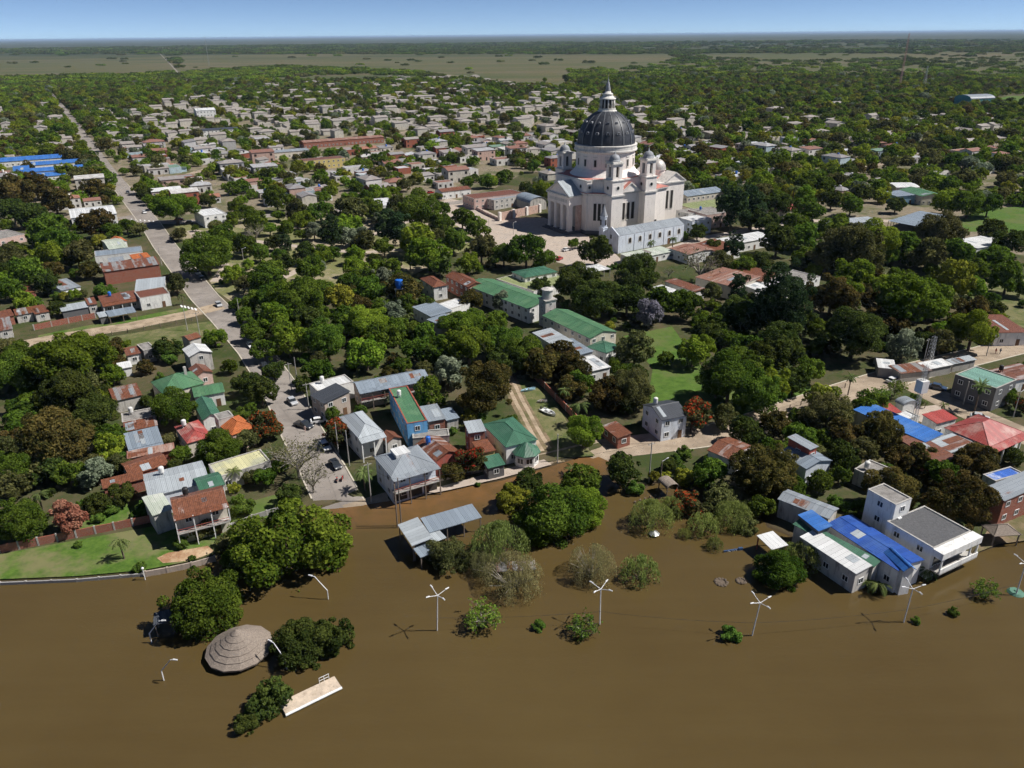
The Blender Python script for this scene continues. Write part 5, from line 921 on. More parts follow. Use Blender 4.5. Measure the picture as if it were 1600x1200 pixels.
# portico
b = MB(); b.box(-28.2, -10.2, -0.4, -19.8, 10.2, 1.2); b.box(-29.4, -10.8, -0.4, -28.2, 10.8, 0.6); cpart('porch_steps', b, 'church_base')
for y in (-8, -2.7, 2.7, 8):
    b = MB(); b.box(-27.2, y - 1.05, 1.6, -25.1, y + 1.05, 12.9); b.box(-27.4, y - 1.25, 1.2, -24.9, y + 1.25, 1.6); b.box(-27.4, y - 1.25, 12.9, -24.9, y + 1.25, 13.4); cpart('column', b, 'church_wall')
b = MB(); b.box(-27.4, -9.3, 13.4, -20.1, 9.3, 17.4); cpart('entablature', b, 'church_wall')
b = MB(); b.box(-27.46, -7.5, 14.6, -27.3, 7.5, 16.0); cpart('frieze', b, 'church_trim')
b = MB(); b.box(-28.0, -9.9, 17.4, -20.1, 9.9, 18.0); cpart('porch_cornice', b, 'church_trim')
b = MB(); b.extr([(-9.2, 18.0), (9.2, 18.0), (0, 23.2)], -27.4, -20.1, 'x'); cpart('pediment', b, 'church_wall')
b = MB(); b.extr([(-10.0, 18.0), (0, 23.8), (10.0, 18.0), (9.0, 18.0), (0, 23.2), (-9.0, 18.0)], -28.1, -20.1, 'x'); cpart('pediment_cornice', b, 'church_trim')
b = MB(); b.extr([(-10.1, 18.1), (0, 23.95), (10.1, 18.1), (0, 23.84)], -28.0, -20.15, 'x'); cpart('porch_roof', b, 'roof_pzinc_x')
b = MB(); b.box(-20.3, 6.6, 1.2, -20.05, 9.0, 13.4); cpart('stained_wall', b, 'church_stain'); b = MB(); b.box(-23.5, -9.3, 1.2, -20.05, -9.0, 13.4); cpart('stained_wall', b, 'church_stain')
for y in (-5.3, 0, 5.3):
    b = MB(); b.box(-20.14, y - 1.1, 1.2, -20.03, y + 1.1, 5.2); cpart('door', b, 'opening')
    b = MB(); b.box(-20.14, y - 0.8, 7.2, -20.03, y + 0.8, 11.2); cpart('window', b, 'pane')
# ------------------------------------------------------------------ old chapel in front of it
a_, b_ = P(966, 396), P(1080, 366); th = math.atan2(b_[1] - a_[1], b_[0] - a_[0]); th = R(33); Lc = 39.0; Wc = 9.5; hc_ = 7.6
cp = thing('chapel', 'long white chapel with grey gable roof and small bell tower in front of church', 'chapel', (a_[0], a_[1], ZG), th)
b = MB(); b.box(0, 0, -0.3, Lc, Wc, hc_); b.extr([(0, hc_), (Wc, hc_), (Wc / 2, hc_ + 2.2)], Lc - 0.4, Lc, 'x'); b.build('wall', 'wall_bwhite', cp)
b = MB(); b.box(-0.5, -0.3, -0.3, 0, Wc + 0.3, hc_ + 0.4); b.extr([(-0.3, hc_ + 0.4), (Wc + 0.3, hc_ + 0.4), (Wc * 0.7, hc_ + 2.2), (Wc / 2, hc_ + 3.2), (Wc * 0.3, hc_ + 2.2)], -0.5, 0, 'x'); b.build('front_wall', 'wall_bwhite', cp)
roof_mb('gable', Lc, Wc, hc_ + 0.05, 2.3, 'x', ov=0.02).build('roof', 'roof_zinc_x', cp, loc=(0.02, 0, 0.06))
b = MB(); b.box(-0.9, Wc + 0.3, -0.3, 1.6, Wc + 3.1, 9.2); b.box(-1.1, Wc + 0.1, 9.2, 1.8, Wc + 3.3, 9.5); b.build('bell_tower', 'wall_bwhite', cp)
b = MB(); b.lathe([(1.5, 9.5), (1.5, 14.0), (1.75, 14.1), (1.75, 14.5)], 8, 0.35, Wc + 1.7, math.pi / 8); b.build('belfry', 'wall_bwhite', cp)
b = MB(); b.lathe([(1.7, 14.5), (1.0, 16.2), (0.3, 18.6), (0.05, 19.6), (0, 19.6)], 8, 0.35, Wc + 1.7, math.pi / 8); b.build('spire', 'church_lead', cp)
for x, y, rz in ((0.35, Wc + 0.16, 0), (-1.2, Wc + 1.7, -math.pi / 2)): link('window', HOLE, cp, (x, y, 11.8), rz, (0.8, 1, 2.4))
nb = 6
for k in range(nb):
    x = 6.4 + (Lc - 9.5) * k / (nb - 1)
    if k: MB().box(x - 3.4, -0.16, -0.2, x - 3.1, 0, hc_ - 0.2).build('pilaster', 'wall_bwhite', cp)
    if k < nb:
        o = link('window', None, cp, (x, -0.02, 4.9), 0); f = MB(); ar = [(-0.6, -0.9), (0.6, -0.9), (0.6, 0.4)] + [(0.6 * math.cos(t * math.pi / 8), 0.4 + 0.6 * math.sin(t * math.pi / 8)) for t in range(1, 8)] + [(-0.6, 0.4)]
        f.extr([(q[0] * 1.7, q[1] * 1.5) for q in ar], -0.08, 0.02, 'y'); f.build('frame', 'church_trim', o); g = MB(); g.extr([(q[0] * 1.2, q[1] * 1.15) for q in ar], -0.1, 0.0, 'y'); g.build('pane', 'opening', o)
link('door', DOOR, cp, (-0.51, Wc / 2, 0), -math.pi / 2, (1.8, 1, 3.2)); link('window', HOLE, cp, (-0.5, Wc / 2, 6.6), -math.pi / 2, (0.9, 1, 1.8)); link('door', DOOR, cp, (30, -0.01, 0), 0, (1.6, 1, 2.6))
FOOT.append([(OX + 45 * math.cos(t), OY + 34 * math.sin(t)) for t in np.linspace(0, 6.28, 16)[:-1]])
FOOT.append([tuple((a_[0] + x * math.cos(th) - y * math.sin(th), a_[1] + x * math.sin(th) + y * math.cos(th))) for x, y in ((-2, -2), (Lc, -2), (Lc, Wc + 3), (-2, Wc + 3))])
# ------------------------------------------------------------------ things in the flood
def gp(px, py, z=0.0): q = P(px, py, z); return (float(q[0]), float(q[1]), z)
for k, (bx, by, ht, rz, lb) in enumerate([(683, 985, 7.3, 0.35, 'white four-armed lamp post in the flood, leftmost of its row'), (937, 975, 7.0, 0.6, 'white four-armed lamp post in the flood behind a small drowned tree'), (1175, 993, 6.9, 0.15, 'white four-armed lamp post in the flood beside a drowned shrub'),
        (1412, 972, 6.8, -0.15, 'white four-armed lamp post in the flood before the blue-roofed hall'), (1587, 930, 6.6, 0.2, 'white four-armed lamp post in the flood at the right edge')]):
    o = thing('lamp_post', lb, 'lamp post', gp(bx, by), rz, 'four-armed lamp posts in the flood'); o.rotation_euler = (R(random.uniform(-2.5, 2.5)), R(random.uniform(1, 4)), rz)
    MB().tube((0, 0, -1.5), (0, 0, ht), 0.12, 0.085, 8).build('pole', 'lamp_white', o)
    for j in range(4):
        a = j * math.pi / 2 + 0.3; e = (1.75 * math.cos(a), 1.75 * math.sin(a), ht + 0.45)
        ar = MB().tube((0, 0, ht - 0.12), e, 0.06, 0.05, 6).build('arm', 'lamp_white', o)
        MB().tube((e[0] * 0.85, e[1] * 0.85, e[2] - 0.02), (e[0] * 1.22, e[1] * 1.22, e[2] + 0.05), 0.13, 0.1, 6).build('lamp_head', 'lamp_white', ar)
def curved_lamp(bx, by, tx, ty, lb):
    b0 = gp(bx, by); o = thing('street_lamp', lb, 'street lamp', b0, 0, 'bent single-arm lamps near the kiosk')
    e = P(tx, ty, 4.6) - np.array(b0); d = Vector((e[0], e[1], 0)); d = d.normalized() * min(2.6, max(1.6, d.length))
    MB().tube((0, 0, -1.5), (0, 0, 1.9), 0.1, 0.09, 8).build('pole', 'lamp_white', o)
    MB().tube((0, 0, 1.88), (d.x * 0.78, d.y * 0.78, 4.4), 0.085, 0.06, 8).build('arm', 'lamp_white', o); MB().tube((d.x * 0.77, d.y * 0.77, 4.38), (d.x, d.y, 4.5), 0.06, 0.06, 6).build('arm', 'lamp_white', o)
    MB().tube((d.x * 0.95, d.y * 0.95, 4.5), (d.x * 1.22, d.y * 1.22, 4.56), 0.14, 0.1, 8).build('lamp_head', 'lamp_white', o)
curved_lamp(513, 936, 482, 898, 'bent street lamp in the flood right of the big bright tree'); curved_lamp(448, 1045, 423, 1001, 'bent street lamp beside the thatched kiosk'); curved_lamp(237, 1004, 268, 969, 'bent street lamp left of the round drowned tree'); curved_lamp(256, 1063, 279, 1031, 'bent street lamp farthest left and lowest in the flood')
o = thing('globe_lamp', 'short white globe lamp at the shore wall', 'lamp', gp(227, 906)); MB().tube((0, 0, -1), (0, 0, 2.2), 0.09, 0.08, 8).build('pole', 'lamp_white', o); MB().lathe([(0.05, 2.15), (0.25, 2.4), (0.25, 2.6), (0.08, 2.8), (0, 2.82)], 12).build('globe', 'lamp_white', o, smooth=True)
# thatched kiosk: six overlapping rings of thatch
kx, ky, _ = gp(374, 1012, 0.9); kr = 49.5 * mpp(374, 1012, 0.9)
o = thing('kiosk', 'round grey thatched kiosk roof standing in the flood', 'kiosk', (kx, ky, 0.0), R(12))
NT_ = 6; HK = 3.5
for k in range(NT_):
    r1 = kr * (1 - k / NT_); r0 = kr * (1 - (k + 1.12) / NT_) if k < NT_ - 1 else 0.02; z1 = 0.85 + HK * k / NT_; z0 = 0.85 + HK * (k + 1.12) / NT_
    b = MB(); b.lathe([(r1 * 1.012, z1 - 0.2), (r1 * 1.03, z1 + 0.16), (r0, z0 + 0.08)], 13, a0=0.02 * k)
    me = b.mesh('thatch_ring', 'roof_thatch_x'); link('thatch_ring', me, o)
for k in range(9): a = 2 * math.pi * k / 9; MB().tube((kr * 0.82 * math.cos(a), kr * 0.82 * math.sin(a), -1.5), (kr * 0.82 * math.cos(a), kr * 0.82 * math.sin(a), 1.25), 0.13, 0.13, 6).build('post', 'pole_wood', o)
# concrete pier
A_, B_, D_ = np.array(gp(446, 1116, 0.55)), np.array(gp(534, 1073, 0.55)), np.array(gp(448, 1098, 0.55)); th = math.atan2(B_[1] - A_[1], B_[0] - A_[0]); Lp = float(np.hypot(*(B_ - A_)[:2]))
o = thing('pier', 'pale concrete pier slab just above the floodwater', 'pier', (A_[0], A_[1], 0), th); Wp = 2.7
MB().box(0, 0, 0.12, Lp, Wp, 0.42).build('slab', 'concrete', o); MB().box(0.05, 0.05, 0.42, Lp - 0.05, Wp - 0.05, 0.5).build('deck', 'pier_top', o); MB().tube((0.0, 0.0, 0.36), (Lp, 0.0, 0.36), 0.2, 0.2, 8).build('edge_roll', 'trim_white', o)
for x in (0.6, Lp / 2, Lp - 0.6):
    for y in (0.4, Wp - 0.4): MB().tube((x, y, -1.6), (x, y, 0.15), 0.15, 0.15, 8).build('pile', 'concrete', o)
rl = link('ladder_rail', None, o, (Lp - 2.4, Wp - 0.15, 0.5)); rb = MB()
for x in (0, 0.75, 1.5): rb.tube((x, 0, -0.1), (x, 0, 1.05), 0.045, 0.045, 6)
for z in (0.5, 1.03): rb.tube((-0.02, 0, z), (1.52, 0, z), 0.045, 0.045, 6)
rb.build('rail', 'lamp_white', rl)
# drowned bits
for q, (x, y, rr, lb) in enumerate([(1127, 910, 0.95, 'larger ring of stacked stones just above the flood'), (1158, 908, 0.7, 'smaller ring of stones beside the big drooping tree')]):
    p = gp(x, y); o = thing('stone_ring', lb, 'stone ring', p, 0, 'stone rings in the flood')
    for j in range(11): a = j * 0.571; s = random.uniform(0.8, 1.15); b = MB(); b.lathe([(0.0, -0.3), (0.3 * s, -0.25), (0.34 * s, 0.1), (0.2 * s, 0.24), (0, 0.27)], 7); b.build('stone', 'bark', o, (rr * math.cos(a), rr * math.sin(a), random.uniform(-0.08, 0.06)), a)
    b = MB(); b.lathe([(0.0, -0.1), (rr * 0.85, -0.1), (rr * 0.8, 0.06), (0, 0.1)], 12); b.build('filling', 'bark', o)
p = gp(1022, 836); o = thing('parasol', 'round silver parasol top sticking out of the flood', 'parasol', p)
b = MB(); b.lathe([(1.05, 0.35), (0.55, 0.75), (0.05, 0.95), (0, 0.95)], 8); b.build('canopy', 'galvanised', o); MB().tube((0, 0, -1), (0, 0, 0.95), 0.04, 0.04, 6).build('pole', 'galvanised', o)
p = gp(1143, 861); o = thing('letter_sign', 'half-drowned blue letter sign with white marks', 'sign', p, R(12)); MB().box(-1.6, -0.12, -0.6, 1.2, 0.12, 0.32).build('board', 'tarp_blue', o); MB().box(1.35, -0.2, -0.6, 2.2, 0.2, 0.5).build('end_block', 'tarp_blue', o)
for k, pts in enumerate([[(-0.85, 0.02), (-0.7, 0.24), (-0.45, 0.1), (-0.3, 0.02)], [(0.0, 0.24), (0.15, 0.04)], [(0.32, 0.03), (0.42, 0.24), (0.52, 0.05)], [(0.72, 0.24), (0.85, 0.03), (0.95, 0.24)]]):
    b = MB()
    for (x0, z0), (x1, z1) in zip(pts[:-1], pts[1:]): b.tube((x0, -0.15, z0), (x1, -0.15, z1), 0.05, 0.05, 4)
    b.build('letter', 'trim_white', o)
# barrel-roofed picnic shelter, flat shelter among the twigs, posts, hut
def shelter(lb, A, B, D, h, kind, rmat, nm='open_shelter', cat='shelter'): return house(lb, A, B, D, h, kind, rmat, 'pole_wood', 'open', cat, nm, ze=h)
shelter('grey barrel-roofed shelter standing in the flooded park', (1042, 766), (1059, 760), (1030, 752), 2.2, 'barrel:0.7:y', 'thatch')
shelter('flat grey shelter roof among the twiggy drowned trees', (776, 896), (838, 892), (775, 882), 2.0, 'shed:0.1', 'ozinc')
shelter('thatched grey hut with posts on the right-hand shore', (1553, 841), (1587, 831), (1544, 822), 2.3, 'hip:1.2', 'thatch')
shelter('flooded shed with wide pale zinc roof beside the street', (644, 856), (676, 845), (623, 822), 3.2, 'shed:0.4:y', 'pzinc')
shelter('flooded shed with long blue-grey zinc roof beside the street', (671, 835), (753, 811), (657, 815), 3.0, 'shed:0.4', 'bzinc')
shelter('small flooded roof tucked between the two zinc sheds', (677, 851), (694, 839), (671, 836), 2.6, 'shed:0.2', 'pzinc')
shelter('lowest flooded zinc roof beside the round drowned tree', (657, 874), (678, 861), (651, 858), 2.2, 'shed:0.2', 'bzinc')
shelter('dark sheet shelter behind the round drowned tree', (240, 980), (272, 972), (242, 962), 2.2, 'shed:0.2', 'dark')
for k in range(5):
    p = gp(992 + k * 8, 786 - k * 2.6); tag(MB().box(-0.14, -0.14, -1.2, 0.14, 0.14, 0.42 + 0.1 * (k % 2)).build('mooring_post', 'pole_wood', None, p, 0.4), 'short dark post in the flood before the willow, ' + ['leftmost', 'second', 'third', 'fourth', 'rightmost'][k] + ' of five', 'post', 'short posts in the flooded park')
p = gp(1587, 926); o = thing('green_tank', 'green half-drowned tank at the foot of the rightmost lamp', 'tank', p); b = MB(); b.lathe([(0.0, -0.5), (1.35, -0.5), (1.35, 0.05), (1.0, 0.38), (0, 0.42)], 18); b.build('shell', 'tank_green', o); MB().lathe([(0.3, 0.3), (0.3, 0.55), (0, 0.55)], 10).build('hatch', 'tank_green', o)
# ------------------------------------------------------------------ walls and fences
def run_wall(name, label, cat, pts, h, th, pmat, postmat, seg, post_w=0.3, post_h=0.12, pname='panel'):
    w_ = [P(*q)[:2] for q in pts]; o = thing(name, label, cat, (w_[0][0], w_[0][1], 0)); org = w_[0]
    for a, b2 in zip(w_[:-1], w_[1:]):
        d = b2 - a; L = float(np.hypot(*d)); n = max(1, int(round(L / seg))); rz = math.atan2(d[1], d[0])
        for k in range(n):
            q = a + d * k / n - org; s = L / n
            MB().box(post_w / 2, -th / 2, -0.8, s - post_w / 2, th / 2, ZG + h).build(pname, pmat, o, (q[0], q[1], 0), rz)
            MB().box(-post_w / 2, -post_w / 2, -0.8, post_w / 2, post_w / 2, ZG + h + post_h).build('post', postmat, o, (q[0], q[1], 0), rz)
    q = w_[-1] - org; MB().box(-post_w / 2, -post_w / 2, -0.8, post_w / 2, post_w / 2, ZG + h + post_h).build('post', postmat, o, (q[0], q[1], 0), rz); return o
run_wall('brick_wall', 'red brick garden wall with pale posts above the shore lawn', 'wall', [(-40, 872), (0, 864), (120, 840), (237, 816)], 1.7, 0.18, 'wall_brick', 'concrete', 3.3)
run_wall('shore_wall', 'low grey concrete wall along the shore lawn', 'wall', [(-40, 914), (0, 911), (120, 906), (222, 897)], 0.15, 0.3, 'wall_grey', 'concrete', 4)
run_wall('shore_wall', 'brownish wall leaning along the sand patch at the waterline', 'wall', [(228, 898), (262, 892), (300, 884), (336, 874)], 0.75, 0.22, 'wall_beige', 'wall_beige', 3)
run_wall('garden_wall', 'dark stained garden wall right of the stilted house', 'wall', [(360, 826), (395, 812), (440, 798)], 1.1, 0.2, 'wall_grey', 'concrete', 3.4)
run_wall('yard_wall', 'red brick yard wall along the dirt road', 'wall', [(54, 516), (108, 505), (150, 497)], 1.9, 0.2, 'wall_brick', 'concrete', 5)
run_wall('lane_wall', 'long brick wall beside the boats on the sandy lane', 'wall', [(836, 592), (868, 625), (902, 660)], 1.9, 0.22, 'wall_brick', 'concrete', 6)
run_wall('forecourt_wall', 'cream forecourt wall with brown mosaic panels left of church', 'wall', [(781, 345), (843, 332)], 4.2, 0.4, 'church_stain', 'church_wall', 8.5, 1.4, 0.3)
run_wall('front_wall', 'low pinkish wall in front of the colonial house', 'wall', [(738, 324), (760, 336), (780, 345)], 1.5, 0.25, 'wall_pink', 'church_wall', 4)
run_wall('street_wall', 'pale concrete wall along the market stalls', 'wall', [(1365, 568), (1408, 588), (1442, 580)], 1.8, 0.2, 'concrete', 'concrete', 4)
run_wall('porch_wall', 'white parapet at the front of flooded blue hall', 'wall', [(1392, 907), (1412, 903), (1430, 893)], 0.9, 0.2, 'wall_white', 'trim_white', 2.5)
def wire_fence(label, pts, seg=4.5):
    w_ = [P(*q)[:2] for q in pts]; o = thing('wire_fence', label, 'fence', (w_[0][0], w_[0][1], ZG)); org = w_[0]
    for a, b2 in zip(w_[:-1], w_[1:]):
        d = b2 - a; L = float(np.hypot(*d)); n = max(1, int(L / seg))
        for k in range(n + 1): q = a + d * k / n - org; MB().box(-0.08, -0.08, -0.2, 0.08, 0.08, 1.35).build('post', 'pole_wood', o, (q[0], q[1], 0))
        for z in (0.5, 0.9, 1.25): q0, q1 = a - org, b2 - org; MB().tube((q0[0], q0[1], z), (q1[0], q1[1], z), 0.02, 0.02, 4).build('wire_strand', 'wire', o)
wire_fence('wire fence with wooden posts along the dirt road field', [(12, 552), (100, 536), (200, 520), (300, 502)]); wire_fence('wire fence with dark posts along the convent lawn', [(1216, 645), (1268, 628), (1320, 606)], 3.5)
# crosswalk bars
for (ax, ay, bx, by, n) in ((284, 480, 306, 485, 5), (206, 344, 240, 347, 6)):
    for k in range(n):
        q = gp(ax + (bx - ax) * k / (n - 1), ay + (by - ay) * k / (n - 1), 0); struct(MB().box(-0.3, -1.5, 0, 0.3, 1.5, 0.012).build('crosswalk_bar', 'trim_white', None, (q[0], q[1], ZG + 0.033), R(30)))
# ------------------------------------------------------------------ poles and wires
POLES = {}
def pole(key, px, py, h, label, arm=True, lean=0, lampy=False):
    q = P(px, py); wet = float(shore_d(q[0], q[1])) < 0; o = thing('utility_pole', label, 'utility pole', (q[0], q[1], 0 if wet else ZG), R(30), 'utility poles along the streets'); o.rotation_euler = (R(lean), R(lean * 0.6), R(30))
    MB().tube((0, 0, -1.2), (0, 0, h), 0.15, 0.10, 8).build('pole', 'concrete' if not wet else 'pole_wood', o)
    if arm: MB().box(-0.9, -0.05, h - 0.45, 0.9, 0.05, h - 0.33).build('crossarm', 'concrete', o); [MB().lathe([(0.05, h - 0.33), (0.07, h - 0.2), (0, h - 0.15)], 6, x, 0).build('insulator', 'trim_dark', o) for x in (-0.8, 0, 0.8)]
    if lampy: MB().tube((0, 0, h - 0.2), (1.4, 0, h + 0.2), 0.05, 0.04, 6).build('arm', 'lamp_white', o); MB().tube((1.3, 0, h + 0.18), (1.75, 0, h + 0.22), 0.11, 0.09, 6).build('lamp_head', 'lamp_white', o)
    POLES[key] = (q[0], q[1], (0 if wet else ZG) + h - 0.2)
for a in [('a', 456, 612, 8.5, 'T-topped pole beside the avenue near the silver car'), ('b', 465, 600, 8, 'slim pole just behind the T-topped pole on the avenue', False), ('c', 483, 640, 7.5, 'T-topped pole beside the dark sloping roof', True), ('d', 529, 708, 8, 'pole in front of the red-blossomed street tree', False), ('e', 546, 728, 9, 'pole right of the red-blossomed street tree', False),
          ('f', 580, 782, 9, 'tall pole at the flooded street corner', True), ('g', 621, 822, 10, 'left one of two bare poles standing in the flood', False), ('h', 627, 819, 11, 'right one of two bare poles standing in the flood', False), ('i', 871, 721, 7, 'wooden pole at the foot of the sandy lane', False), ('j', 1014, 752, 9.5, 'tall pole behind the yellow hedge', True),
          ('k', 1032, 752, 5.5, 'lamp pole beside the barrel-roofed shelter', False, 0, True), ('l', 293, 516, 8, 'pole at the end of the dirt road', False), ('m', 313, 527, 8.5, 'pole with crossarm beside the white-roofed stained house', True), ('n', 376, 502, 8, 'pole at the shaded avenue corner', False), ('o', 253, 415, 8, 'pale pole on the avenue beside the brick hall', False),
          ('p', 1541, 556, 7.5, 'pole on the sandy street near the right edge', True), ('q', 1441, 575, 9, 'pole beside the market stalls', True), ('r', 1583, 652, 7, 'white pole beside the lower right street', False, 0, True), ('s', 1505, 632, 6.5, 'short pole at the grey corner building', False), ('t', 546, 372, 5, 'white plaza lamp among the pines', False, 0, True), ('u', 501, 402, 5, 'white plaza lamp near the dry lawn', False, 0, True), ('v', 381, 410, 6, 'white plaza lamp beside the avenue promenade', False, 0, True), ('w', 802, 367, 6, 'lamp pole on the church forecourt', False, 0, True), ('x', 764, 365, 7, 'slim pole left of the church forecourt lamp', False)]: pole(*a)
def cable(k0, k1, label, sag=0.9, dz=0.0):
    p, q = np.array(POLES[k0]), np.array(POLES[k1]); b = MB(); n = 12; pr = None
    for i in range(n + 1):
        t = i / n; c = p + (q - p) * t; c[2] -= sag * 4 * t * (1 - t) + dz
        if pr is not None: b.tube(pr, c, 0.022, 0.022, 4, False)
        pr = c
    tag(b.build('power_cable', 'wire'), label, 'cable', 'cables between the poles')
cable('a', 'd', 'sagging cable from the silver-car pole to the blossom tree pole'); cable('d', 'f', 'sagging cable along the corner house'); cable('f', 'h', 'sagging cable out to the drowned poles'); cable('h', 'j', 'long cable above the flooded street'); cable('i', 'j', 'cable from the sandy lane to the hedge pole'); cable('q', 'p', 'cable along the market stalls'); cable('q', 's', 'cable across the sandy crossing')
for i, (bx, by, z) in enumerate([(683, 985, 6.2), (937, 975, 6.0), (1175, 993, 5.9), (1412, 972, 5.8), (1587, 930, 5.6)]): q = gp(bx, by); POLES['L%d' % i] = (q[0], q[1], 2.6)
for i, w_ in enumerate(('first', 'second', 'third', 'last')): cable('L%d' % i, 'L%d' % (i + 1), 'thin cable low over the flood, %s span from the left' % w_, 0.4)
# ------------------------------------------------------------------ vehicles and boats
def car(px, py, ang, col, label, kind='car', L=4.3, W=1.75):
    q = P(px, py); o = thing('parked_car' if kind == 'car' else 'pickup_truck', label, 'car' if kind == 'car' else 'pickup', (q[0], q[1], ZG + 0.03), R(ang), 'vehicles parked in the streets'); h = 0.85
    prof = [(-L / 2, 0.32), (L / 2, 0.32), (L / 2 + 0.03, 0.62), (L / 2 - 0.25, 0.82), (L * 0.22, 0.92), (-L / 2 + 0.1, 0.95), (-L / 2 - 0.03, 0.6)]
    b = MB(); b.extr(prof, -W / 2, W / 2, 'y'); b.build('body', col, o)
    cab = [(-L * 0.42, 0.92), (L * 0.24, 0.92), (L * 0.08, 1.42), (-L * 0.30, 1.45)] if kind == 'car' else [(-L * 0.08, 0.92), (L * 0.26, 0.92), (L * 0.12, 1.6), (-L * 0.05, 1.62)]
    g = MB(); g.extr(cab, -W / 2 + 0.1, W / 2 - 0.1, 'y'); g.build('glasshouse', 'pane', o)
    (x2, z2), (x3, z3) = cab[2], cab[3]; r = MB(); r.box(x3 - 0.02, -W / 2 + 0.12, z2 - 0.02, x2 + 0.02, W / 2 - 0.12, z3 + 0.05); r.build('cabin_roof', col, o)
    for sx in (-1, 1):
        for sy in (-1, 1): b = MB(); b.tube((sx * L * 0.31, sy * (W / 2 - 0.2), 0.33), (sx * L * 0.31, sy * (W / 2 + 0.02), 0.33), 0.33, 0.33, 12); b.build('wheel', 'black_rubber', o)
    for sy in (-1, 1): MB().box(L / 2 - 0.12, sy * W * 0.33 - 0.18, 0.58, L / 2 + 0.05, sy * W * 0.33 + 0.18, 0.74).build('headlight', 'trim_white', o)
    if kind != 'car': MB().box(-L / 2 + 0.15, -W / 2 + 0.15, 0.94, -L * 0.1, W / 2 - 0.15, 0.97).build('cargo_bed', 'trim_dark', o)
for a in [(457, 630, -55, 'car_silver', 'silver car on the avenue beside the T-topped pole'), (475, 667, -30, 'car_dark', 'dark pickup parked askew on the avenue', 'pickup', 5.2, 1.9), (499, 660, 20, 'car_white', 'white car parked in the driveway beside the dark pickup'), (508, 700, -58, 'car_white', 'white car parked under the red-blossomed street tree'), (524, 729, -55, 'car_dark', 'black car parked beside the motorcycles'),
          (392, 542, -58, 'car_white', 'white car in the shade of the avenue'), (1213, 655, 20, 'car_silver', 'silver car on the riverfront street left of the red car'), (1225, 674, 25, 'car_red', 'small red car beside the riverfront trees'), (1465, 608, -40, 'car_blue', 'dark blue car at the sandy crossing'), (268, 376, -58, 'car_dark', 'dark car on the avenue beside the plaza'), (309, 428, -58, 'car_white', 'white car in the shade of the big plaza tree'),
          (316, 437, -58, 'car_dark', 'dark car just behind the white one by the big plaza tree'), (280, 344, 10, 'car_red', 'red car under the umbrella tree on the plaza street'), (297, 349, 8, 'car_dark', 'dark car on the plaza street right of the red one'), (174, 273, -58, 'car_silver', 'silver car far up the avenue'), (874, 406, 60, 'car_red', 'red car beside the forecourt trees'), (673, 302, 30, 'car_red', 'red car in the street behind the plaza'), (1395, 597, 30, 'car_white', 'white car on the sandy street below the market stalls'), (1503, 562, 28, 'car_dark', 'dark car on the sandy street left of the walkers'), (342, 478, -58, 'car_silver', 'silver car at the shaded avenue junction'), (414, 575, -58, 'car_dark', 'dark car in the avenue shade behind the T-topped pole'), (226, 333, -58, 'car_white', 'white car at the plaza street crossing'), (200, 302, -58, 'car_dark', 'dark car on the avenue before the school'), (395, 343, 10, 'car_silver', 'silver car on the plaza street under the trees'), (885, 392, 40, 'car_white', 'white car on the forecourt beside the trees'), (1530, 655, -30, 'car_silver', 'silver car on the lower right street')]: car(*a)
def moto(px, py, ang, label):
    q = P(px, py); o = thing('motorcycle', label, 'motorcycle', (q[0], q[1], ZG + 0.03), R(ang), 'motorcycles parked on the avenue')
    for x in (-0.62, 0.62): b = MB(); b.tube((x, -0.06, 0.31), (x, 0.06, 0.31), 0.31, 0.31, 12); b.build('wheel', 'black_rubber', o)
    MB().extr([(-0.7, 0.62), (-0.1, 0.68), (0.3, 0.85), (0.42, 0.75), (0.15, 0.35), (-0.3, 0.3)], -0.12, 0.12, 'y').build('body', 'car_red', o); MB().box(-0.65, -0.13, 0.68, 0.02, 0.13, 0.76).build('seat', 'black_rubber', o); MB().tube((0.48, 0, 0.35), (0.36, 0, 1.0), 0.04, 0.04, 6).build('fork', 'galvanised', o); MB().tube((0.34, -0.35, 1.0), (0.34, 0.35, 1.0), 0.03, 0.03, 6).build('handlebar', 'black_rubber', o)
moto(527, 752, 100, 'motorcycle nearer the centre of the avenue beside the black car'); moto(535, 750, 85, 'motorcycle nearer the kerb beside the black car')
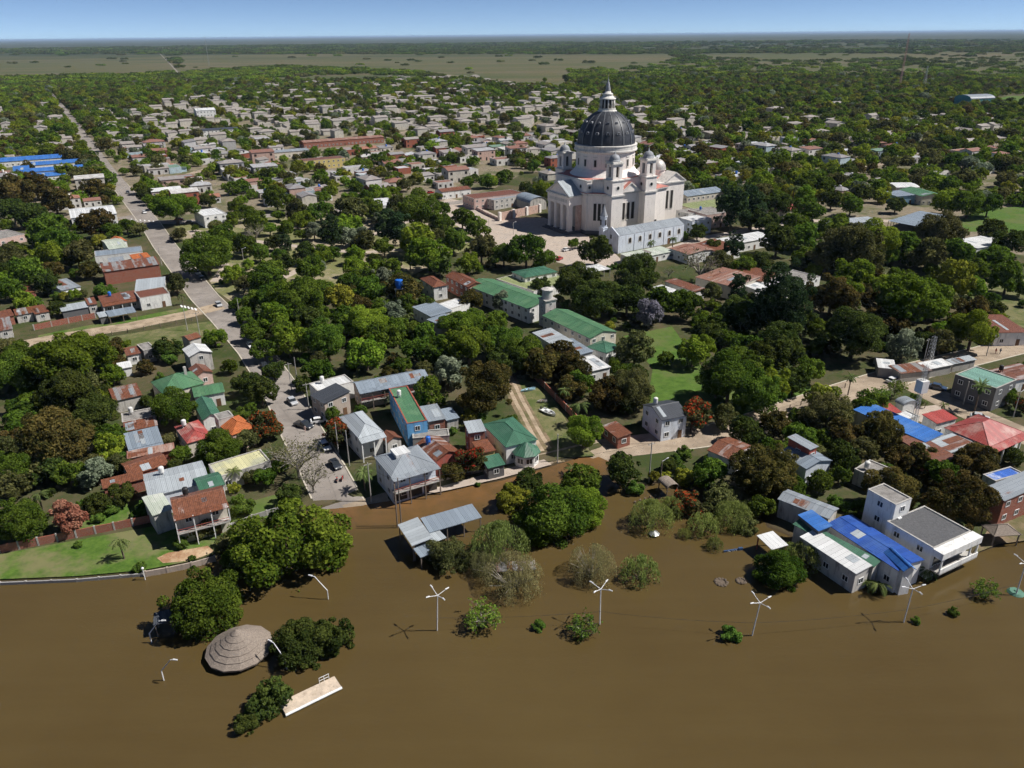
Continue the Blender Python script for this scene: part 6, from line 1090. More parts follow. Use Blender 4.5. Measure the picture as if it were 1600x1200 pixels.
def boat(px, py, ang, L, W, mat, label, motor):
    q = P(px, py); o = thing('boat', label, 'boat', (q[0], q[1], ZG + 0.05), R(ang), 'boats beside the sandy lane'); n = 10; V = []; F_ = []
    for i in range(n + 1):
        t = i / n; x = (t - 0.5) * L; w_ = W / 2 * (1 - max(0, (t - 0.45) / 0.55) ** 2.2) * (0.85 + 0.15 * min(1, t / 0.3)) if motor else W / 2 * math.sin(math.pi * (0.06 + 0.88 * t)); sh = 0.55 + 0.25 * t * t
        V += [(x, -w_, sh), (x, -w_ * 0.72, 0.12), (x, 0, 0.0 + 0.15 * max(0, t - 0.7)), (x, w_ * 0.72, 0.12), (x, w_, sh), (x, w_ * 0.84, sh), (x, w_ * 0.6, 0.24), (x, -w_ * 0.6, 0.24), (x, -w_ * 0.84, sh)]
    for i in range(n): F_ += [(i * 9 + j, i * 9 + (j + 1) % 9, (i + 1) * 9 + (j + 1) % 9, (i + 1) * 9 + j) for j in range(9)]
    F_ += [tuple(range(8, -1, -1)), tuple(n * 9 + j for j in range(9))]; b = MB(); b.add(V, F_); b.build('hull', mat, o)
    for x in (-L * 0.22, L * 0.05): MB().box(x, -W * 0.4, 0.42, x + 0.3, W * 0.4, 0.48).build('thwart', 'wood' if not motor else 'trim_dark', o)
    if motor: MB().box(-L * 0.12, -W * 0.22, 0.3, L * 0.04, W * 0.22, 0.95).build('console', 'trim_white', o); MB().box(-L / 2 - 0.35, -0.2, 0.1, -L / 2 + 0.02, 0.2, 0.95).build('outboard_motor', 'trim_dark', o)
boat(825, 611, 22, 4.2, 1.1, 'boat_blue', 'slim pale blue boat on the grass, farthest up the lane', False); boat(857, 646, -50, 5.2, 2.0, 'boat_white', 'white motorboat on the grass beside the sandy lane', True); boat(847, 629, 5, 2.6, 1.1, 'concrete', 'small grey dinghy between the blue and white boats', False)
# three people in the street
def person(px, py, ang, label, shirt, pose=0.18):
    q = P(px, py); o = thing('person', label, 'person', (q[0], q[1], ZG + 0.04), R(ang), None)
    J = [(0, 0, 0.98), (0, 0, 1.25), (0, 0, 1.45), (0, 0, 1.56), (0.02, 0, 1.68), (0, 0.1, 0.92), (pose, 0.11, 0.5), (pose * 0.6, 0.11, 0.07), (pose * 0.6 + 0.14, 0.11, 0.03), (0, -0.1, 0.92), (-pose * 0.6, -0.11, 0.5), (-pose, -0.11, 0.07), (-pose + 0.14, -0.11, 0.03), (0, 0.2, 1.42), (-0.05, 0.27, 1.15), (0.1, 0.28, 0.92), (0, -0.2, 1.42), (0.02, -0.27, 1.15), (0.16, -0.28, 0.94)]
    E_ = [(0, 1), (1, 2), (2, 3), (3, 4), (0, 5), (5, 6), (6, 7), (7, 8), (0, 9), (9, 10), (10, 11), (11, 12), (2, 13), (13, 14), (14, 15), (2, 16), (16, 17), (17, 18)]; rr = [.14, .15, .13, .06, .105, .1, .07, .05, .04, .1, .07, .05, .04, .065, .05, .04, .065, .05, .04]
    me = bpy.data.meshes.new('body'); me.from_pydata(J, E_, []); b = link('body', me, o); sk = b.modifiers.new('skin', 'SKIN'); me.skin_vertices[0].data[0].use_root = True
    for v, r in zip(me.skin_vertices[0].data, rr): v.radius = (r, r)
    b.modifiers.new('sub', 'SUBSURF').render_levels = 1; me.materials.append(M(shirt))
    MB().lathe([(0.0, 1.66), (0.11, 1.68), (0.115, 1.74), (0.07, 1.81), (0, 1.82)], 10).build('hair', 'black_rubber', o)
person(1555, 553, 20, 'person in a reddish shirt walking on the sandy street', 'wall_red'); person(1562, 553, 200, 'person in dark clothes beside the reddish-shirted one', 'car_blue'); person(477, 675, 90, 'person standing beside the dark pickup', 'wall_pink')
# ------------------------------------------------------------------ towers and masts
vil = HB['white villa with green hip roof beside the sandy lane']
q = P(822, 704, ZG + 3.0); o = thing('pavilion', 'eight-sided white pavilion with pointed green roof beside the lane', 'pavilion', (q[0], q[1], ZG), R(15)); rr = 23 * mpp(822, 704, 3)
MB().lathe([(rr * 0.86, -0.3), (rr * 0.86, 3.0)], 8, a0=math.pi / 8).build('wall', 'wall_white', o)
for k in range(8): a = math.pi / 4 * (k + 1); x = rr * 0.86 * math.cos(math.pi / 8); window(o, x * math.cos(a), x * math.sin(a), 1.6, 1.7, 1.5, a + math.pi / 2)
for k in range(8):
    a0, a1 = math.pi / 8 + math.pi / 4 * k, math.pi / 8 + math.pi / 4 * (k + 1); MB().add([(rr * math.cos(a0), rr * math.sin(a0), 3.0), (rr * math.cos(a1), rr * math.sin(a1), 3.0), (0, 0, 5.3), (rr * math.cos(a0), rr * math.sin(a0), 2.86), (rr * math.cos(a1), rr * math.sin(a1), 2.86), (0, 0, 5.1)], [(0, 1, 2), (5, 4, 3), (0, 3, 4, 1), (1, 4, 5, 2), (2, 5, 3, 0)]).build('roof_panel', 'roof_dgreen_x', o)
q = P(855, 508); o = thing('water_tower', 'square whitewashed water tower with round tank beside the convent', 'water tower', (q[0], q[1], ZG), R(30)); MB().box(-2.0, -2.0, -0.3, 2.0, 2.0, 9.0).build('shaft', 'wall_stain', o); MB().box(-2.3, -2.3, 9.0, 2.3, 2.3, 9.35).build('platform', 'concrete', o); MB().lathe([(1.75, 9.35), (1.75, 12.2), (2.1, 12.25), (2.1, 12.5), (0.6, 13.0), (0, 13.0)], 20).build('tank', 'wall_stain', o)
for z in (2.5, 5.5, 7.8):
    for x, y, r_ in ((0, -2.0, 0), (-2.0, 0, -math.pi / 2)): window(o, x, y, z, 0.8, 1.1, r_)
q = P(626, 480); o = thing('water_tank', 'bright blue round water tank on a stand above the trees', 'water tank', (q[0], q[1], ZG)); MB().lathe([(1.35, 7.2), (1.4, 7.3), (1.4, 9.9), (1.3, 10.1), (0.4, 10.35), (0, 10.35)], 20).build('tank', 'tank_blue', o); MB().box(-1.5, -1.5, 6.9, 1.5, 1.5, 7.2).build('platform', 'concrete', o)
for sx in (-1, 1):
    for sy in (-1, 1): MB().box(sx * 1.2 - 0.15, sy * 1.2 - 0.15, -0.2, sx * 1.2 + 0.15, sy * 1.2 + 0.15, 6.9).build('leg', 'concrete', o)
def lattice(px, py, h, w0, w1, n, label, mat='galvanised', guys=0, name='lattice_mast', bands=False, sw=0.12):
    q = P(px, py); o = thing(name, label, 'mast', (q[0], q[1], ZG), R(20)); cn = [(-1, -1), (1, -1), (1, 1), (-1, 1)]; wz = lambda t: (w0 + (w1 - w0) * t) / 2
    for cxx, cyy in cn: MB().tube((cxx * wz(0), cyy * wz(0), -0.3), (cxx * wz(1), cyy * wz(1), h), sw, sw * 0.7, 4).build('leg', mat, o)
    br = MB()
    for k in range(n):
        t0, t1 = k / n, (k + 1) / n
        for i in range(4):
            a, b2 = cn[i], cn[(i + 1) % 4]; br.tube((a[0] * wz(t0), a[1] * wz(t0), h * t0), (b2[0] * wz(t1), b2[1] * wz(t1), h * t1), sw * 0.6, sw * 0.6, 4, False); br.tube((a[0] * wz(t1), a[1] * wz(t1), h * t1), (b2[0] * wz(t1), b2[1] * wz(t1), h * t1), sw * 0.6, sw * 0.6, 4, False)
    g = br.build('bracing', mat, o); g['kind'] = 'stuff'
    MB().tube((0, 0, h), (0, 0, h * 1.06), sw * 0.7, sw * 0.3, 5).build('antenna_tip', mat, o)
    for k in range(guys): a = k * 2.094; MB().tube((0, 0, h * 0.9), (h * 0.45 * math.cos(a), h * 0.45 * math.sin(a), 0), 0.05, 0.05, 4).build('guy_wire', 'wire', o)
    return o
plain('mast_red', (0.42, 0.24, 0.22), 0.6, 0.3)
o = lattice(1424, 674, 17, 0.8, 0.7, 20, 'slim lattice mast with a white box above the blue roof', sw=0.05); MB().box(-1.0, -1.0, 10.5, 1.0, 1.0, 13.5).build('white_box', 'tank_white', o)
lattice(327, 103, 92, 2.2, 1.8, 30, 'tall thin mast on the plain at the left', guys=3, sw=0.2); lattice(1405, 138, 84, 2.4, 1.6, 28, 'tall red and white mast above the right-hand woods', 'mast_red', 3, sw=0.16); lattice(1443, 138, 34, 4.5, 1.6, 12, 'shorter grey lattice tower right of the tall mast', sw=0.12)
lattice(1450, 572, 9, 1.4, 0.9, 8, 'small lattice tower behind the market stalls', sw=0.06)
# front balcony of the white riverside block
wb = HB['white riverside block with dark gravel roof and front balcony']; w_, l_ = wb['_dim']
MB().box(0.3, -1.9, 1.6, w_ + 0.4, 0, 1.85).build('balcony_floor', 'concrete', wb); MB().box(0.3, -1.9, 1.85, w_ + 0.4, -1.7, 2.75).build('balcony_parapet', 'wall_white', wb); MB().box(0.8, -0.06, 2.2, w_ * 0.75, 0.02, 4.1).build('glass_front', 'pane', wb); MB().box(-0.2, -2.0, 4.9, w_ + 0.3, 0, 6.22).build('overhanging_fascia', 'wall_white', wb)
for x in (0.5, w_ * 0.8, w_): MB().box(x - 0.12, -1.8, 1.85, x + 0.12, -1.55, 4.9).build('column', 'trim_white', wb)
# ------------------------------------------------------------------ the town farther back: houses, trees, woodland
def blocked(x, y, pad):
    for pts, hw in KEEP_OUT:
        if float(seg_dist(np.array(x), np.array(y), pts)) < hw + pad: return True
    return False
FA = np.array([(sum(p[0] for p in f) / len(f), sum(p[1] for p in f) / len(f), max(math.hypot(p[0] - f[0][0], p[1] - f[0][1]) for p in f) * 0.62) for f in FOOT])
TEMPL = []
def town_template(k):
    rg = random.Random(k * 31 + 5); w_, l_, h = rg.uniform(8, 15), rg.uniform(6.5, 10), rg.choice([3.2, 3.4, 3.6, 3.8, 6.2]); kind = ['gable', 'flat', 'shed', 'gable', 'flat', 'shed', 'hip', 'flat'][k % 8]; i = 0.25 if kind != 'flat' else 0
    wb = MB(); rise = {'gable': 1.2, 'shed': 0.8, 'hip': 1.4, 'flat': 0}[kind]
    if kind == 'flat':
        q = 0.25; wb.box(0, 0, -0.2, w_, q, h); wb.box(0, l_ - q, -0.2, w_, l_, h); wb.box(0, q, -0.2, q, l_ - q, h); wb.box(w_ - q, q, -0.2, w_, l_ - q, h)
    elif kind == 'shed': wb.extr([(i, -0.2), (l_ - i, -0.2), (l_ - i, h + rise - 0.2), (i, h - 0.15)], i, w_ - i, 'x')
    else:
        wb.box(i, i, -0.2, w_ - i, l_ - i, h - 0.14)
        if kind == 'gable':
            pr = [(i, h - 0.14), (l_ - i, h - 0.14), (l_ / 2, h + rise - 0.2)]; wb.extr(pr, i, i + 0.2, 'x'); wb.extr(pr, w_ - i - 0.2, w_ - i, 'x')
    rb = roof_mb(kind, w_, l_, h, rise, 'x'); ext = None
    if k % 3 == 1:                                          # a lean-to at the back
        wb.box(w_ * 0.2, l_, -0.2, w_ * 0.8, l_ + 3.5, 2.6); rb.extr([(l_ + 0.01, 2.95), (l_ + 3.8, 2.62), (l_ + 3.8, 2.72), (l_ + 0.01, 3.05)], w_ * 0.15, w_ * 0.85, 'x')
    wins = [(w_ * (j + 0.5) / 3, i - 0.01, h * 0.5, 0.0) for j in (0, 2)] + [(i - 0.01, l_ * 0.5, h * 0.5, -math.pi / 2)]
    if h > 5: wins = [(a, b2, z, r) for a, b2, _, r in wins for z in (1.6, 4.6)]
    return wb.mesh('wall', 'wall_town'), rb.mesh('roof', 'roof_town'), wins, (w_ / 2, i - 0.01), max(w_, l_), k % 4 == 2, (w_ * 0.6, l_ * 0.5, h)
TANKM = None
for k in range(16): TEMPL.append(town_template(k))
tk = MB(); tk.lathe([(0.55, 0.5), (0.6, 0.6), (0.6, 1.7), (0.45, 1.9), (0, 2.0)], 10); tk.box(-0.4, -0.4, -0.3, 0.4, 0.4, 0.5); TANKM = [tk.mesh('water_tank', m_) for m_ in ('tank_white', 'tank_blue', 'tank_black')]
TOWN = [(-300, 330), (-300, 168), (60, 158), (250, 158), (420, 122), (560, 116), (720, 122), (860, 140), (1000, 165), (1200, 178), (1400, 165), (1700, 200), (1700, 330), (1300, 345), (1130, 330), (1060, 285), (850, 285), (800, 272), (690, 298), (420, 324), (200, 335)]
NOHOUSE = [[(0, 118), (280, 128), (285, 160), (200, 172), (120, 150), (0, 175)], [(1490, 320), (1700, 300), (1700, 380), (1500, 370)], [(1540, 142), (1700, 140), (1700, 170), (1550, 170)]]
ux = np.array([math.cos(R(30.5)), math.sin(R(30.5))]); uy = np.array([-ux[1], ux[0]])
cand = []
rg = random.Random(5)
for bi in range(-56, 84):
    for bj in range(0, 100):
        u = bi * 15.0 + rg.uniform(-2, 2); v = 300 + bj * 14.5 + rg.uniform(-2, 2)
        if bj % 7 == 6 or bi % 7 in (3, 6): continue            # streets and back yards
        q = ux * u + uy * v; px, py = map(float, to_px(q[0], q[1], ZG))
        if q[1] < 100 or not (-120 < px < 1720) or not in_poly(px, py, TOWN) or any(in_poly(px, py, n_) for n_ in NOHOUSE): continue
        dens = (0.86 if py > 175 else 0.55) if px < 860 else (0.75 if px < 1100 else (0.62 if py > 190 else 0.34)); dens *= 0.85 + 0.4 * math.sin(q[0] * 0.021 + 2) * math.cos(q[1] * 0.018)
        if py < 150: dens *= 0.75
        if px < 200 and py < 210: dens *= 0.7
        if rg.random() > dens: continue
        d = math.hypot(q[0], q[1])
        if np.any(np.hypot(FA[:, 0] - q[0], FA[:, 1] - q[1]) < FA[:, 2] + 6) or blocked(q[0], q[1], 7.5): continue
        cand.append((d, q[0], q[1], px, py))
cand.sort(); TOWNH = []; stuffv = []
_w = MB(); _r = MB()
for n_, (d, x, y, px, py) in enumerate(cand):
    wm, rm, wins, dr, sz, tnk, tp = TEMPL[rg.randrange(16)]; rz = R(30.5) + rg.choice([0, 0, math.pi / 2, math.pi]) * 0 + R(rg.uniform(-3, 3)) + rg.choice([0, 0, -math.pi / 2]); sc = rg.uniform(0.85, 1.3)
    if n_ < 290:
        o = link('house', None, None, (x, y, ZG), rz, sc); link('wall', wm, o); rf = link('roof', rm, o); TOWNH.append((o, d, px, py))
        for wx_, wy_, wz_, wr_ in wins: link('window', HOLE, o, (wx_, wy_, wz_), wr_, (1.3, 1, 1.3))
        link('door', HOLE, o, (dr[0], dr[1], 1.0), 0, (1.0, 1, 2.0))
        if tnk: link('water_tank', TANKM[n_ % 3], rf, tp)
    else:
        mt = Matrix.Translation((x, y, ZG)) @ Matrix.Rotation(rz, 4, 'Z') @ Matrix.Scale(sc, 4)
        for me, B_ in ((wm, _w), (rm, _r)): B_.add([mt @ v.co for v in me.vertices], [tuple(p.vertices) for p in me.polygons])
    q = np.array([x, y]); FA = np.vstack([FA, [x + 4 * ux[0], y + 4, sz * 0.5]])
if _w.v:
    o = tag(_w.build('distant_houses', 'wall_town'), 'low pale houses scattered at the far edge of the town', 'houses'); o['kind'] = 'stuff'
    r_ = _r.build('distant_roofs', 'roof_town', o); r_['kind'] = 'stuff'
print('town houses', len(TOWNH), 'of', len(cand))
# trees of the town, one by one while they can be told apart
TX = np.array([(t[0].location.x, t[0].location.y, t[2]) for t in TREES])
FIELD = [[(-300, 60), (250, 60), (262, 112), (240, 116), (0, 122), (-300, 125)], [(268, 60), (1000, 60), (1060, 92), (1010, 105), (900, 112), (880, 140), (780, 132), (640, 112), (450, 104), (285, 112)], [(1060, 88), (1180, 78), (1420, 78), (1440, 88), (1240, 96)]]
SHRUB_FREE = [[(272, 340), (700, 325), (765, 372), (640, 432), (372, 478)], [(660, 330), (735, 310), (850, 340), (975, 410), (910, 425), (770, 385)], [(0, 552), (300, 500), (340, 478), (300, 470), (0, 520)], [(985, 520), (1110, 520), (1310, 612), (1190, 645), (1010, 640)], [(790, 590), (850, 600), (930, 712), (840, 720)], [(1498, 345), (1600, 320), (1600, 380), (1510, 370)], [(0, 830), (350, 800), (350, 900), (0, 920)]]
LAWN = [[(1498, 345), (1530, 326), (1700, 318), (1700, 380), (1510, 362)], [(1545, 158), (1575, 148), (1800, 146), (1800, 164), (1590, 166)], [(690, 268), (790, 262), (790, 280), (700, 285)], [(690, 300), (790, 300), (860, 345), (960, 400), (860, 400), (700, 345)]]
ct = []; step = 9.0
xs = np.arange(-900, 900, step); ys = np.arange(300, 1750, step)
XX, YY = np.meshgrid(xs, ys); XX = XX + RNG.uniform(-4, 4, XX.shape); YY = YY + RNG.uniform(-4, 4, YY.shape); X1, Y1 = XX.ravel(), YY.ravel()
px_, py_ = to_px(X1, Y1, np.full(X1.shape, ZG)); ok = (px_ > -60) & (px_ < 1660) & (py_ < 322) & (py_ > 60)
dens = np.full(X1.shape, 0.62); dens[px_ > 1000] = 0.64; dens[(px_ > 250) & (px_ < 900) & (py_ > 150)] = 0.40; dens[(py_ < 160) & (px_ < 420)] = 0.88; dens[(py_ < 128) & (px_ > 900)] = 0.42
clump = np.sin(X1 * 0.023 + 1.3) * np.cos(Y1 * 0.017 + 0.4) + np.sin(X1 * 0.051 + Y1 * 0.043); dens = np.clip(dens + 0.16 * clump, 0, 0.95)
for poly in FIELD: dens[in_poly(px_, py_, poly)] = 0.006
for poly in LAWN: dens[in_poly(px_, py_, poly)] = 0
dens[in_poly(px_, py_, [(272, 352), (700, 325), (765, 372), (640, 432), (372, 478)])] = 0
ok &= RNG.random(X1.shape) < dens
for pts, hw in KEEP_OUT: ok &= seg_dist(X1, Y1, pts) > hw + 1.2
for fx, fy, fr in FA: ok &= np.hypot(X1 - fx, Y1 - fy + 2.0) > fr * 0.80
for tx, ty, tr in TX: ok &= np.hypot(X1 - tx, Y1 - ty) > tr * 0.9 + 2.0
X1, Y1, px_, py_ = X1[ok], Y1[ok], px_[ok], py_[ok]; order = np.argsort(np.hypot(X1, Y1)); X1, Y1, px_, py_ = X1[order], Y1[order], px_[order], py_[order]
SPW = ['green'] * 7 + ['bright'] * 4 + ['dark'] * 5 + ['mango'] * 3 + ['olive'] * 3 + ['yellow'] + ['pine'] + ['palm'] + ['silver'] + ['umb'] + ['bright'] * 3
rad = np.clip(RNG.normal(4.5, 1.3, X1.shape), 2.0, 7.5); rad = np.where((px_ > 180) & (px_ < 900) & (py_ > 165), rad * 0.84, rad); sp_ = [rg.choice(SPW) for _ in X1]
NI = 50
for k in range(min(NI, len(X1))): put_tree(X1[k], Y1[k], ZG, rad[k] * (0.75 if sp_[k] == 'palm' else 1) * (0.62 if sp_[k] == 'pine' else 1), sp_[k], 0)
print('trees', len(TREES), 'stuff trees', len(X1) - NI)
PLZ = [(285, 352), (420, 342), (690, 332), (755, 372), (640, 428), (520, 440), (400, 455), (345, 440)]; cnt = 0
for k in range(4000):
    if cnt >= 34: break
    px, py = rg.uniform(280, 760), rg.uniform(332, 455); q = P(px, py); x, y = q[0], q[1]
    if not in_poly(px, py, PLZ) or np.any(np.hypot(TX[:, 0] - x, TX[:, 1] - y) < TX[:, 2] * 0.9 + 2.2) or blocked(x, y, 3): continue
    Rr = rg.uniform(3.0, 5.0); put_tree(x, y, ZG, Rr, rg.choice(['green', 'bright', 'green', 'olive', 'umb', 'green', 'silver']), 0); cnt += 1; TX = np.vstack([TX, [x, y, Rr]])
# shrubs and young trees in the yards between the houses
cnt = 0
for k in range(6000):
    if cnt >= 190: break
    px, py = rg.uniform(0, 1600), rg.uniform(340, 830); q = P(px, py); x, y = q[0], q[1]
    if float(shore_d(x, y)) < 3 or any(in_poly(px, py, n_) for n_ in SHRUB_FREE): continue
    if any(in_poly(x, y, f) for f in FOOT) or blocked(x, y, 2.0): continue
    if np.any(np.hypot(TX[:, 0] - x, TX[:, 1] - y) < TX[:, 2] * 0.55): continue
    if np.any(np.hypot(FA[:, 0] - x, FA[:, 1] - y) < FA[:, 2] * 0.6 + 1.0): continue
    put_tree(x, y, ZG - 0.3, rg.uniform(1.3, 2.6), rg.choice(['sucker', 'sucker', 'sucker', 'sucker', 'dark', 'olive', 'mango', 'green']), 0); cnt += 1
    TX = np.vstack([TX, [x, y, 3.5]])
DENSE = [[(0, 545), (200, 545), (215, 600), (180, 640), (190, 760), (0, 790)], [(420, 440), (640, 440), (800, 520), (790, 600), (690, 600), (600, 575), (480, 610), (400, 540)], [(950, 430), (1090, 470), (1190, 440), (1360, 400), (1560, 390), (1560, 540), (1350, 560), (1130, 560), (990, 520)], [(1190, 650), (1330, 640), (1530, 730), (1480, 800), (1330, 760), (1200, 790)], [(860, 545), (1000, 590), (1010, 640), (900, 640)], [(1110, 560), (1220, 560), (1240, 620), (1100, 640)], [(0, 340), (140, 345), (140, 440), (60, 470), (0, 470)]]
cnt = 0
for k in range(6000):
    if cnt >= 190: break
    px, py = rg.uniform(0, 1600), rg.uniform(340, 800)
    if not any(in_poly(px, py, n_) for n_ in DENSE): continue
    q = P(px, py); x, y = q[0], q[1]
    if float(shore_d(x, y)) < 3 or any(in_poly(x, y, f) for f in FOOT) or blocked(x, y, 2.0) or any(in_poly(px, py, n_) for n_ in SHRUB_FREE): continue
    if np.any(np.hypot(TX[:, 0] - x, TX[:, 1] - y) < np.minimum(TX[:, 2] * 0.8, 4.5)) or np.any(np.hypot(FA[:, 0] - x, FA[:, 1] - y) < FA[:, 2] * 0.7 + 2.0): continue
    Rr = rg.uniform(2.3, 4.2); put_tree(x, y, ZG - 0.3, Rr, rg.choice(['green', 'dark', 'mango', 'green', 'olive', 'green', 'bright', 'umb']), 0); cnt += 1
    TX = np.vstack([TX, [x, y, Rr]])
print('dense filler', cnt)
# the rest of the wood: geometry nodes on a cloud of points
def scatter(name, label, cat, pts, scl, srcs, pick):
    col = bpy.data.collections.new(name + '_kinds')
    for k, me in enumerate(srcs): col.objects.link(bpy.data.objects.new('%s_%02d' % (name, k), me))
    me = bpy.data.meshes.new(name); me.vertices.add(len(pts)); me.vertices.foreach_set('co', np.asarray(pts, np.float32).ravel())
    for nm, arr, ty in (('scl', scl, 'FLOAT'), ('pick', pick, 'INT'), ('rot', RNG.uniform(0, 6.28, len(pts)), 'FLOAT')): me.attributes.new(nm, ty, 'POINT').data.foreach_set('value', np.asarray(arr, np.float32 if ty == 'FLOAT' else np.int32))
    o = tag(link(name, me), label, cat); o['kind'] = 'stuff'
    g = bpy.data.node_groups.new(name, 'GeometryNodeTree'); g.interface.new_socket('Geometry', in_out='INPUT', socket_type='NodeSocketGeometry'); g.interface.new_socket('Geometry', in_out='OUTPUT', socket_type='NodeSocketGeometry')
    N = g.nodes; gi = N.new('NodeGroupInput'); go = N.new('NodeGroupOutput'); ci = N.new('GeometryNodeCollectionInfo'); ci.inputs[0].default_value = col; ci.inputs['Separate Children'].default_value = True; ci.inputs['Reset Children'].default_value = True
    io = N.new('GeometryNodeInstanceOnPoints'); io.inputs['Pick Instance'].default_value = True
    def att(nm, ty):
        a = N.new('GeometryNodeInputNamedAttribute'); a.data_type = ty; a.inputs[0].default_value = nm; return [s for s in a.outputs if s.enabled and s.name == 'Attribute'][0]
    cb = N.new('ShaderNodeCombineXYZ'); g.links.new(att('rot', 'FLOAT'), cb.inputs[2]); cs = N.new('ShaderNodeCombineXYZ'); sc_ = att('scl', 'FLOAT')
    for i in range(3): g.links.new(sc_, cs.inputs[i])
    L = g.links.new; L(gi.outputs[0], io.inputs['Points']); L(ci.outputs[0], io.inputs['Instance']); L(att('pick', 'INT'), io.inputs['Instance Index']); L(cb.outputs[0], io.inputs['Rotation']); L(cs.outputs[0], io.inputs['Scale']); L(io.outputs[0], go.inputs[0])
    md = o.modifiers.new('scatter', 'NODES'); md.node_group = g; return o
kinds = ['green', 'bright', 'dark', 'mango', 'olive', 'yellow', 'silver', 'umb']
low = {}
srcs = []
for i, sp in enumerate(kinds):
    for v in range(2):
        kw = dict(SPEC[sp][2] or {}); srcs.append(make_crown('crown', 'leaf_' + sp, 900 + i * 7 + v, 1300, 0.105, **kw)[0])
wts = [6, 10, 2, 2, 5, 3, 1, 1]; pickl = [k for k, w_ in enumerate(wts) for _ in range(w_)]
sx_, sy_, sr_ = X1[NI:], Y1[NI:], rad[NI:]; n = len(sx_)
scatter('town_trees', 'trees in many greens filling the far side of the town', 'trees', np.stack([sx_, sy_, np.full(n, ZG - 0.6)], 1), sr_, srcs, [rg.choice(pickl) * 2 + rg.randrange(2) for _ in range(n)])
# distant woodland in clumps
def clump_mesh(seed, sp):
    rng = np.random.default_rng(seed); Vs, Qs, Ts, o = [], [], [], 0
    for j in range(9):
        c = np.append(rng.uniform(-1, 1, 2) * 13, rng.uniform(1.5, 3.2)); r = rng.uniform(3.6, 6.0); n_ = 44; d = rng.normal(size=(n_, 3)); d[:, 2] = np.abs(d[:, 2]) * 0.9 - 0.15; d /= np.linalg.norm(d, axis=1)[:, None]
        nr = d + rng.normal(0, 0.4, d.shape); nr /= np.linalg.norm(nr, axis=1)[:, None]; V, Qd = leaf_quads(c + d * r * np.array([1, 1, 0.8]) * rng.uniform(0.85, 1.1, (n_, 1)), nr, 1.35, rng); Vs.append(V); Qs.append(Qd + o); o += len(V); Ts.append(np.clip(rng.uniform(0.2, 0.8) + rng.normal(0, .2, n_), 0, 1))
    return np_mesh('clump', np.concatenate(Vs), np.concatenate(Qs), 'leaf_' + sp, {'tint': ('FACE', np.concatenate(Ts))})
cl = [clump_mesh(60 + k, sp) for k, sp in enumerate(['green', 'bright', 'olive', 'dark', 'green', 'bright'])]
N_ = 60000; dist = 1150 * (9500 / 1150) ** RNG.random(N_); ang = RNG.uniform(-0.72, 0.72, N_); fx, fy = dist * np.sin(ang), dist * np.cos(ang)
px_, py_ = to_px(fx, fy, np.full(N_, ZG)); dn = np.full(N_, 0.55)
zone = np.sin(fx * 0.0021 + 0.7) + np.sin(fy * 0.0031 + fx * 0.0007) + np.sin(fx * 0.0009 - fy * 0.0017)
dn[(py_ < 118) & (px_ > 950)] = 0.13; far_ = py_ < 92; dn[far_] = np.where(zone[far_] > 0.15, 0.42, 0.05)
for poly in FIELD: ins = in_poly(px_, py_, poly); dn[ins] = np.where((py_[ins] < 84) & (zone[ins] > -0.2), 0.45, 0.004)
dn[(py_ < 86) & (py_ > 72) & (px_ < 1000)] = np.where(np.sin(px_[(py_ < 86) & (py_ > 72) & (px_ < 1000)] * 0.021) > -1.3, 0.5, 0.1) * (py_[(py_ < 86) & (py_ > 72) & (px_ < 1000)] < 85)
for poly in LAWN[:2] + [TOWN]: dn[in_poly(px_, py_, poly)] = 0
cov = np.clip((dist / 3000), 0.25, 1.0); ok = (RNG.random(N_) < dn * cov) & (px_ > -50) & (px_ < 1650)
ok &= ~((py_ > 92) & (np.abs(fx) < 895) & (fy < 1750))
for pts, hw in KEEP_OUT: ok &= seg_dist(fx, fy, pts) > hw + 16
fx, fy, dist = fx[ok], fy[ok], dist[ok]; n = len(fx)
zz = np.full(n, ZG)
scatter('woodland', 'dense dark woodland covering the plain towards the horizon', 'woodland', np.stack([fx, fy, zz], 1), np.clip(RNG.normal(1.0, 0.2, n) * np.clip(dist / 3200, 1, 2.2), 0.5, 3), cl, np.where(dist > 2600, RNG.choice([2, 3, 0, 3], n), RNG.integers(0, 6, n)))
print('woodland clumps', n)
# ------------------------------------------------------------------ labels for trees and town houses: each says which one
LAND = [('the domed church', 948, 290), ('the plaza', 560, 372), ('the dirt road', 150, 515), ('the blue-roofed school', 60, 258), ('the flooded street', 720, 790), ('the red hip roof', 1540, 672), ('the white riverside block', 1440, 810), ('the sandy lane', 830, 650),
    ('the avenue', 235, 350), ('the green-roofed convent', 890, 500), ('the ball field', 1560, 345), ('the sports hall', 1520, 150), ('the green villa', 280, 600), ('the stilted house', 310, 790), ('the thatched kiosk', 374, 1010), ('the sky blue house', 638, 640),
    ('the grey corner building', 1530, 600), ('the white mill', 307, 165), ('the chapel', 1010, 375), ('the market stalls', 1430, 570), ('the brick hall', 205, 420), ('the pink colonial house', 760, 305), ('the concrete pier', 490, 1088), ('the brick garden wall', 120, 838), ('the tall right-hand mast', 1410, 110),
    ('the long dark-roofed hall', 333, 200), ('the upper brick hall', 510, 215), ('the far country road', 270, 105), ('the old rusty roof', 1170, 435)]
ORD = 'first second third fourth fifth sixth seventh eighth ninth tenth eleventh twelfth thirteenth fourteenth fifteenth sixteenth seventeenth eighteenth nineteenth twentieth'.split()
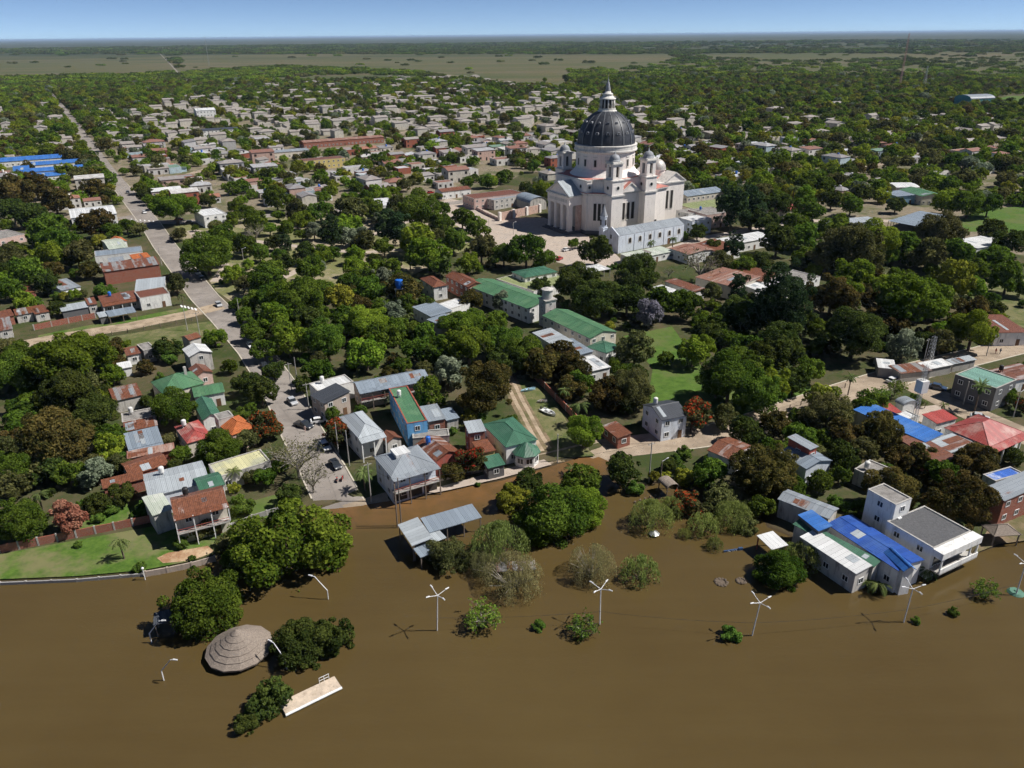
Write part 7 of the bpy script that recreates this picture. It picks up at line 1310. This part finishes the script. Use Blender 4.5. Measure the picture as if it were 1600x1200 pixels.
def nth(k, n):
    if k == 0: return 'leftmost'
    if k == n - 1: return 'rightmost'
    return ORD[k] + ' from left' if k < 20 else '%dth from left' % (k + 1)
def give_labels(items, group_of):                           # items: (object, words, px, py, category)
    fam = {}
    for o, words, px, py, cat in items:
        l_ = min(LAND, key=lambda q: math.hypot(q[1] - px, (q[2] - py) * 1.6)); dx, dy = px - l_[1], (py - l_[2]) * 1.6
        rel = ('right of ' if dx > 0 else 'left of ') if abs(dx) > abs(dy) else ('in front of ' if dy > 0 else 'behind ')
        fam.setdefault((words, rel + l_[0]), []).append((px, o, cat))
    for (words, where), lst in fam.items():
        lst.sort(key=lambda q: q[0])
        for k, (px, o, cat) in enumerate(lst): tag(o, words + ' ' + where + ('' if len(lst) == 1 else ', ' + nth(k, len(lst))), cat, group_of(cat))
it = []
for o, sp, Rr, px, py in TREES:
    size = 'small ' if Rr < 2.8 else 'large ' if Rr > 6.5 else ''
    wet = float(shore_d(o.location.x, o.location.y)) < -1
    it.append((o, size + ('flooded ' if wet else '') + SPEC[sp][1], px, py, 'shrub' if sp == 'sucker' else 'palm' if sp in ('palm', 'fan') else 'tree'))
give_labels(it, lambda c: {'tree': 'trees of the town', 'palm': 'palms of the town', 'shrub': 'shrubs in yards and floodwater'}[c])
give_labels([(o, 'house in the back streets' if px < 900 else 'house among the trees', px, py, 'house') for o, d, px, py in TOWNH], lambda c: 'houses of the back town')
for o in HOUSES:
    if '_dim' in o: del o['_dim']

# ------------------------------------------------------------------ the air: one thin, even, pale haze
t = NT('haze_air'); t.t.nodes.remove(t.b); pv = t.n('VolumePrincipled'); pv.inputs['Color'].default_value = (0.55, 0.74, 1.0, 1); pv.inputs['Density'].default_value = 2.6e-5; pv.inputs['Anisotropy'].default_value = 0.0
t.l(pv.outputs[0], t.out.inputs['Volume'])
hz = MB(); hz.box(-170000, -1000, -3, 170000, 170000, 99); ho = hz.build('haze', 'haze_air'); tag(ho, 'thin pale haze lying over the plain', 'haze'); ho['kind'] = 'stuff'
